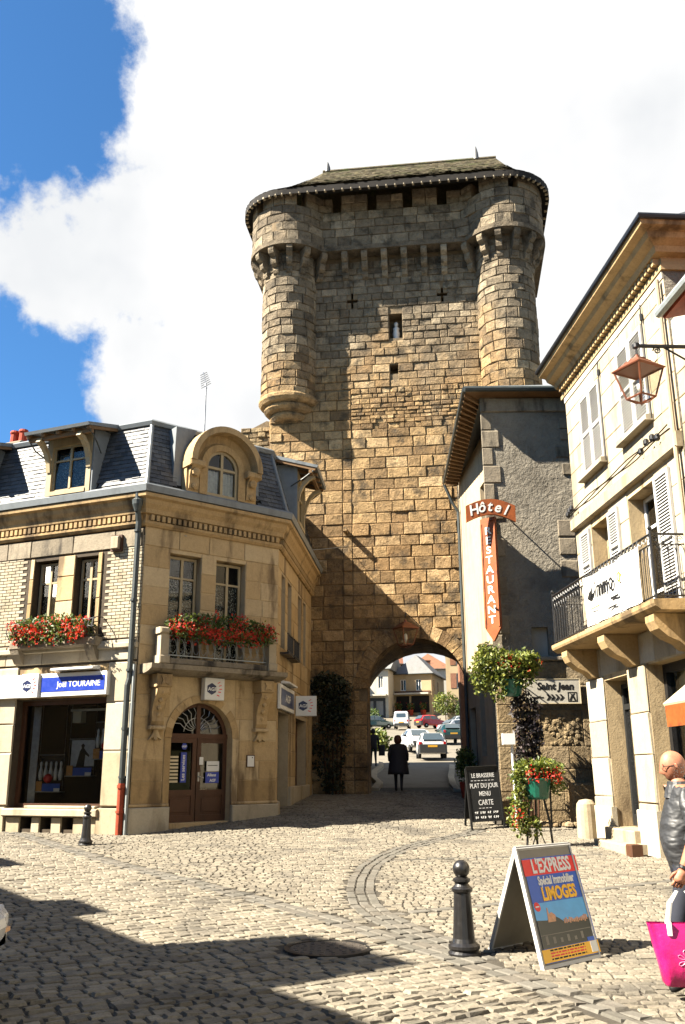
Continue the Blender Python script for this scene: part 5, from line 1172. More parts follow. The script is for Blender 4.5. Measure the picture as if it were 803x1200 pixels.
# ------------------------------------------------------------------ white house on the right
B = Fr(5.02, 18.62, 176); BU0, BU1 = -.1, 5.25
rh = thing('balcony_house', 'pale stone house with white shutters deep cornice and iron balcony', 'house', B.p(2.5, -3, .25))
RH = [(.80, 2.02, 7.48, 9.17, .10), (2.98, 4.24, 7.46, 9.20, .10), (.86, 1.86, 5.0, 6.36, .35), (2.84, 4.05, 4.1, 6.36, .35), (.86, 2.16, .45, 3.28, .45), (2.95, 5.1, .75, 3.35, .5)]
b = MB(); wall(b, B, BU0, BU1, 0, 10.1, RH, 0, .4, False)
eb = MB(); [eb.face([B.p(u, 0, 0), B.p(u, -8, 0), B.p(u, -8, 10.1), B.p(u, 0, 10.1)]) for u in (BU0, BU1)]; eb.build('gable_wall', 'stucco', rh)
b.build('wall_core', 'ashlar', rh)
facing(rh, B, 'stone_block', 'ashlar_pale', BU0, BU1, 6.82, 9.62, (.38, .46), (.5, .95), [(h[0] - .0, h[1] + .0, h[2], h[3]) for h in RH], 0, .012)
facing(rh, B, 'stone_block', 'ashlar_pale', BU0, BU1, 4.1, 6.48, (.40, .5), (.5, .95), RH, 0, .012)
for a, c in ((BU0, .86), (2.16, 2.95)): facing(rh, B, 'pier_block', 'ashlar_pale', a, c, .3, 3.36, (.55, .95), (.8, 1.0), (), 0, .05)
facing(rh, B, 'stone_block', 'ashlar_pale', BU0, BU1, 3.37, 3.9, (.5, .55), (.6, 1.1), (), 0, .014)
for a, c in ((BU0 - .02, .88), (2.14, 2.97)): bx('pier_base', 'ashlar_pale', rh, B, a, c, -.02, .10, .05, .95, .02)
bx('string_course', 'ashlar_pale', rh, B, BU0, BU1, -.02, .12, 6.52, 6.78, .02)
# cornice with dentils
b = MB(); CP = [(0, 9.64), (.05, 9.64), (.05, 9.74), (.02, 9.76), (.02, 9.88), (.16, 9.90), (.20, 9.99), (.34, 10.06), (.38, 10.14), (.52, 10.18), (.55, 10.28), (0, 10.32)]; b.loft([[B.p(BU0 - .15, v, z_) for v, z_ in CP], [B.p(BU1 + v, v, z_) for v, z_ in CP], [B.p(BU1 + v, -8, z_) for v, z_ in CP]]); b.build('cornice', 'cornice_stone', rh)
b = MB(); b.box(B, BU0, BU1, -.02, .03, 9.50, 9.62); b.build('frieze', 'plaster_white', rh)
me = None; n = 36
for k in range(n):
    u = BU0 + (BU1 - BU0) * (k + .5) / n
    if me is None: q = MB(); q.box(WORLD, -.042, .042, -.01, .12, 0, .115); o_ = q.build('dentil', 'cornice_stone', rh, origin=(0, 0, 0)); me = o_.data
    else: o_ = bpy.data.objects.new('dentil', me); COL.objects.link(o_); o_.parent = rh
    o_.location = B.p(u, .02, 9.765) - wloc(rh); o_.rotation_euler.z = B.rz
b = MB(); b.tube([B.p(BU0 - .15, .56, 10.30), B.p(BU1 + .56, .56, 10.30), B.p(BU1 + .56, -8, 10.30)], .055, 8); b.build('gutter', 'iron_black', rh)
b = MB(); b.face([B.p(BU0 - .15, .5, 10.30), B.p(BU1 + .25, .5, 10.30), B.p(BU1 - .9, -3.6, 12.4), B.p(BU0 + .9, -3.6, 12.4)]); b.face([B.p(BU0 - .15, .5, 10.30), B.p(BU0 - .15, -8, 10.30), B.p(BU0 + .9, -3.6, 12.4)]); b.face([B.p(BU1 + .25, .5, 10.30), B.p(BU1 + .25, -8, 10.30), B.p(BU1 - .9, -3.6, 12.4)]); b.face([B.p(BU0 - .15, -8, 10.30), B.p(BU1 + .25, -8, 10.30), B.p(BU1 - .9, -3.6, 12.4), B.p(BU0 + .9, -3.6, 12.4)]); b.build('roof', 'slate', rh)
b = MB(); b.box(B, BU0 + .05, BU0 + .9, -1.1, -.35, 10.7, 11.5); b.build('roof_dormer', 'slate', rh); b = MB(); b.tube([B.p(1.6, .1, 10.4), B.p(1.6, .1, 10.75)], .03, 6); b.build('vent', 'iron_black', rh)
# shutters: closed pairs upstairs, open leaves below, every slat a piece
_sl = {}
def shutter(u0, u1, z0, z1, v):
    b = MB(); f = .07
    for a, c in ((u0, u0 + f), (u1 - f, u1)): b.box(B, a, c, v, v + .045, z0, z1)
    for z_ in (z0, (z0 + z1) / 2 - f / 2, z1 - f): b.box(B, u0 + f, u1 - f, v, v + .045, z_, z_ + f)
    s_ = b.build('shutter', 'shutter_white', rh); n = int((z1 - z0) / .058); w_ = round(u1 - u0 - 2 * f, 3)
    if w_ not in _sl:
        q = MB(); q.hexa([Vector((-w_ / 2, -.010, 0)), Vector((w_ / 2, -.010, 0)), Vector((w_ / 2, -.040, -.045)), Vector((-w_ / 2, -.040, -.045))], [Vector((-w_ / 2, -.002, .008)), Vector((w_ / 2, -.002, .008)), Vector((w_ / 2, -.032, -.037)), Vector((-w_ / 2, -.032, -.037))]); me_ = bpy.data.meshes.new('slat'); me_.from_pydata(q.v, [], q.f); me_.materials.append(MATS['shutter_white']); _sl[w_] = me_
    for k in range(n):
        z_ = z0 + f + (z1 - z0 - 2 * f) * (k + .75) / n
        if abs(z_ - (z0 + z1) / 2) < .06: continue
        o_ = bpy.data.objects.new('slat', _sl[w_]); COL.objects.link(o_); o_.parent = s_; o_.location = B.p((u0 + u1) / 2, v, z_) - wloc(s_); o_.rotation_euler.z = B.rz
    q = MB(); q.box(B, u0 + f, u1 - f, v - .012, v - .002, z0 + f, z1 - f); q.build('backing', 'shutter_white', s_)
for h in RH[:2]:
    m_ = (h[0] + h[1]) / 2
    shutter(h[0] + .02, m_ - .005, h[2] + .02, h[3] - .02, .0); shutter(m_ + .005, h[1] - .02, h[2] + .02, h[3] - .02, .0)
    bx('window_sill', 'ashlar_pale', rh, B, h[0] - .08, h[1] + .08, -.05, .16, h[2] - .12, h[2] - .01, .015)
for h in RH[:2]:
    b = MB(); b.tube([B.p(h[1] + .10, .05, h[2] - .1), B.p(h[1] + .10, .05, h[3] + .3)], .012, 5); b.lathe(B.p(h[1] + .10, .05, h[3]), [(.03, 0), (.03, .12)], 8); b.build('shutter_stay', 'iron_black', rh)
shutter(1.90, 2.42, 5.0, 6.36, .02); shutter(4.12, 4.72, 4.15, 6.36, .02); shutter(.26, .82, 5.0, 6.36, .02)
window(rh, B, .90, 1.84, 5.0, 6.34, -.28, 2, (.72, .28), .06, 'wood_cream'); window(rh, B, 2.86, 4.03, 4.12, 6.34, -.28, 2, (.22, .52, .26), .07, 'white_paint')
b = MB(); b.tube([B.p(5.17, .09, 9.5), B.p(5.17, .09, 3.4), B.p(5.15, .12, 3.1), B.p(5.15, .12, .4)], .04, 8); b.build('downpipe', 'plaster_warm', rh)
# ground floor: glazed door, shop window
b = MB(); b.box(B, .90, .98, -.40, -.30, .62, 3.2); b.box(B, 2.04, 2.12, -.40, -.30, .62, 3.2); b.box(B, .98, 2.04, -.40, -.30, .62, .82); b.box(B, .98, 2.04, -.40, -.30, 2.72, 2.82); b.box(B, .98, 2.04, -.40, -.30, 3.12, 3.2)
dr_ = b.build('glazed_door', 'chalk_board', rh)
b = MB(); b.face([B.p(.98, -.35, .82), B.p(2.04, -.35, .82), B.p(2.04, -.35, 2.72), B.p(.98, -.35, 2.72)]); b.build('pane', 'glass_dark', dr_); b = MB(); b.face([B.p(.98, -.35, 2.82), B.p(2.04, -.35, 2.82), B.p(2.04, -.35, 3.12), B.p(.98, -.35, 3.12)]); b.build('pane', 'glass_dark', dr_)
bx('blind', 'leaf_cloth' if False else 'room_warm', dr_, B, 1.0, 2.02, -.75, -.72, .7, 3.1)
b = MB(); b.box(B, .6, 2.5, -1.6, -1.55, .4, 3.4); b.face([B.p(.6, -.4, .6), B.p(2.5, -.4, .6), B.p(2.5, -1.6, .6), B.p(.6, -1.6, .6)]); b.build('hall', 'room_dark', rh)
bx('doorstep', 'ashlar_pale', rh, B, .80, 2.24, -.45, .22, .15, .60, .02); bx('lower_step', 'ashlar_pale', rh, B, .9, 2.5, .05, .48, .05, .40, .02)
b = MB(); b.box(B, 2.95, 3.07, -.42, -.28, .75, 3.35); b.box(B, 4.98, 5.1, -.42, -.28, .75, 3.35); b.box(B, 3.07, 4.98, -.42, -.28, 3.20, 3.35); b.box(B, 3.07, 4.98, -.42, -.28, .75, .92); sw = b.build('shop_window', 'iron_black', rh)
b = MB(); b.face([B.p(3.07, -.36, .92), B.p(4.98, -.36, .92), B.p(4.98, -.36, 3.2), B.p(3.07, -.36, 3.2)]); b.build('pane', 'glass', sw); bx('blind', 'room_warm', sw, B, 3.0, 5.1, -.52, -.50, .8, 3.3)
bx('boot_scraper', 'wood_brown', rh, B, 2.55, 2.80, .30, .50, .20, .42, .02)
# balcony
BV = .72; bs = part('balcony', 'cornice_stone', rh, lambda b: b.prof(B, [(0, 3.92), (BV - .10, 3.92), (BV - .02, 3.98), (BV, 4.02), (BV, 4.08), (0, 4.10)], -.06, 5.22))
for u in (.42, 2.55, 4.75):
    b = MB(); b.prof(B, [(0, 3.36), (.14, 3.38), (.24, 3.48), (.42, 3.56), (.56, 3.68), (.62, 3.80), (.62, 3.91), (0, 3.91)], u - .17, u + .17); b.build('bracket', 'cornice_stone', bs)
b = MB(); RZ0, RZ1 = 4.14, 5.10; rv = BV - .07
ends = [(-.0, 0), (-.0, rv), (5.16, rv), (5.16, 0)]
for z_, r_ in ((RZ1, .02), (RZ1 - .16, .011), (RZ0, .014)):
    for (a, c), (d, e) in zip(ends, ends[1:]): b.tube([B.p(a, c, z_), B.p(d, e, z_)], r_, 6)
b.build('rail', 'iron_black', bs)
def arcade(p, q, n):
    for k in range(n):
        a = p.lerp(q, k / n); c = p.lerp(q, (k + 1) / n); m_ = (a + c) / 2
        b = MB(); b.tube([a + Z * RZ0, a + Z * (RZ1 - .16)], .008, 5); P = [a.lerp(c, .5 - .5 * cos(t)) + Z * (RZ1 - .34 + .17 * sin(t)) for t in [i * pi / 8 for i in range(9)]]; b.tube(P, .007, 4)
        b.tube([m_ + Z * RZ0, m_ + Z * (RZ1 - .30)], .006, 4)
        e = (c - a) * .5; ctr = m_ + Z * (RZ1 - .08); b.tube([ctr + e * (.8 * (1 - i / 14) * cos(i * .75)) + Z * (.06 * (1 - i / 16) * sin(i * .75)) for i in range(13)], .006, 4)
        b.build('baluster', 'iron_black', bs)
arcade(B.p(0, rv, 0), B.p(5.16, rv, 0), 34); arcade(B.p(5.16, rv, 0), B.p(5.16, 0, 0), 5); arcade(B.p(0, 0, 0), B.p(0, rv, 0), 5)
for u in (0, 5.16): b = MB(); b.tube([B.p(u, rv, RZ0 - .04), B.p(u, rv, RZ1 + .06)], .022, 8); b.lathe(B.p(u, rv, RZ1 + .06), [(.03, 0), (.04, .03), (.01, .07)], 8); b.build('corner_post', 'iron_black', bs)
# banner tied to the railing
bn = thing('banner', 'white estate agent banner reading immo tied to the balcony railing', 'banner', B.p(3.4, rv + .05, 4.1))
b = MB(); n = 20; r0 = [B.p(2.15 + 2.62 * k / n, rv + .045 + .02 * sin(k * 1.3), 4.12) for k in range(n + 1)]; r1 = [B.p(2.15 + 2.62 * k / n, rv + .045 + .025 * sin(k * .9 + 1), 5.02 - .03 * sin(k / n * pi)) for k in range(n + 1)]
b.loft([r0, [p.lerp(q, .5) + B.n * .01 for p, q in zip(r0, r1)], r1], False, False); b.build('cloth', 'white_paint', bn, smooth=True)
text('lettering', 'immo', .44, B, 3.22, rv + .085, 4.55, 'black', bn, 'CENTER', .006, .9, .002); text('lettering', 'o', .36, B, 3.95, rv + .085, 4.60, 'yellow_print', bn, 'CENTER', .001, .9, .002)
b = MB(); b.poly(B, [(2.36, 4.60), (2.50, 4.56), (2.62, 4.66), (2.66, 4.80), (2.56, 4.72), (2.46, 4.70)], rv + .08, rv + .085); b.build('bird_mark', 'black', bn); bx('text_line', 'black', bn, B, 3.5, 3.85, rv + .08, rv + .084, 4.38, 4.42); bx('text_line', 'black', bn, B, 3.35, 3.75, rv + .08, rv + .084, 4.24, 4.27); bx('yellow_line', 'yellow_print', bn, B, 2.5, 2.95, rv + .08, rv + .084, 4.38, 4.40)
b = MB()
for k in range(16): u = 2.2 + 2.5 * k / 15; b.tube([B.p(u, rv + .05, 5.0), B.p(u + .02, rv + .03, RZ1)], .012, 4); b.tube([B.p(u, rv + .05, 4.14), B.p(u + .02, rv, 4.12)], .01, 4)
b.build('ties', 'iron_black', bn, kind='stuff')
# electric cables along the facade
cb = thing('facade_cables', 'black cables sagging along the string course of the balcony house', 'cable', B.p(2.5, .15, 6.85))
for k in range(3):
    b = MB(); b.tube([B.p(u, .14 + .02 * k, 6.84 + .03 * k + .025 * sin(u * 3 + k * 2)) for u in [BU0 + .35 * i for i in range(16)]], .012, 5); b.build('cable', 'iron_black', cb)
b = MB()
for u in (-.05, .06, .2, 4.0, 4.25, 4.5, 4.7): b.lathe(B.p(u, .16, 6.86 + .05 * sin(u * 9)), [(.03, 0), (.05, .03), (.05, .09), (.03, .12)], 10)
b.build('junction', 'iron_black', cb, kind='stuff')
# ------------------------------------------------------------------ neighbour nearer the viewer
nh = thing('neighbour_house', 'pale stone neighbouring house with low tiled eave right of the balcony house', 'house', B.p(9, -3, 0))
b = MB(); wall(b, B, 5.26, 22, -.3, 8.7, [(6.6, 7.7, 4.4, 6.4), (9, 10.1, 4.4, 6.4), (12, 13.1, 4.4, 6.4), (6.2, 9.2, .6, 2.9)], -.03, .35, False)
b.face([B.p(5.26, -.03, 0), B.p(5.26, -8, 0), B.p(5.26, -8, 8.7), B.p(5.26, -.03, 8.7)]); b.build('wall_core', 'plaster_white', nh)
facing(nh, B, 'stone_block', 'ashlar_pale', 5.27, 9.5, 3.2, 8.2, (.4, .5), (.6, 1.0), [(6.6, 7.7, 4.4, 6.4), (9, 10.1, 4.4, 6.4)], -.03, -.012)
for u in (6.6, 9, 12): window(nh, B, u, u + 1.1, 4.4, 6.4, -.2, 2, (.7, .3), .06, 'wood_cream')
bx('shop_glass', 'glass_dark', nh, B, 6.2, 9.2, -.3, -.28, .6, 2.9); bx('shop_room', 'room_dark', nh, B, 6.0, 9.4, -1.6, -1.5, .4, 3.1)
b = MB(); b.prof(B, [(.50, 8.36), (.52, 8.46), (-4, 10.0), (-4, 9.85)], 6.05, 22.3); b.build('roof', 'tile_red', nh); b = MB(); b.prof(B, [(.46, 8.30), (.48, 8.35), (0, 8.52), (0, 8.40)], 6.05, 22.3); b.build('soffit', 'rust_red', nh); b = MB(); b.tube([B.p(6.05, .54, 8.38), B.p(22.3, .54, 8.38)], .07, 8); b.build('gutter', 'pipe_grey', nh)
# awning over its shop
aw = thing('awning', 'small cream awning with orange valance over the shop on the right', 'awning', B.p(7, .3, 2.4))
b = MB(); b.prof(B, [(.02, 3.12), (.06, 3.14), (.92, 2.50), (.90, 2.46)], 5.62, 9.4); b.build('canopy', 'cream_paint', aw)
b = MB(); b.prof(B, [(.885, 2.46), (.91, 2.47), (.90, 2.18), (.88, 2.18)], 5.66, 9.4); b.poly(B, [(5.64, 2.36), (5.66, 2.36), (5.66, 2.9), (5.64, 2.9)], .05, .5); b.build('valance', 'sign_orange', aw)
b = MB(); b.tube([B.p(5.64, .05, 2.5), B.p(5.64, .88, 2.46)], .015, 6); b.tube([B.p(9.38, .05, 2.5), B.p(9.38, .88, 2.46)], .015, 6); b.build('arm', 'iron_black', aw)
text('lettering', 'Vins', .2, B, 6.2, .915, 2.24, 'black', aw, 'CENTER', .002, 1, .002) if False else None
# street lantern on its bracket
lw = B.p(6.75, -.02, 0); lp = Vector((4.27, 11.9, 7.52)); wp = Vector((lw.x - .0, lw.y, 7.48))
la = thing('street_lantern', 'copper street lantern hanging from a scrolled iron wall bracket', 'lantern', (lp.x, lp.y, 6.5))
lantern(la, (lp.x, lp.y, 7.36), .82, 'copper', 'copper')
b = MB(); b.tube([wp, lp], .03, 8); b.lathe(lp - Z * .05, [(.02, 0), (.05, .02), (.05, .08), (.02, .1)], 10); b.tube([lp, lp - Z * .22], .016, 6)
d_ = (lp - wp); b.tube([wp - Z * .42, wp + d_ * .10 - Z * .50, wp + d_ * .22 - Z * .40, wp + d_ * .42 - Z * .22, wp + d_ * .62 - Z * .06, wp + d_ * .70], .014, 6)
for c0, s_ in ((wp + d_ * .20 - Z * .16, .10), (wp + d_ * .76 - Z * .07, .06)): b.tube([c0 + d_.normalized() * (s_ * (1 - i / 16) * cos(i * .8)) + Z * (s_ * (1 - i / 16) * sin(i * .8)) for i in range(14)], .012, 5)
b.build('bracket', 'iron_black', la)
b = MB(); b.box(B, 6.70, 6.80, -.03, .03, 6.9, 7.6); b.build('wall_plate', 'iron_black', la)
# ------------------------------------------------------------------ street things
def bollard(x, y, h, label, grp='cast iron bollards'):
    z = g(x, y); t = thing('bollard', label, 'bollard', (x, y, z), grp); s = h / .80
    b = MB(); b.lathe((x, y, z - .02), [(.155 * s, 0), (.155 * s, .035 * s), (.135 * s, .055 * s), (.15 * s, .075 * s), (.15 * s, .10 * s), (.115 * s, .125 * s), (.105 * s, .16 * s), (.095 * s, .30 * s), (.082 * s, .56 * s)], 24); b.build('shaft', 'bollard_black', t, smooth=False)
    b = MB(); b.lathe((x, y, z - .02), [(.082 * s, .56 * s), (.10 * s, .575 * s), (.105 * s, .60 * s), (.08 * s, .62 * s), (.06 * s, .645 * s), (.085 * s, .665 * s), (.085 * s, .685 * s), (.045 * s, .705 * s)], 24); b.build('collar', 'bollard_black', t, smooth=False)
    b = MB(); b.lathe((x, y, z - .02), [(.04 * s, .70 * s)] + [(.083 * s * sin(k * pi / 12), (.775 - .083 * cos(k * pi / 12)) * s) for k in range(2, 13)], 24); b.build('ball', 'bollard_black', t, smooth=True)
bollard(1.09, 9.02, .77, 'black cast iron bollard with ball top beside the poster board')
bollard(-4.9, 18.11, .70, 'black cast iron bollard with ball top in front of the shop window')
# advertising board
AB = thing('poster_board', 'folding pavement board with a LIMOGES property magazine poster', 'sign board', (1.6, 8.7, 0))
a_, b_, c_ = Vector((1.65, 8.27, 0)), Vector((2.27, 8.80, 0)), Vector((1.34, 9.19, 0)); tl = Vector((1.545, 8.72, .935)); tr = tl + (b_ - a_); wv = (b_ - a_); d2 = c_ + wv
F1 = tilted(a_, wv, tl - a_); F2 = tilted(d2, -wv, tr - d2); wl = wv.length; hl = (tl - a_).length; hl2 = (tr - d2).length
def pan(F, h, mat):
    b = MB(); b.box(F, 0, wl, -.018, 0, .02, h); p = b.build('panel', mat, AB)
    b = MB(); 
    for q in ((0, .022, 0, h), (wl - .022, wl, 0, h), (.022, wl - .022, .0, .03), (.022, wl - .022, h - .022, h)): b.box(F, q[0], q[1], -.026, .012, q[2], q[3])
    b.build('frame', 'shutter_white', p); return p
smat('board_grey', [(.36, .33, .27)], (.25, .22, .17), .4, 3, 12, .1, .004, .6, .1)
p1 = pan(F1, hl, 'board_grey'); p2 = pan(F2, hl2, 'board_grey')
post = thing('magazine_poster', 'blue magazine poster with red L\'EXPRESS headline on the folding board', 'poster', F1.p(wl / 2, .01, .02))
def pq(name, mat, u0, u1, z0, z1, k): return bx(name, mat, post, F1, u0, u1, .004, .004 + .0012 * k, z0, z1)
PU0, PU1, PZ0, PZ1 = .06, wl + .02, .04, .80
_F1p = F1.p; F1.p = lambda a, b, c: _F1p(a, b, .03 + (c - .03) * 1.17) # the sheet fills most of the panel
pq('sheet', 'poster_blue', PU0, PU1, PZ0, PZ1, 1); pq('masthead', 'red_print', PU0 - .015, PU1 + .01, .665, .79, 2.2); pq('sky_print', 'poster_sky', PU0, PU1 - .02, .30, .46, 2); 
text_t('lettering', "L'EXPRESS", .175, F1, (PU0 + PU1) / 2 + .0, .009, .683, 'white_paint', post, 'CENTER', .006, .74, .001)
text_t('lettering', 'Spécial immobilier', .105, F1, (PU0 + PU1) / 2 + .02, .008, .590, 'white_paint', post, 'CENTER', .004, .68, .001)
text_t('lettering', 'LIMOGES', .155, F1, (PU0 + PU1) / 2 + .02, .008, .475, 'yellow_print', post, 'CENTER', .007, .80, .001)
b = MB(); P = [(PU0, .14), (PU1 - .01, .14), (PU1 - .02, .31), (PU1 - .12, .30), (PU1 - .22, .31), (PU0 + .40, .29), (PU0 + .32, .33), (PU0 + .24, .36), (PU0 + .14, .33), (PU0, .34)]; b.poly(F1, P, .004, .0078); b.build('printed_hill', 'poster_dark', post)
b = MB(); b.poly(F1, [(PU0 + .15, .315), (PU0 + .26, .315), (PU0 + .27, .36), (PU0 + .22, .385), (PU0 + .185, .37), (PU0 + .18, .42), (PU0 + .17, .42), (PU0 + .16, .36)], .004, .0086)
for k in range(13): u = PU0 + .37 + k * .027; b.box(F1, u, u + .02, .004, .0086, .285 + U(-.005, .01), .30 + U(.005, .035))
b.build('printed_town', 'poster_town', post, kind='stuff')
b = MB()
for k in range(6): u = PU0 + .06 + k * .1; b.box(F1, u, u + .035, .004, .0086, .165, .165 + U(.02, .06))
b.box(F1, PU0 + .01, PU1 - .05, .004, .0086, .228, .233); b.build('printed_bridge', 'board_grey', post)
pq('yellow_panel', 'yellow_print', PU0 - .03, PU1 + .0, .045, .135, 5)
for k, m_ in enumerate(('black', 'red_print', 'red_print', 'black')):
    b = MB(); u = PU0 + .08; 
    while u < PU1 - .2: w_ = U(.02, .07); b.box(F1, u, min(u + w_, PU1 - .2), .004, .0106, .118 - k * .02, .129 - k * .02); u += w_ + .012
    b.build('print_line', m_, post)
pq('blue_tag', 'poster_blue', PU1 - .14, PU1 - .03, .135, .165, 6); pq('cover_inset', 'white_paint', PU1 - .12, PU1 - .03, .055, .133, 7)
b = MB(); b.lathe(F1.p(PU0 + .05, .004, .435), [(.04, 0), (.04, .005)], 16, F1.n, F1.u); b.build('red_disc', 'red_print', post); bx('disc_text', 'white_paint', post, F1, PU0 + .025, PU0 + .075, .009, .0095, .43, .44)
# chalkboard
CB = thing('chalkboard', 'black folding restaurant chalkboard with white menu lettering', 'chalkboard', (3.05, 20.4, .43))
a_, b_ = Vector((2.72, 20.28, .41)), Vector((3.44, 20.45, .44)); tl = Vector((2.66, 20.52, 1.66)); wv = b_ - a_; F = tilted(a_, wv, tl - a_); wl = wv.length; hl = (tl - a_).length; n_ = F.n
b = MB(); b.box(F, 0, wl, -.02, 0, .16, hl); cbp = b.build('front_panel', 'chalk_board', CB)
b = MB(); [b.box(F, q[0], q[1], -.03, .012, q[2], q[3]) for q in ((-.02, .02, 0, hl), (wl - .02, wl + .02, 0, hl), (.02, wl - .02, hl - .03, hl), (.02, wl - .02, .15, .18))]; b.build('frame', 'black', cbp)
c2 = a_ + Vector((-.10, .52, .05)); Fb = tilted(c2 + wv, -wv, (tl + wv) - (c2 + wv)); b = MB(); b.box(Fb, 0, wl, -.02, 0, .16, hl); [b.box(Fb, u, u + .04, -.03, .01, 0, .2) for u in (0, wl - .04)]; b.build('rear_panel', 'chalk_board', CB)
for s_, z_, sz in (('LE BRASSERIE', 1.07, .13), ('PLAT DU JOUR', .85, .14), ('MENU', .68, .14), ('CARTE', .49, .16)): text_t('chalk_lettering', s_, sz, F, wl / 2 + .01, .002, z_, 'chalk', cbp, 'CENTER', .001, .70, .001)
for z_, n in ((1.00, 7), (.42, 4)): 
    b = MB(); [b.box(F, wl / 2 - .04 * n + k * .08, wl / 2 - .04 * n + k * .08 + .05, .001, .003, z_, z_ + .012) for k in range(n)]; b.build('chalk_rule', 'chalk', cbp)
for row, z_ in enumerate((.31, .21)):
    b = MB()
    for k in range(13):
        if k in (2, 6, 9): continue
        u = .11 + k * .042; b.tube([F.p(u + .024 * t, .002, z_ + .05 * (.5 + .5 * sin(t * 7 + k * 1.7 + row))) for t in [i / 6 for i in range(7)]], .004, 4)
    b.build('chalk_scribble', 'chalk', cbp)
# stone guard post
sp3 = thing('guard_stone', 'rounded worn stone post standing by the first pier', 'post', (4.80, 18.80, .33)); b = MB(); b.lathe((4.80, 18.80, .25), [(.21, 0), (.205, .3), (.20, .6), (.185, .72), (.13, .79), (.02, .81)], 18); b.build('shaft', 'ashlar_pale', sp3, smooth=False)
# planters by the hotel
def greenery(t, c, r, n, mat, size=(.06, .11), name='leaves', down=0.0):
    c = Vector(c); P = []
    for _ in range(n):
        d = Vector((U(-1, 1), U(-1, 1), U(-1, 1)))
        if d.length > 1: d = d.normalized() * U(.5, 1)
        P.append(c + Vector((d.x * r[0], d.y * r[1], d.z * r[2] - down * abs(d.x))))
    return bush(t, P, mat, size, name)
hp = thing('hanging_planter', 'green hanging basket of lime foliage and red geraniums at the hotel corner', 'planter', (3.6, 19.9, 3.2))
b = MB(); b.lathe((3.66, 19.9, 3.16), [(.14, 0), (.20, .05), (.26, .30), (.28, .33), (.26, .35), (.24, .33)], 20); b.build('pot', 'green_pot', hp)
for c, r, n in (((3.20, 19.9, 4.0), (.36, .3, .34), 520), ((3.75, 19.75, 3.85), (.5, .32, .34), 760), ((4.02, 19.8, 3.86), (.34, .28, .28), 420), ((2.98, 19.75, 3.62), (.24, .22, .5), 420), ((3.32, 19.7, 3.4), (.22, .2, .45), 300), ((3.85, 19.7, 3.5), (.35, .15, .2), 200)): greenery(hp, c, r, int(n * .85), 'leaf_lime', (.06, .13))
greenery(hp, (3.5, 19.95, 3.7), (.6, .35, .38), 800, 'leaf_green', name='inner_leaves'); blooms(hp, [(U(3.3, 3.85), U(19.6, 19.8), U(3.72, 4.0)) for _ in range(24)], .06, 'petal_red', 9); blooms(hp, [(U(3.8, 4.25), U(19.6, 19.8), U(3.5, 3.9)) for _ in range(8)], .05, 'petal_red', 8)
b = MB(); b.tube([Vector((3.66, 20.9, 4.25)), Vector((3.66, 19.9, 4.25)), Vector((3.66, 19.9, 3.6))], .016, 6); b.tube([Vector((3.66, 20.88, 3.7)), Vector((3.66, 20.3, 4.2))], .012, 6); b.build('bracket', 'iron_black', hp)
vi = thing('dark_vine', 'dark leaved climbing plant with pale flowers trained up the hotel corner', 'plant', (3.95, 20.3, .46))
for c, r, n in (((4.0, 20.3, 2.95), (.34, .22, .35), 420), ((4.05, 20.35, 2.4), (.34, .2, .35), 480), ((4.0, 20.35, 1.9), (.3, .2, .3), 380), ((4.12, 20.4, 1.5), (.22, .15, .25), 200)): greenery(vi, c, r, n, 'leaf_purple', (.08, .15))
blooms(vi, [(U(3.75, 4.3), U(20.1, 20.2), U(1.5, 3.1)) for _ in range(26)], .045, 'petal_white', 7, size=.05)
b = MB()
for k in range(5): x_ = 3.85 + .08 * k; b.tube([Vector((x_, 20.5, .4)), Vector((x_ + .05, 20.45, 1.2)), Vector((x_ + U(-.1, .15), 20.4, 2.2)), Vector((x_ + U(-.1, .2), 20.35, 3.0))], [.03, .022, .015, .008], 6)
b.build('stem', 'wood_brown', vi)
wb = thing('wash_pole', 'thin white pole with a small white box at the hotel corner', 'pole', (3.62, 19.95, .4)); b = MB(); b.tube([Vector((3.62, 19.95, .4)), Vector((3.60, 19.95, 2.3))], .03, 8); b.build('pole', 'white_paint', wb); bx('box', 'white_paint', wb, WORLD, 3.40, 3.66, -20.0, -19.85, 2.15, 2.38)
sp4 = thing('standing_planter', 'green pot of red flowers and trailing lime leaves on a black stand', 'planter', (3.5, 17.4, .28))
b = MB(); b.lathe((3.55, 17.4, 1.10), [(.19, 0), (.22, .04), (.27, .32), (.30, .36), (.27, .37)], 20); b.build('pot', 'green_pot', sp4)
for c, r, n in (((3.60, 17.35, 1.66), (.50, .3, .16), 620), ((3.25, 17.35, 1.4), (.17, .2, .32), 380), ((3.20, 17.35, .85), (.22, .2, .42), 520), ((3.4, 17.35, .62), (.2, .18, .22), 220), ((3.92, 17.4, 1.45), (.2, .2, .26), 240)): greenery(sp4, c, r, n, 'leaf_lime', (.05, .10))
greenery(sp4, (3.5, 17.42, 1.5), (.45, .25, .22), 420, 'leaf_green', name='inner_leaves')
b = MB()
for _ in range(46):
    d = Vector((U(-1, 1), U(-.8, .6), U(.35, 1))).normalized(); c0 = Vector((3.58, 17.38, 1.5)); L_ = U(.3, .55); b.tint = rnd.random(); q_ = d.cross(Z).normalized() * .018; m_ = c0 + d * L_ * .6; e_ = c0 + d * L_ - Z * .09; b.face([c0 - q_, c0 + q_, m_ + q_, m_ - q_]); b.face([m_ - q_, m_ + q_, e_])
b.build('blades', 'leaf_lime', sp4, kind='stuff', fix=False)
blooms(sp4, [(U(3.35, 3.95), U(17.05, 17.25), U(1.42, 1.66)) for _ in range(26)], .055, 'petal_red', 9); blooms(sp4, [(U(3.0, 3.35), U(17.1, 17.3), U(.6, 1.2)) for _ in range(9)], .05, 'petal_red', 7)
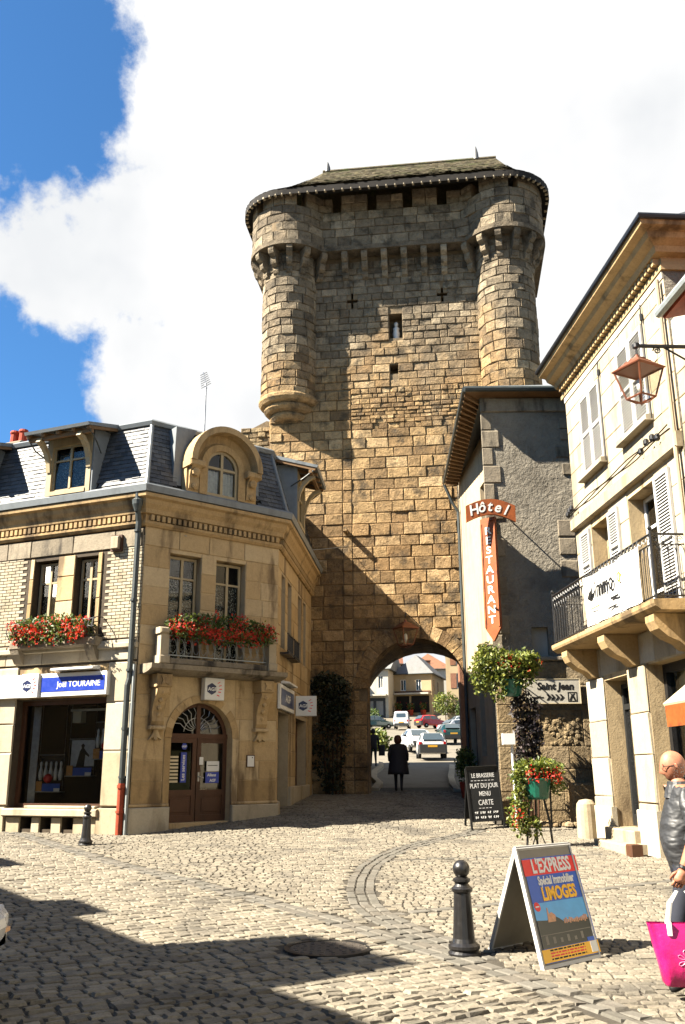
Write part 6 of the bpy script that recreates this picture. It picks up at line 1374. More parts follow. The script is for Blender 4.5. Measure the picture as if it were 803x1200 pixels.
b = MB(); ps_ = [(3.30, 17.30), (3.78, 17.36), (3.55, 17.62)]
for x_, y_ in ps_: b.tube([Vector((x_, y_, g(x_, y_))), Vector((x_ + (3.55 - x_) * .15, y_, .72)), Vector((3.55 + (x_ - 3.55) * .5, 17.4 + (y_ - 17.4) * .5, 1.12))], .022, 6)
b.tube([Vector((3.40, 17.31, .29)), Vector((3.52, 17.34, .62)), Vector((3.66, 17.34, .29))], .013, 5); b.tube([Vector((3.31, 17.31, .62)), Vector((3.76, 17.36, .62))], .013, 5); b.tube([Vector((3.78, 17.36, .6)), Vector((3.80, 17.36, 1.6))], .018, 6); b.build('stand', 'iron_black', sp4)
db = thing('wall_rubble_heap', 'low heap of stones and dry leaves at the foot of the hotel wall', 'rubble', (4.3, 20.65, .45))
for k in range(22): b = MB(); x_, y_ = U(3.6, 5.1), U(20.45, 20.75); s_ = U(.06, .13); b.lathe((x_, y_, .46), [(s_, 0), (s_ * .9, s_ * .5), (s_ * .3, s_ * .85)], 6); b.build('stone', 'wall_rubble', db)
tree_pot = thing('shrub', 'small dark shrub tucked inside the gate beside the hotel door', 'shrub', (3.55, 27.0, .9))
b = MB(); b.lathe((3.52, 26.6, .9), [(.2, 0), (.26, .4), (.24, .42)], 14); b.build('pot', 'pot_red', tree_pot); greenery(tree_pot, (3.50, 26.6, 1.75), (.28, .28, .55), 600, 'leaf_green', (.08, .13)); b = MB(); b.tube([Vector((3.52, 26.6, 1.3)), Vector((3.5, 26.6, 1.9))], .03, 6); b.build('stem', 'wood_brown', tree_pot)
# ivy against the tower
iv = thing('ivy', 'thick dark ivy bush climbing the tower wall beside the street', 'ivy', T.p(.8, .2, 1.0)); P = []
for _ in range(2300):
    z_ = U(1.05, 4.6) if U(0, 1) > .45 else U(3.0, 4.5); w_ = .26 + .32 * sin(pi * min(1, (z_ - .6) / 5.2)) * (1 + .5 * sin(z_ * 3.1 + 1)) ; w_ *= min(1, (4.9 - z_) * 1.5); u = .66 + .12 * sin(z_ * 2.3) + U(-w_, w_); P.append(T.p(u, .06 + abs(U(0, .5) * U(.3, 1)), z_))
bush(iv, P, 'leaf_dark', (.08, .15)); b = MB()
for k in range(5): b.tube([T.p(.5 + .1 * k, .05, .9), T.p(.45 + .13 * k, .08, 2.2), T.p(.3 + .2 * k, .08, 3.6), T.p(.3 + .22 * k, .07, 4.4)], [.04, .03, .02, .008], 6)
b.build('stem', 'wood_brown', iv)
wr = thing('overhead_wire', 'thin wire strung between the corner house and the tower', 'wire', (-1.2, 24, 7.0)); b = MB(); p0, p1 = K.p(1.0, .05, 6.98), T.p(1.2, .06, 8.7); b.tube([p0.lerp(p1, t) - Z * (.25 * sin(pi * t)) for t in [i / 12 for i in range(13)]], .009, 5); b.build('wire', 'pipe_grey', wr)
# ------------------------------------------------------------------ people
def skin_mesh(V, E, R, sub=2):
    me = bpy.data.meshes.new('t'); me.from_pydata([tuple(v) for v in V], E, []); ob = bpy.data.objects.new('t', me); COL.objects.link(ob)
    md = ob.modifiers.new('s', 'SKIN'); md.use_smooth_shade = True
    if not me.skin_vertices: me.attributes.new  # layer comes with the modifier
    for i, r in enumerate(R): me.skin_vertices[0].data[i].radius = (r, r) if not isinstance(r, tuple) else r
    me.skin_vertices[0].data[0].use_root = True
    s = ob.modifiers.new('u', 'SUBSURF'); s.levels = sub; s.render_levels = sub
    dg = bpy.context.evaluated_depsgraph_get(); out = bpy.data.meshes.new_from_object(ob.evaluated_get(dg)); bpy.data.objects.remove(ob, do_unlink=True); bpy.data.meshes.remove(me); return out
def head(b, c, f, s, hair=None):
    """head with brow, nose, chin and ears looking along f; c is its centre, s its height"""
    c = Vector(c); f = Vector(f).normalized(); r = f.cross(Z).normalized(); u = r.cross(f); n, m = 22, 16; loops = []
    for j in range(m + 1):
        t = pi * j / m; lp = []
        for i in range(n):
            a = 2 * pi * i / n; d = Vector((sin(t) * cos(a), sin(t) * sin(a), -cos(t)))   # x forward, y right, z up
            k = .5 * s; x = d.x * k * .82; y = d.y * k * .66; z = d.z * k
            if d.z < -.1: x *= 1 + .10 * (d.x > 0) * (-d.z); y *= 1 - .22 * (-d.z)
            if d.x < 0: x *= 1.08 + .06 * d.z
            nose = math.exp(-((d.y / .16) ** 2) - ((d.z + .16) / .17) ** 2) * (d.x > 0); x += nose * k * .26
            brow = math.exp(-((d.y / .55) ** 2) - ((d.z - .20) / .10) ** 2) * (d.x > 0); x += brow * k * .06
            eye = math.exp(-(((abs(d.y) - .34) / .16) ** 2) - ((d.z - .04) / .10) ** 2) * (d.x > 0); x -= eye * k * .08
            mouth = math.exp(-((d.y / .25) ** 2) - ((d.z + .48) / .05) ** 2) * (d.x > 0); x -= mouth * k * .05
            chin = math.exp(-((d.y / .3) ** 2) - ((d.z + .82) / .16) ** 2) * (d.x > 0); x += chin * k * .12
            lp.append(c + f * x + r * y + u * z)
        loops.append(lp)
    b.loft(loops)
    for sg_ in (-1, 1):
        e = c + r * (sg_ * s * .335) - f * s * .03 - u * s * .02; b.loft([[e + f * (s * .055 * cos(k * pi / 5)) * q + u * (s * .10 * sin(k * pi / 5)) * q + r * (sg_ * s * o) for k in range(10)] for q, o in ((.6, -.03), (1, .02), (.85, .05), (.4, .045))])
def hand(b, w, d, side, s=.18, curl=1.1):
    """palm and five bent fingers from wrist w along d; side = thumb direction"""
    w = Vector(w); d = Vector(d).normalized(); sd = Vector(side); sd = (sd - d * sd.dot(d)).normalized(); nn = d.cross(sd)
    b.loft([[w + d * (s * t) + sd * (x * s * wd) + nn * (y * s * .13) for x, y in ((-1, -1), (1, -1), (1, 1), (-1, 1))] for t, wd in ((-.05, .16), (.1, .20), (.35, .24), (.5, .22))])
    for k in range(4):
        o = w + d * (s * .48) + sd * (s * (.17 - .115 * k)); ln = s * (.40, .46, .42, .33)[k]; P = [o]; a = 0
        for j in range(3): a += curl * (.55 + .25 * j); P.append(P[-1] + (d * cos(a * .7) + nn * sin(a * .7)) * ln * (.45, .32, .25)[j])
        b.tube(P, [s * .055, s * .053, s * .047, s * .038], 7)
    o = w + d * s * .12 + sd * s * .2; b.tube([o, o + (d * .7 + sd * .6) * s * .2, o + (d * .95 + sd * .35 + nn * .4) * s * .36, o + (d * .9 + nn * .9) * s * .48], [s * .07, s * .06, s * .052, s * .04], 7)
def person(label, x, y, H, face, mats, pose, coat=1.0, skirt=None, hairm=None, bald=False):
    """body = one skinned mesh (skin, top, trousers, shoes by region), head and hands joined to it"""
    z = g(x, y); t = thing('person', label, 'person', (x, y, z)); f = Vector((face[0], face[1], 0)).normalized(); r = f.cross(Z)
    o = Vector((x, y, z)); s = H / 1.75
    def P(a, b_, c): return o + (f * a + r * b_) * s + Z * (c * s)
    J = dict(pel=P(0, 0, .95), wst=P(.02, 0, 1.10), chs=P(.01, 0, 1.32), nck=P(-.02, 0, 1.49), hd=P(.0, 0, 1.57))
    for sd, q in (('l', -1), ('r', 1)):
        J['sh' + sd] = P(-.01, q * .19, 1.43); J['hp' + sd] = P(0, q * .10, .90)
        for nm in ('el', 'wr', 'kn', 'an', 'to'): a = pose[nm + sd]; J[nm + sd] = P(*a)
    names = list(J); V = [J[k] for k in names]; ix = {k: i for i, k in enumerate(names)}
    E = [(ix[a], ix[b_]) for a, b_ in (('pel', 'wst'), ('wst', 'chs'), ('chs', 'nck'), ('nck', 'hd'), ('chs', 'shl'), ('chs', 'shr'), ('shl', 'ell'), ('ell', 'wrl'), ('shr', 'elr'), ('elr', 'wrr'), ('pel', 'hpl'), ('pel', 'hpr'), ('hpl', 'knl'), ('knl', 'anl'), ('anl', 'tol'), ('hpr', 'knr'), ('knr', 'anr'), ('anr', 'tor'))]
    rad = dict(pel=.165 * coat, wst=.16 * coat, chs=.175 * coat, nck=.068, hd=.06, sh=.078, el=.055, wr=.036, hp=.105, kn=.066, an=.042, to=.036)
    R = [rad.get(k, rad.get(k[:2], .05)) * s for k in names]
    me = skin_mesh(V, E, R)
    bm = bmesh.new(); bm.from_mesh(me); hb = MB(); head(hb, J['hd'] + Z * (.075 * s) + f * .015, pose.get('look', f), .235 * s)
    nb0 = len(bm.faces)
    for sd, q in (('l', -1), ('r', 1)): hand(hb, J['wr' + sd], J['wr' + sd] - J['el' + sd], f, .175 * s)
    vs_ = [bm.verts.new(v) for v in hb.v]
    for fc_ in hb.f:
        try: bm.faces.new([vs_[i] for i in fc_])
        except ValueError: pass
    bm.faces.ensure_lookup_table(); wrs = [J['wrl'], J['wrr']]; els = [J['ell'], J['elr']]
    for i, fc_ in enumerate(bm.faces):
        fc_.smooth = True; c = fc_.calc_center_median()
        if i >= nb0: fc_.material_index = 0; continue
        h = (c.z - z) / s; mi = 1
        arm = 9
        for w_, e_ in zip(wrs, els):
            ax = (e_ - w_).normalized(); q_ = (c - w_).dot(ax); dp = (c - w_ - ax * q_).length
            if -.1 < q_ < pose.get('bare', .05) * s and dp < .062 * s: arm = 0
        if arm == 0: mi = 0
        elif h > 1.485: mi = 0
        elif h < .09: mi = 3
        elif h < pose.get('hem', .88): mi = 2
        fc_.material_index = mi
    bmesh.ops.recalc_face_normals(bm, faces=bm.faces)
    for v in bm.verts: v.co -= o
    me.materials.clear()
    for m_ in mats: me.materials.append(MATS[m_])
    bm.to_mesh(me); bm.free(); me.name = 'body'
    ob = bpy.data.objects.new('body', me); COL.objects.link(ob); ob.parent = t
    return t, J, P, s, f, r
walk = dict(hem_=0, ell=(-.05, -.27, 1.16), wrl=(.06, -.28, .93), elr=(.0, .27, 1.16), wrr=(.12, .27, .94), knl=(.10, -.10, .50), anl=(.08, -.10, .09), tol=(.22, -.11, .03), knr=(-.02, .10, .50), anr=(-.16, .10, .11), tor=(-.04, .11, .03))
# bald man with the pink bag
pose = dict(ell=(-.02, -.33, 1.14), wrl=(.10, -.32, .88), elr=(-.08, .31, 1.15), wrr=(-.06, .33, .89), knl=(.12, -.11, .50), anl=(.10, -.11, .09), tol=(.24, -.12, .03), knr=(-.02, .11, .50), anr=(-.14, .11, .10), tor=(-.02, .12, .03), bare=.24, hem=.90, look=Vector((-1, .12, -.28)))
mt, J, PP_, s_, f_, r_ = person('bald man in a dark leather jacket carrying a pink bag', 2.655, 7.52, 1.74, (-1, .1), ('skin', 'leather', 'trousers', 'black'), pose, 1.22)
hc = J['hd'] + Z * .075
b = MB()
for _ in range(420):
    a = U(pi * .62, pi * 1.38); d = -Vector((cos(a - pi), sin(a - pi) * .0, 0)); ff = Vector((-1, .12, 0)).normalized(); rr_ = ff.cross(Z); th = U(-2.0, 2.0); dirv = (-ff * cos(th) + rr_ * sin(th)); zz = U(-.09, .03)
    b.leaf(hc + dirv * (.088 + .012 * abs(cos(th))) + Z * zz, .014, dirv * .3 - Z * .6 + Vector((U(-.3, .3), U(-.3, .3), 0)), .35)
b.build('hair', 'hair_grey', mt, fix=False)
b = MB(); ff = Vector((-1, .12, -.12)).normalized(); rr_ = ff.cross(Z).normalized(); ec = hc + ff * .104 + Z * .004
for q in (-1, 1): b.tube([ec + rr_ * (q * .034 + .026 * cos(k * pi / 6)) + Z * (.02 * sin(k * pi / 6)) for k in range(13)], .0025, 4); b.tube([ec + rr_ * (q * .062), ec + rr_ * (q * .085) - ff * .11], .0025, 4)
b.build('glasses', 'iron_black', mt)
b = MB(); w0 = J['wrl']; dd = (J['wrl'] - J['ell']).normalized(); b.lathe(w0 - dd * .03, [(.036, -.012), (.040, -.008), (.040, .008), (.036, .012)], 14, dd); b.build('wristwatch', 'iron_black', mt)
b = MB(); b.lathe(J['nck'] - Z * .02, [(.125, -.07), (.115, -.02), (.095, .03), (.088, .055), (.075, .05)], 18); b.build('collar', 'leather', mt)
for q in ('l', 'r'):
    b = MB(); e0 = J['el' + q]; d0 = (J['wr' + q] - e0).normalized(); b.lathe(e0 + d0 * .02, [(.062, -.03), (.072, .0), (.068, .05), (.058, .055)], 14, d0); b.build('cuff', 'leather', mt)
hw = J['wrl'] + dd * .11
bag = thing('shopping_bag', 'bright pink glossy shopping bag with white handles and flower print', 'bag', (hw.x, hw.y, .09))
bc = Vector((hw.x + .02, hw.y, 0)); BG = Fr(bc.x, bc.y, 96)
def bagloop(zz, w_, dpt, wob): 
    out = []; n = 28
    for k in range(n):
        a = 2 * pi * k / n; ca, sa = cos(a), sin(a); u = w_ * (abs(ca) ** .35) * (1 if ca > 0 else -1); v = dpt * (abs(sa) ** .5) * (1 if sa > 0 else -1); out.append(BG.p(u + wob * sin(3 * a), v + wob * cos(5 * a + zz * 9), zz + wob * .6 * sin(2 * a)))
    return out
b = MB(); b.loft([bagloop(.10, .17, .05, .002), bagloop(.12, .185, .075, .006), bagloop(.24, .205, .085, .008), bagloop(.38, .235, .06, .012), bagloop(.52, .265, .025, .010)], False); i = 0; b.face(bagloop(.10, .17, .05, .002)); b.build('sack', 'bag_pink', bag, smooth=True)
for v in (-.02, .03):
    b = MB(); P = [BG.p(-.12, v, .52), BG.p(-.09, v, .66), BG.p(-.03, 0, .74), BG.p(.03, 0, .74), BG.p(.09, v, .66), BG.p(.12, v, .52)]; b.loft([[p + BG.u * .014, p + BG.n * .003, p - BG.u * .014, p - BG.n * .003] for p in P]); b.box(BG, -.135, -.105, v + .005, v + .035, .44, .53); b.box(BG, .105, .135, v + .005, v + .035, .44, .53); b.build('handle', 'white_paint', bag)
b = MB()
for cx, cz, rr0 in ((-.02, .28, .07), (.10, .38, .05), (.09, .22, .05)):
    for k in range(7): a = 2 * pi * k / 7; b.tube([BG.p(cx + rr0 * (.2 + .4 * (1 - cos(t))) * cos(a + .25 * sin(t)), .088 - .07 * max(0, (cz + rr0 * .6 * sin(a) - .24) / .3) * .9, cz + rr0 * (.2 + .4 * (1 - cos(t))) * sin(a + .25 * sin(t))) for t in [i * pi / 4 for i in range(9)]], .0022, 4)
b.build('flower_print', 'bag_line', bag, kind='stuff')
# woman under the arch and a second walker with a bag
wm, J, _, s_, f_, r_ = person('woman in a dark coat walking away through the gate arch', 1.72, 29.6, 1.70, (.15, 1), ('hair_red', 'cloth_dark', 'cloth_dark', 'black'), dict(walk, bare=.02, hem=.2), 1.15)
b = MB(); c0 = Vector((1.72, 29.6, g(1.72, 29.6))); b.lathe(c0, [(.34, .52), (.33, .62), (.29, .9), (.25, 1.15), (.24, 1.3), (.20, 1.42), (.10, 1.46)], 20); b.build('coat', 'cloth_dark', wm, smooth=True)
b = MB(); b.lathe(J['hd'] + Z * .07, [(.09, -.13), (.125, -.06), (.125, .03), (.09, .11), (.02, .135)], 16); b.build('hair', 'hair_red', wm, smooth=True)
for q in ('l', 'r'): b = MB(); b.tube([J['sh' + q], J['el' + q], J['wr' + q] + Z * .04], [.09, .08, .06], 10); b.build('sleeve', 'cloth_dark', wm, smooth=True)
m2, J, _, s_, f_, r_ = person('walker in black with a shoulder bag beyond the gate', 1.42, 45.0, 1.74, (-.1, 1), ('hair_red', 'cloth_dark', 'trousers', 'black'), walk, 1.15)
b = MB(); b.cbox(Fr(1.42, 45.0, 90), .26, .56, -.1, .06, g(1.4, 45) + .50, g(1.4, 45) + 1.0, .04); b.build('shoulder_bag', 'cloth_dark', m2); b = MB(); b.lathe(J['hd'] + Z * .08, [(.09, -.1), (.12, -.02), (.115, .05), (.06, .12), (.01, .13)], 14); b.build('hair', 'cloth_dark', m2, smooth=True)
# ------------------------------------------------------------------ cars
def car(label, x, y, ang, paint, kind='hatch', grp='cars parked beyond the gate', pale=False):
    """ang: heading (deg from +Y to +X); stations (x, half width, sill, belt, roof, roof half width)"""
    z = (g(x, y)); t = thing('parked_car', label, 'car', (x, y, z), grp); a = radians(ang); F = Vector((sin(a), cos(a), 0)); Rr = Vector((cos(a), -sin(a), 0)); o = Vector((x, y, z))
    p = lambda i, j, k: o + F * i + Rr * j + Z * k
    ST = dict(hatch=[(-1.74, .66, .42, .72, .74, .60), (-1.70, .75, .30, .90, .92, .62), (-1.58, .78, .26, .92, 1.10, .60), (-1.30, .79, .26, .92, 1.36, .56), (-.5, .80, .26, .92, 1.42, .57), (.25, .80, .26, .90, 1.38, .56), (.62, .80, .26, .88, 1.12, .60), (.95, .79, .26, .86, .88, .70), (1.5, .76, .28, .76, .78, .66), (1.72, .68, .32, .62, .64, .58), (1.78, .60, .38, .52, .54, .5)],
              van=[(-1.95, .72, .42, 1.0, 1.05, .66), (-1.90, .80, .30, 1.05, 1.70, .68), (-1.7, .82, .28, 1.05, 1.80, .68), (.1, .82, .28, 1.05, 1.80, .68), (.55, .82, .28, 1.02, 1.55, .66), (1.0, .81, .28, .98, 1.05, .70), (1.6, .78, .30, .85, .88, .66), (1.85, .68, .36, .66, .68, .56)],
              sedan=[(-2.0, .70, .42, .74, .76, .6), (-1.95, .80, .30, .88, .90, .66), (-1.5, .83, .26, .92, .98, .66), (-1.05, .84, .26, .92, 1.34, .58), (-.2, .84, .26, .92, 1.42, .60), (.45, .84, .26, .90, 1.36, .58), (1.0, .83, .26, .88, .92, .70), (1.7, .80, .28, .78, .80, .66), (2.0, .70, .34, .62, .64, .56)])[kind]
    def lp(s): 
        i, w, zb, bl, rf, rw = s; h = [(w * .90, zb), (w, zb + .16), (w * 1.0, bl - .14), (w * .97, bl), (rw + .02, rf - .06), (rw * .80, rf)]
        return [p(i, j, k) for j, k in h] + [p(i, -j, k) for j, k in h[::-1]]
    b = MB(); b.loft([lp(s) for s in ST]); body = b.build('body', paint, t, smooth=False)
    L = len(ST)
    def glass(q, off=.012): 
        c = sum(q, Vector()) / 4; n = (q[1] - q[0]).cross(q[3] - q[0]).normalized(); n = n if n.dot(c - o - Z * .7) > 0 else -n; qq = [c + (v - c) * .88 + n * off for v in q]; b = MB(); b.face(qq); b.build('window', 'glass_car', body)
    loops = [lp(s) for s in ST]
    for k in range(L - 1):
        s0, s1 = ST[k], ST[k + 1]; rise0, rise1 = s0[4] - s0[3], s1[4] - s1[3]
        if min(rise0, rise1) > .15 and s1[0] - s0[0] > .2:
            for i0, i1 in ((3, 4), (8, 7)): glass([loops[k][i0], loops[k + 1][i0], loops[k + 1][i1], loops[k][i1]], .008)
    bi = 1 if kind == 'van' else (3 if kind == 'sedan' else 3); ri = [k for k in range(L) if ST[k][4] - ST[k][3] > .3]
    if kind == 'van': glass([p(-1.935, -.58, 1.12), p(-1.935, .58, 1.12), p(-1.905, .56, 1.62), p(-1.905, -.56, 1.62)], .02)
    else: i0 = 2 if kind == 'sedan' else 1; i1 = ri[0]; glass([p(ST[i0][0], -.66, ST[i0][4] + .0), p(ST[i0][0], .66, ST[i0][4] + .0), p(ST[i1][0], .52, ST[i1][4] - .03), p(ST[i1][0], -.52, ST[i1][4] - .03)], .085)
    j0 = ri[-1]; j1 = min(j0 + 1, L - 1); glass([p(ST[j1][0], -.62, ST[j1][4] + .03), p(ST[j1][0], .62, ST[j1][4] + .03), p(ST[j0][0], .54, ST[j0][4] - .02), p(ST[j0][0], -.54, ST[j0][4] - .02)], .03)
    xr, xf = ST[0][0], ST[-1][0]
    b = MB(); pf = [(xr - .04, -.70), (xr + .12, -.80), (xr + .12, .80), (xr - .04, .70)]; b.hexa([p(i, j, .30) for i, j in pf], [p(i, j, .55 if kind != 'hatch' else .76) for i, j in pf]); b.build('rear_bumper', 'car_trim', body)
    b = MB(); pf = [(xf + .04, -.60), (xf - .2, -.78), (xf - .2, .78), (xf + .04, .60)]; b.hexa([p(i, j, .30) for i, j in pf], [p(i, j, .50) for i, j in pf]); b.build('front_bumper', 'car_trim', body) if not pale else None
    if pale:                                            # rounded pale bumper with its indicators
        b = MB(); b.loft([[p(xf - .10 + .20 * (1 - abs(j / .74) ** 3) * k_ , j, zz) for j in (-.74, -.68, -.55, -.3, 0, .3, .55, .68, .74)] + [p(xf - .3, .74, zz), p(xf - .3, -.74, zz)] for zz, k_ in ((.42, .75), (.46, .95), (.54, 1.05), (.60, .98), (.635, .7))]); b.build('front_bumper', paint, body, smooth=False)
        for q in (-1, 0, 1): b = MB(); b.hexa([p(xf + .0, q * .45 - .08, .475), p(xf + .0, q * .45 + .08, .475), p(xf + .0, q * .45 + .08, .515), p(xf + .0, q * .45 - .08, .515)], [p(xf + .092 - .04 * abs(q), q * .45 - .07, .48), p(xf + .092 - .04 * abs(q), q * .45 + .07, .48), p(xf + .092 - .04 * abs(q), q * .45 + .07, .51), p(xf + .092 - .04 * abs(q), q * .45 - .07, .51)]); b.build('indicator', 'lamp_orange', body)
    for q in (-1, 1):
        b = MB(); b.hexa([p(xr - .005, q * .60, .72), p(xr - .005, q * .74, .72), p(xr - .005, q * .72, .90), p(xr - .005, q * .60, .90)], [p(xr + .1, q * .60, .72), p(xr + .1, q * .765, .72), p(xr + .1, q * .765, .90), p(xr + .1, q * .60, .90)]); b.build('tail_light', 'lamp_red', body)
        b = MB(); b.hexa([p(xf - .02, q * .40, .56), p(xf - .08, q * .64, .56), p(xf - .12, q * .64, .68), p(xf - .06, q * .40, .68)], [p(xf - .2, q * .40, .56), p(xf - .2, q * .70, .56), p(xf - .22, q * .70, .68), p(xf - .2, q * .40, .68)]); b.build('headlight', 'white_paint', body)
        b = MB(); b.hexa([p(.60, q * .80, .90), p(.60, q * .98, .92), p(.60, q * .98, 1.04), p(.60, q * .80, 1.02)], [p(.72, q * .80, .90), p(.70, q * .96, .92), p(.70, q * .96, 1.04), p(.72, q * .80, 1.02)]); b.build('mirror', 'car_trim', body)
    b = MB(); b.hexa([p(xr - .05, -.26, .60), p(xr - .05, .26, .60), p(xr - .05, .26, .71), p(xr - .05, -.26, .71)], [p(xr + .05, -.26, .60), p(xr + .05, .26, .60), p(xr + .05, .26, .71), p(xr + .05, -.26, .71)]); b.build('number_plate', 'plate_yellow', body)
    for i in (xr + .62, xf - .68):
        for q in (-1, 1):
            b = MB(); b.lathe(p(i, q * .62, .29), [(.20, -.01 * q), (.285, 0), (.29, .04 * q), (.29, .14 * q), (.27, .17 * q), (.2, .175 * q)], 18, Rr, Z); w = b.build('wheel', 'tyre', t); b = MB(); b.lathe(p(i, q * .62, .29), [(.19, .13 * q), (.17, .165 * q), (.05, .18 * q)], 14, Rr, Z); b.build('rim', 'steel', w)
    return t
pmat('glass_car', (.05, .07, .085), .12, 0, .8, .1)
car('white hatchback with black rear bumper driving off beyond the gate', 4.95, 53.0, 2, 'car_white'); car('dark green car parked right of the white hatchback', 7.95, 70.0, -4, 'car_green', 'sedan'); car('white car half hidden behind the hatchback', 4.7, 60, 172, 'car_white', 'sedan')
car('white van parked in front of the hipped roof house', 6.35, 100, 8, 'car_white', 'van'); car('red car parked in the far row', 9.7, 103, 60, 'car_red', 'hatch'); car('silver car parked behind the dark green car', 10.5, 84, 62, 'car_silver', 'sedan'); car('silver hatchback at the right end of the far row', 13.3, 99, 80, 'car_silver', 'hatch'); car('dark car in the shade of the left far house', 3.6, 101, 70, 'car_green', 'hatch')
# white car whose nose pokes in at the left
def nose_car():
    car('white car standing in the shaded street with its nose showing', -4.33, 6.80, 90, 'car_white', 'hatch', 'cars parked beside the viewer', True)
nose_car()
# ------------------------------------------------------------------ town beyond the gate
def far_house(label, x0, x1, y, dep, h, roof_h, wallm, roofm, wins, ang=90, shop=None, hip=True, zbase=None, side_wins=()):
    fr = Fr(x0, y, ang); W_ = x1 - x0; z = zbase if zbase is not None else g((x0 + x1) / 2, y); t = thing('far_house', label, 'house', fr.p(W_ / 2, -dep / 2, z), 'houses beyond the gate')
    holes = [(u0, u1, z + a, z + c, .25) for u0, u1, a, c in wins]
    b = MB(); wall(b, fr, 0, W_, z - 1, z + h, holes, 0, .3, False)
    sf = Fr(fr.p(W_, 0, 0).x, fr.p(W_, 0, 0).y, ang - 90); lf = Fr(fr.p(0, -dep, 0).x, fr.p(0, -dep, 0).y, ang + 90)
    wall(b, sf, 0, dep, z - 1, z + h, [(u0, u1, z + a, z + c, .2) for u0, u1, a, c in side_wins], 0, .3, False); wall(b, lf, 0, dep, z - 1, z + h, (), 0, .3, False); b.face([fr.p(0, -dep, z - 1), fr.p(W_, -dep, z - 1), fr.p(W_, -dep, z + h), fr.p(0, -dep, z + h)]); b.build('wall', wallm, t)
    for (u0, u1, a, c) in wins: window(t, fr, u0, u1, z + a, z + c, -.12, 2, (1.0,), .08, 'white_paint', None, back=.3)
    for (u0, u1, a, c) in side_wins: window(t, sf, u0, u1, z + a, z + c, -.12, 2, (1.0,), .08, 'white_paint', None, back=.3)
    e = .4; A = [fr.p(-e, e, z + h), fr.p(W_ + e, e, z + h), fr.p(W_ + e, -dep - e, z + h), fr.p(-e, -dep - e, z + h)]
    if hip: k = min(W_ / 2, dep / 2); R_ = [fr.p(W_ / 2, -k, z + h + roof_h), fr.p(W_ / 2, -dep + k * .6, z + h + roof_h)]; fs_ = [[A[0], A[1], R_[0]], [A[1], A[2], R_[1], R_[0]], [A[2], A[3], R_[1]], [A[3], A[0], R_[0], R_[1]]]
    else: R_ = [fr.p(-e, -dep / 2, z + h + roof_h), fr.p(W_ + e, -dep / 2, z + h + roof_h)]; fs_ = [[A[0], A[1], R_[1], R_[0]], [A[2], A[3], R_[0], R_[1]], [A[1], A[2], R_[1]], [A[3], A[0], R_[0]]]
    b = MB(); [b.face(q) for q in fs_]; b.face([v - Z * .02 for v in A]); r_ = b.build('roof', roofm, t)
    b = MB(); [b.tube([A[i], A[(i + 1) % 4]], .08, 6) for i in range(4)]; b.build('gutter', 'pipe_dark', t)
    return t, fr, z, r_
def chimney(rf, p, h, w=.6): b = MB(); b.box(Fr(p[0], p[1], 90), -w / 2, w / 2, -w / 2, w / 2, p[2], p[2] + h); b.box(Fr(p[0], p[1], 90), -w / 2 - .06, w / 2 + .06, -w / 2 - .06, w / 2 + .06, p[2] + h + .003, p[2] + h + .15); b.build('chimney', 'tile_red', rf)
t, fr, z, rf = far_house('cream cafe house with grey hipped roof facing the gate', 6.85, 12.0, 124, 9, 5.2, 2.9, 'plaster_cream', 'tile_grey', [(.9, 1.65, 3.0, 4.5), (3.0, 3.75, 3.0, 4.5)], 107, None, True, 9.1, [(1.2, 2.0, 3, 4.4), (4.0, 4.8, 3, 4.4)])
bx('shop_front', 'room_dark', t, fr, .3, 4.8, 0, .05, z + .1, z + 2.3); bx('awning', 'plaster_white', t, fr, .2, 4.9, 0, 1.1, z + 2.45, z + 2.65); bx('fascia', 'wood_brown', t, fr, .1, 5.0, 0, .08, z + 2.7, z + 2.95); bx('shop_post', 'plaster_cream', t, fr, 2.1, 2.35, .05, .12, z + .1, z + 2.3)
chimney(rf, (12.0, 131, 15.2), 1.7, 1.0)
t, fr, z, rf = far_house('white house with dark openings left of the cafe house', .4, 6.0, 121, 10, 5.6, 2.6, 'plaster_white', 'tile_grey', [(2.1, 3.3, 3.2, 4.8), (4.3, 4.9, 3.2, 4.8), (.4, 1.2, 3.2, 4.8)], 103, None, False, 9.0)
bx('shop_front', 'car_trim', t, fr, .2, 5.2, 0, .06, z - .6, z + 1.9); bx('awning', 'plaster_white', t, fr, .0, 5.5, 0, 1.3, z + 2.1, z + 2.3)
for u in (1.2, 2.7, 4.0): bx('shop_pane', 'tile_grey', t, fr, u, u + .9, .06, .09, z - .3, z + 1.5)
t, fr, z, rf = far_house('tall cream house with red brown shutters right of the cafe', 12.6, 20, 112, 10, 9.2, 2.6, 'plaster_cream', 'tile_red', [(1.3, 2.0, 4.2, 6.0), (1.3, 2.0, 7.0, 8.6), (4.5, 5.3, 4.2, 6)], 99, None, False, 7.2)
bx('shutter', 'tile_red', t, fr, .55, 1.25, 0, .06, z + 4.2, z + 6.0); bx('shutter', 'tile_red', t, fr, .55, 1.25, 0, .06, z + 7.0, z + 8.6); bx('quoin_strip', 'tile_red', t, fr, 2.5, 3.2, 0, .05, z, z + 9)
far_house('reddish roofed house on the rise behind the cafe', 3.2, 9.5, 150, 9, 8.2, 3.6, 'plaster_cream', 'tile_red', [(1, 1.8, 5, 6.6), (3, 3.8, 5, 6.6)], 90, None, False, 10.5)
far_house('pale house with tiled roof behind the tall cream house', 10.5, 17.5, 148, 9, 7.2, 3.0, 'plaster_white', 'tile_red', [(1, 1.8, 4.5, 6), (3, 3.8, 4.5, 6)], 92, None, True, 10.4)
far_house('grey house at the left end of the far row', -9, -.3, 118, 10, 6.5, 3, 'plaster_cream', 'tile_grey', [(1, 2, 3.5, 5), (4, 5, 3.5, 5), (6.5, 7.5, 3.5, 5)], 90, None, False, 8.2)
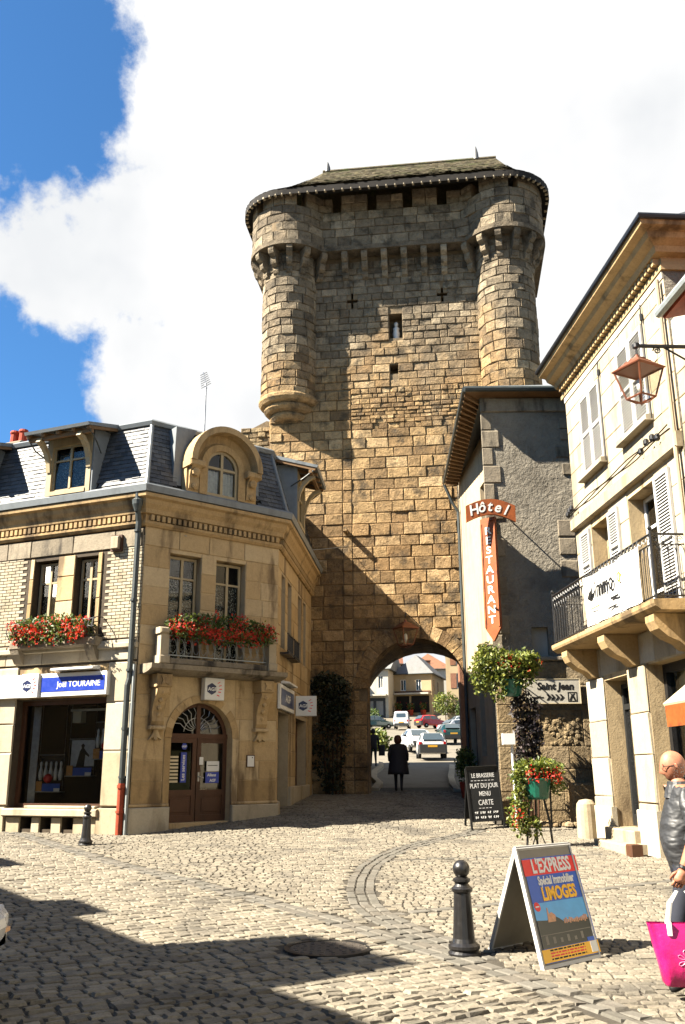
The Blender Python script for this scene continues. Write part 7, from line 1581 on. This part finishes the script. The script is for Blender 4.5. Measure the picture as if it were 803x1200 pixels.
far_house('long cream house closing the far right of the square', 21.5, 31, 110, 10, 7.5, 3, 'plaster_cream', 'tile_grey', [(1, 2, 3.5, 5), (4, 5, 3.5, 5), (7, 8, 3.5, 5)], 90, None, False, 7.0)
# house on the left of the street just behind the tower, shading it, and the kerbs
GH = Fr(.70, 35.2, 2); gh = thing('street_house', 'narrow cream house lining the shaded street just inside the gate', 'house', (-2.5, 41, 1.4)); gw = [(u, u + .9, a, a + 1.7, .2) for u in (1.5, 4.6, 7.7, 10.2) for a in (2.6, 5.8)]
b = MB(); wall(b, GH, 0, 12.2, .8, 9.4, gw, 0, .3, False); b.face([GH.p(0, 0, .8), GH.p(0, -6, .8), GH.p(0, -6, 9.4), GH.p(0, 0, 9.4)]); b.face([GH.p(12.2, 0, .8), GH.p(12.2, -6, .8), GH.p(12.2, -6, 9.4), GH.p(12.2, 0, 9.4)]); b.build('wall', 'plaster_cream', gh); b = MB(); b.prof(GH, [(.3, 9.38), (.3, 9.5), (-3, 11.3), (-6.3, 9.5), (-6.3, 9.38)], -.2, 12.4); b.build('roof', 'tile_grey', gh)
for h in gw: window(gh, GH, h[0], h[1], h[2], h[3], -.12, 2, (.7, .3), .06, 'white_paint', None)
for nm, P in (('kerb', [(1.0, 30.2), (1.25, 33), (1.15, 36), (1.3, 40), (1.75, 44), (1.9, 48)]), ('kerb', [(3.55, 29.6), (3.7, 32), (4.1, 36), (4.6, 40), (5.2, 45)])):
    kb = MB(); R_ = resample(P, .9); R_ = [Vector((x_, y_, g(x_, y_))) for x_, y_ in R_]; kb.loft([[p_ + Vector((-.12, 0, -.1)), p_ + Vector((.12, 0, -.1)), p_ + Vector((.12, 0, .06)), p_ + Vector((-.12, 0, .10))] for p_ in R_]); ko = kb.build(nm, 'ashlar_pale', None, kind='structure')
# brick gate pier and hedge right of the inner street
gp = thing('gate_pier', 'orange brick pier standing beside the street beyond the arch', 'pier', (5.25, 41, 1.6)); b = MB(); b.box(Fr(5.25, 41, 90), -.06, .16, -.3, .3, 1.3, 6.4); b.box(Fr(5.25, 41, 90), -.10, .20, -.36, .36, 6.403, 6.55); b.build('shaft', 'tile_red', gp)
for nm, c, r, n, m_, lab in (('bush', (2.0, 62, 3.6), (1.1, 1.2, .8), 900, 'leaf_lime', 'lime green bush left of the far street'), ('bush', (12.4, 112, 9.6), (1.6, 1.2, 1.5), 900, 'leaf_lime', 'yellow green shrub at the corner of the cafe house'), ('bush', (14.6, 111, 8.6), (1.2, 1.0, 1.1), 600, 'leaf_green', 'dark green shrub before the tall cream house'), ('bush', (4.9, 38.5, 2.0), (.35, .6, .6), 500, 'leaf_lime', 'small hedge at the foot of the brick pier'), ('bush', (2.6, 104, 7.6), (1.6, 1.2, 1.0), 700, 'leaf_green', 'green shrub before the white far house')):
    t = thing(nm, lab, 'bush', (c[0], c[1], g(c[0], c[1]))); greenery(t, c, r, n, m_, (.22, .4) if c[1] > 50 else (.09, .15)); b = MB(); b.tube([(c[0], c[1], g(c[0], c[1]) - .1), (c[0], c[1], c[2])], .06, 6); b.build('stem', 'wood_brown', t)
for k, x_ in enumerate((7.3, 8.9, 10.6)):
    t = thing('potted_flowers', ('pot of red flowers at the cafe front by its left jamb', 'pot of red flowers at the middle of the cafe front', 'pot of red flowers at the right jamb of the cafe')[k], 'planter', (x_, 122.5, 9.0)); b = MB(); b.lathe((x_, 122.6, 8.8), [(.3, 0), (.4, .7), (.35, .72)], 10); b.build('pot', 'pot_red', t); greenery(t, (x_, 122.6, 10.0), (.5, .4, .5), 160, 'leaf_green', (.15, .28)); blooms(t, [(x_ + U(-.5, .5), 122.3, 10 + U(-.3, .5)) for _ in range(6)], .10, 'petal_red', 5, size=.08)
# ------------------------------------------------------------------ houses behind the viewer's left shoulder: they throw the shadow over the square
RF = Fr(0, 0, 0); w_ = Vector((.59, -.81, 0)).normalized(); RF.u = w_; RF.n = Vector((.81, .59, 0)).normalized(); RF.o = RF.n * -3.2; RF.rz = atan2(w_.y, w_.x)
row = thing('terrace_house', 'long cream terrace with dormers on the near left side of the square', 'house', RF.p(-6, -4, 0)); Lh = 7.5
b = MB(); ws = [(u, u + 1.0, a, a + 1.8, .25) for u in (-20, -17.4, -14.8, -12.2, -9.6, -7, -4.4) for a in (1.0, 4.4)]; wall(b, RF, -24, 1.5, -.2, Lh, ws, 0, .3, False)
for u in (-24, 1.5): b.face([RF.p(u, 0, -.2), RF.p(u, -8, -.2), RF.p(u, -8, Lh), RF.p(u, -4, Lh + 2.2), RF.p(u, 0, Lh)])
b.face([RF.p(-24, -8, -.2), RF.p(1.5, -8, -.2), RF.p(1.5, -8, Lh), RF.p(-24, -8, Lh)]); b.build('wall', 'plaster_cream', row)
for h in ws: window(row, RF, h[0], h[1], h[2], h[3], -.15, 2, (.7, .3), .06, 'white_paint', None)
b = MB(); b.face([RF.p(-24, .0, Lh + .01), RF.p(1.5, .0, Lh + .01), RF.p(1.5, -4, Lh + 2.2), RF.p(-24, -4, Lh + 2.2)]); b.face([RF.p(-24, -8, Lh), RF.p(1.5, -8, Lh), RF.p(1.5, -4, Lh + 2.2), RF.p(-24, -4, Lh + 2.2)]); b.build('roof', 'slate', row)
for u0, u1, zt in ((-11.5, -9.86, 9.06), (-14.6, -13.5, 7.95), (-19.5, -18.4, 8.6)):
    b = MB(); b.box(RF, u0, u1, -3.2, .0, Lh - .3, zt); d_ = b.build('dormer', 'plaster_cream', row); window(d_, RF, u0 + .3, u1 - .3, Lh + .1 if zt > 8.4 else Lh - .25, zt - .12, .03, 2, (1,), .05, 'white_paint', None, back=.02) if zt > 8.4 else None
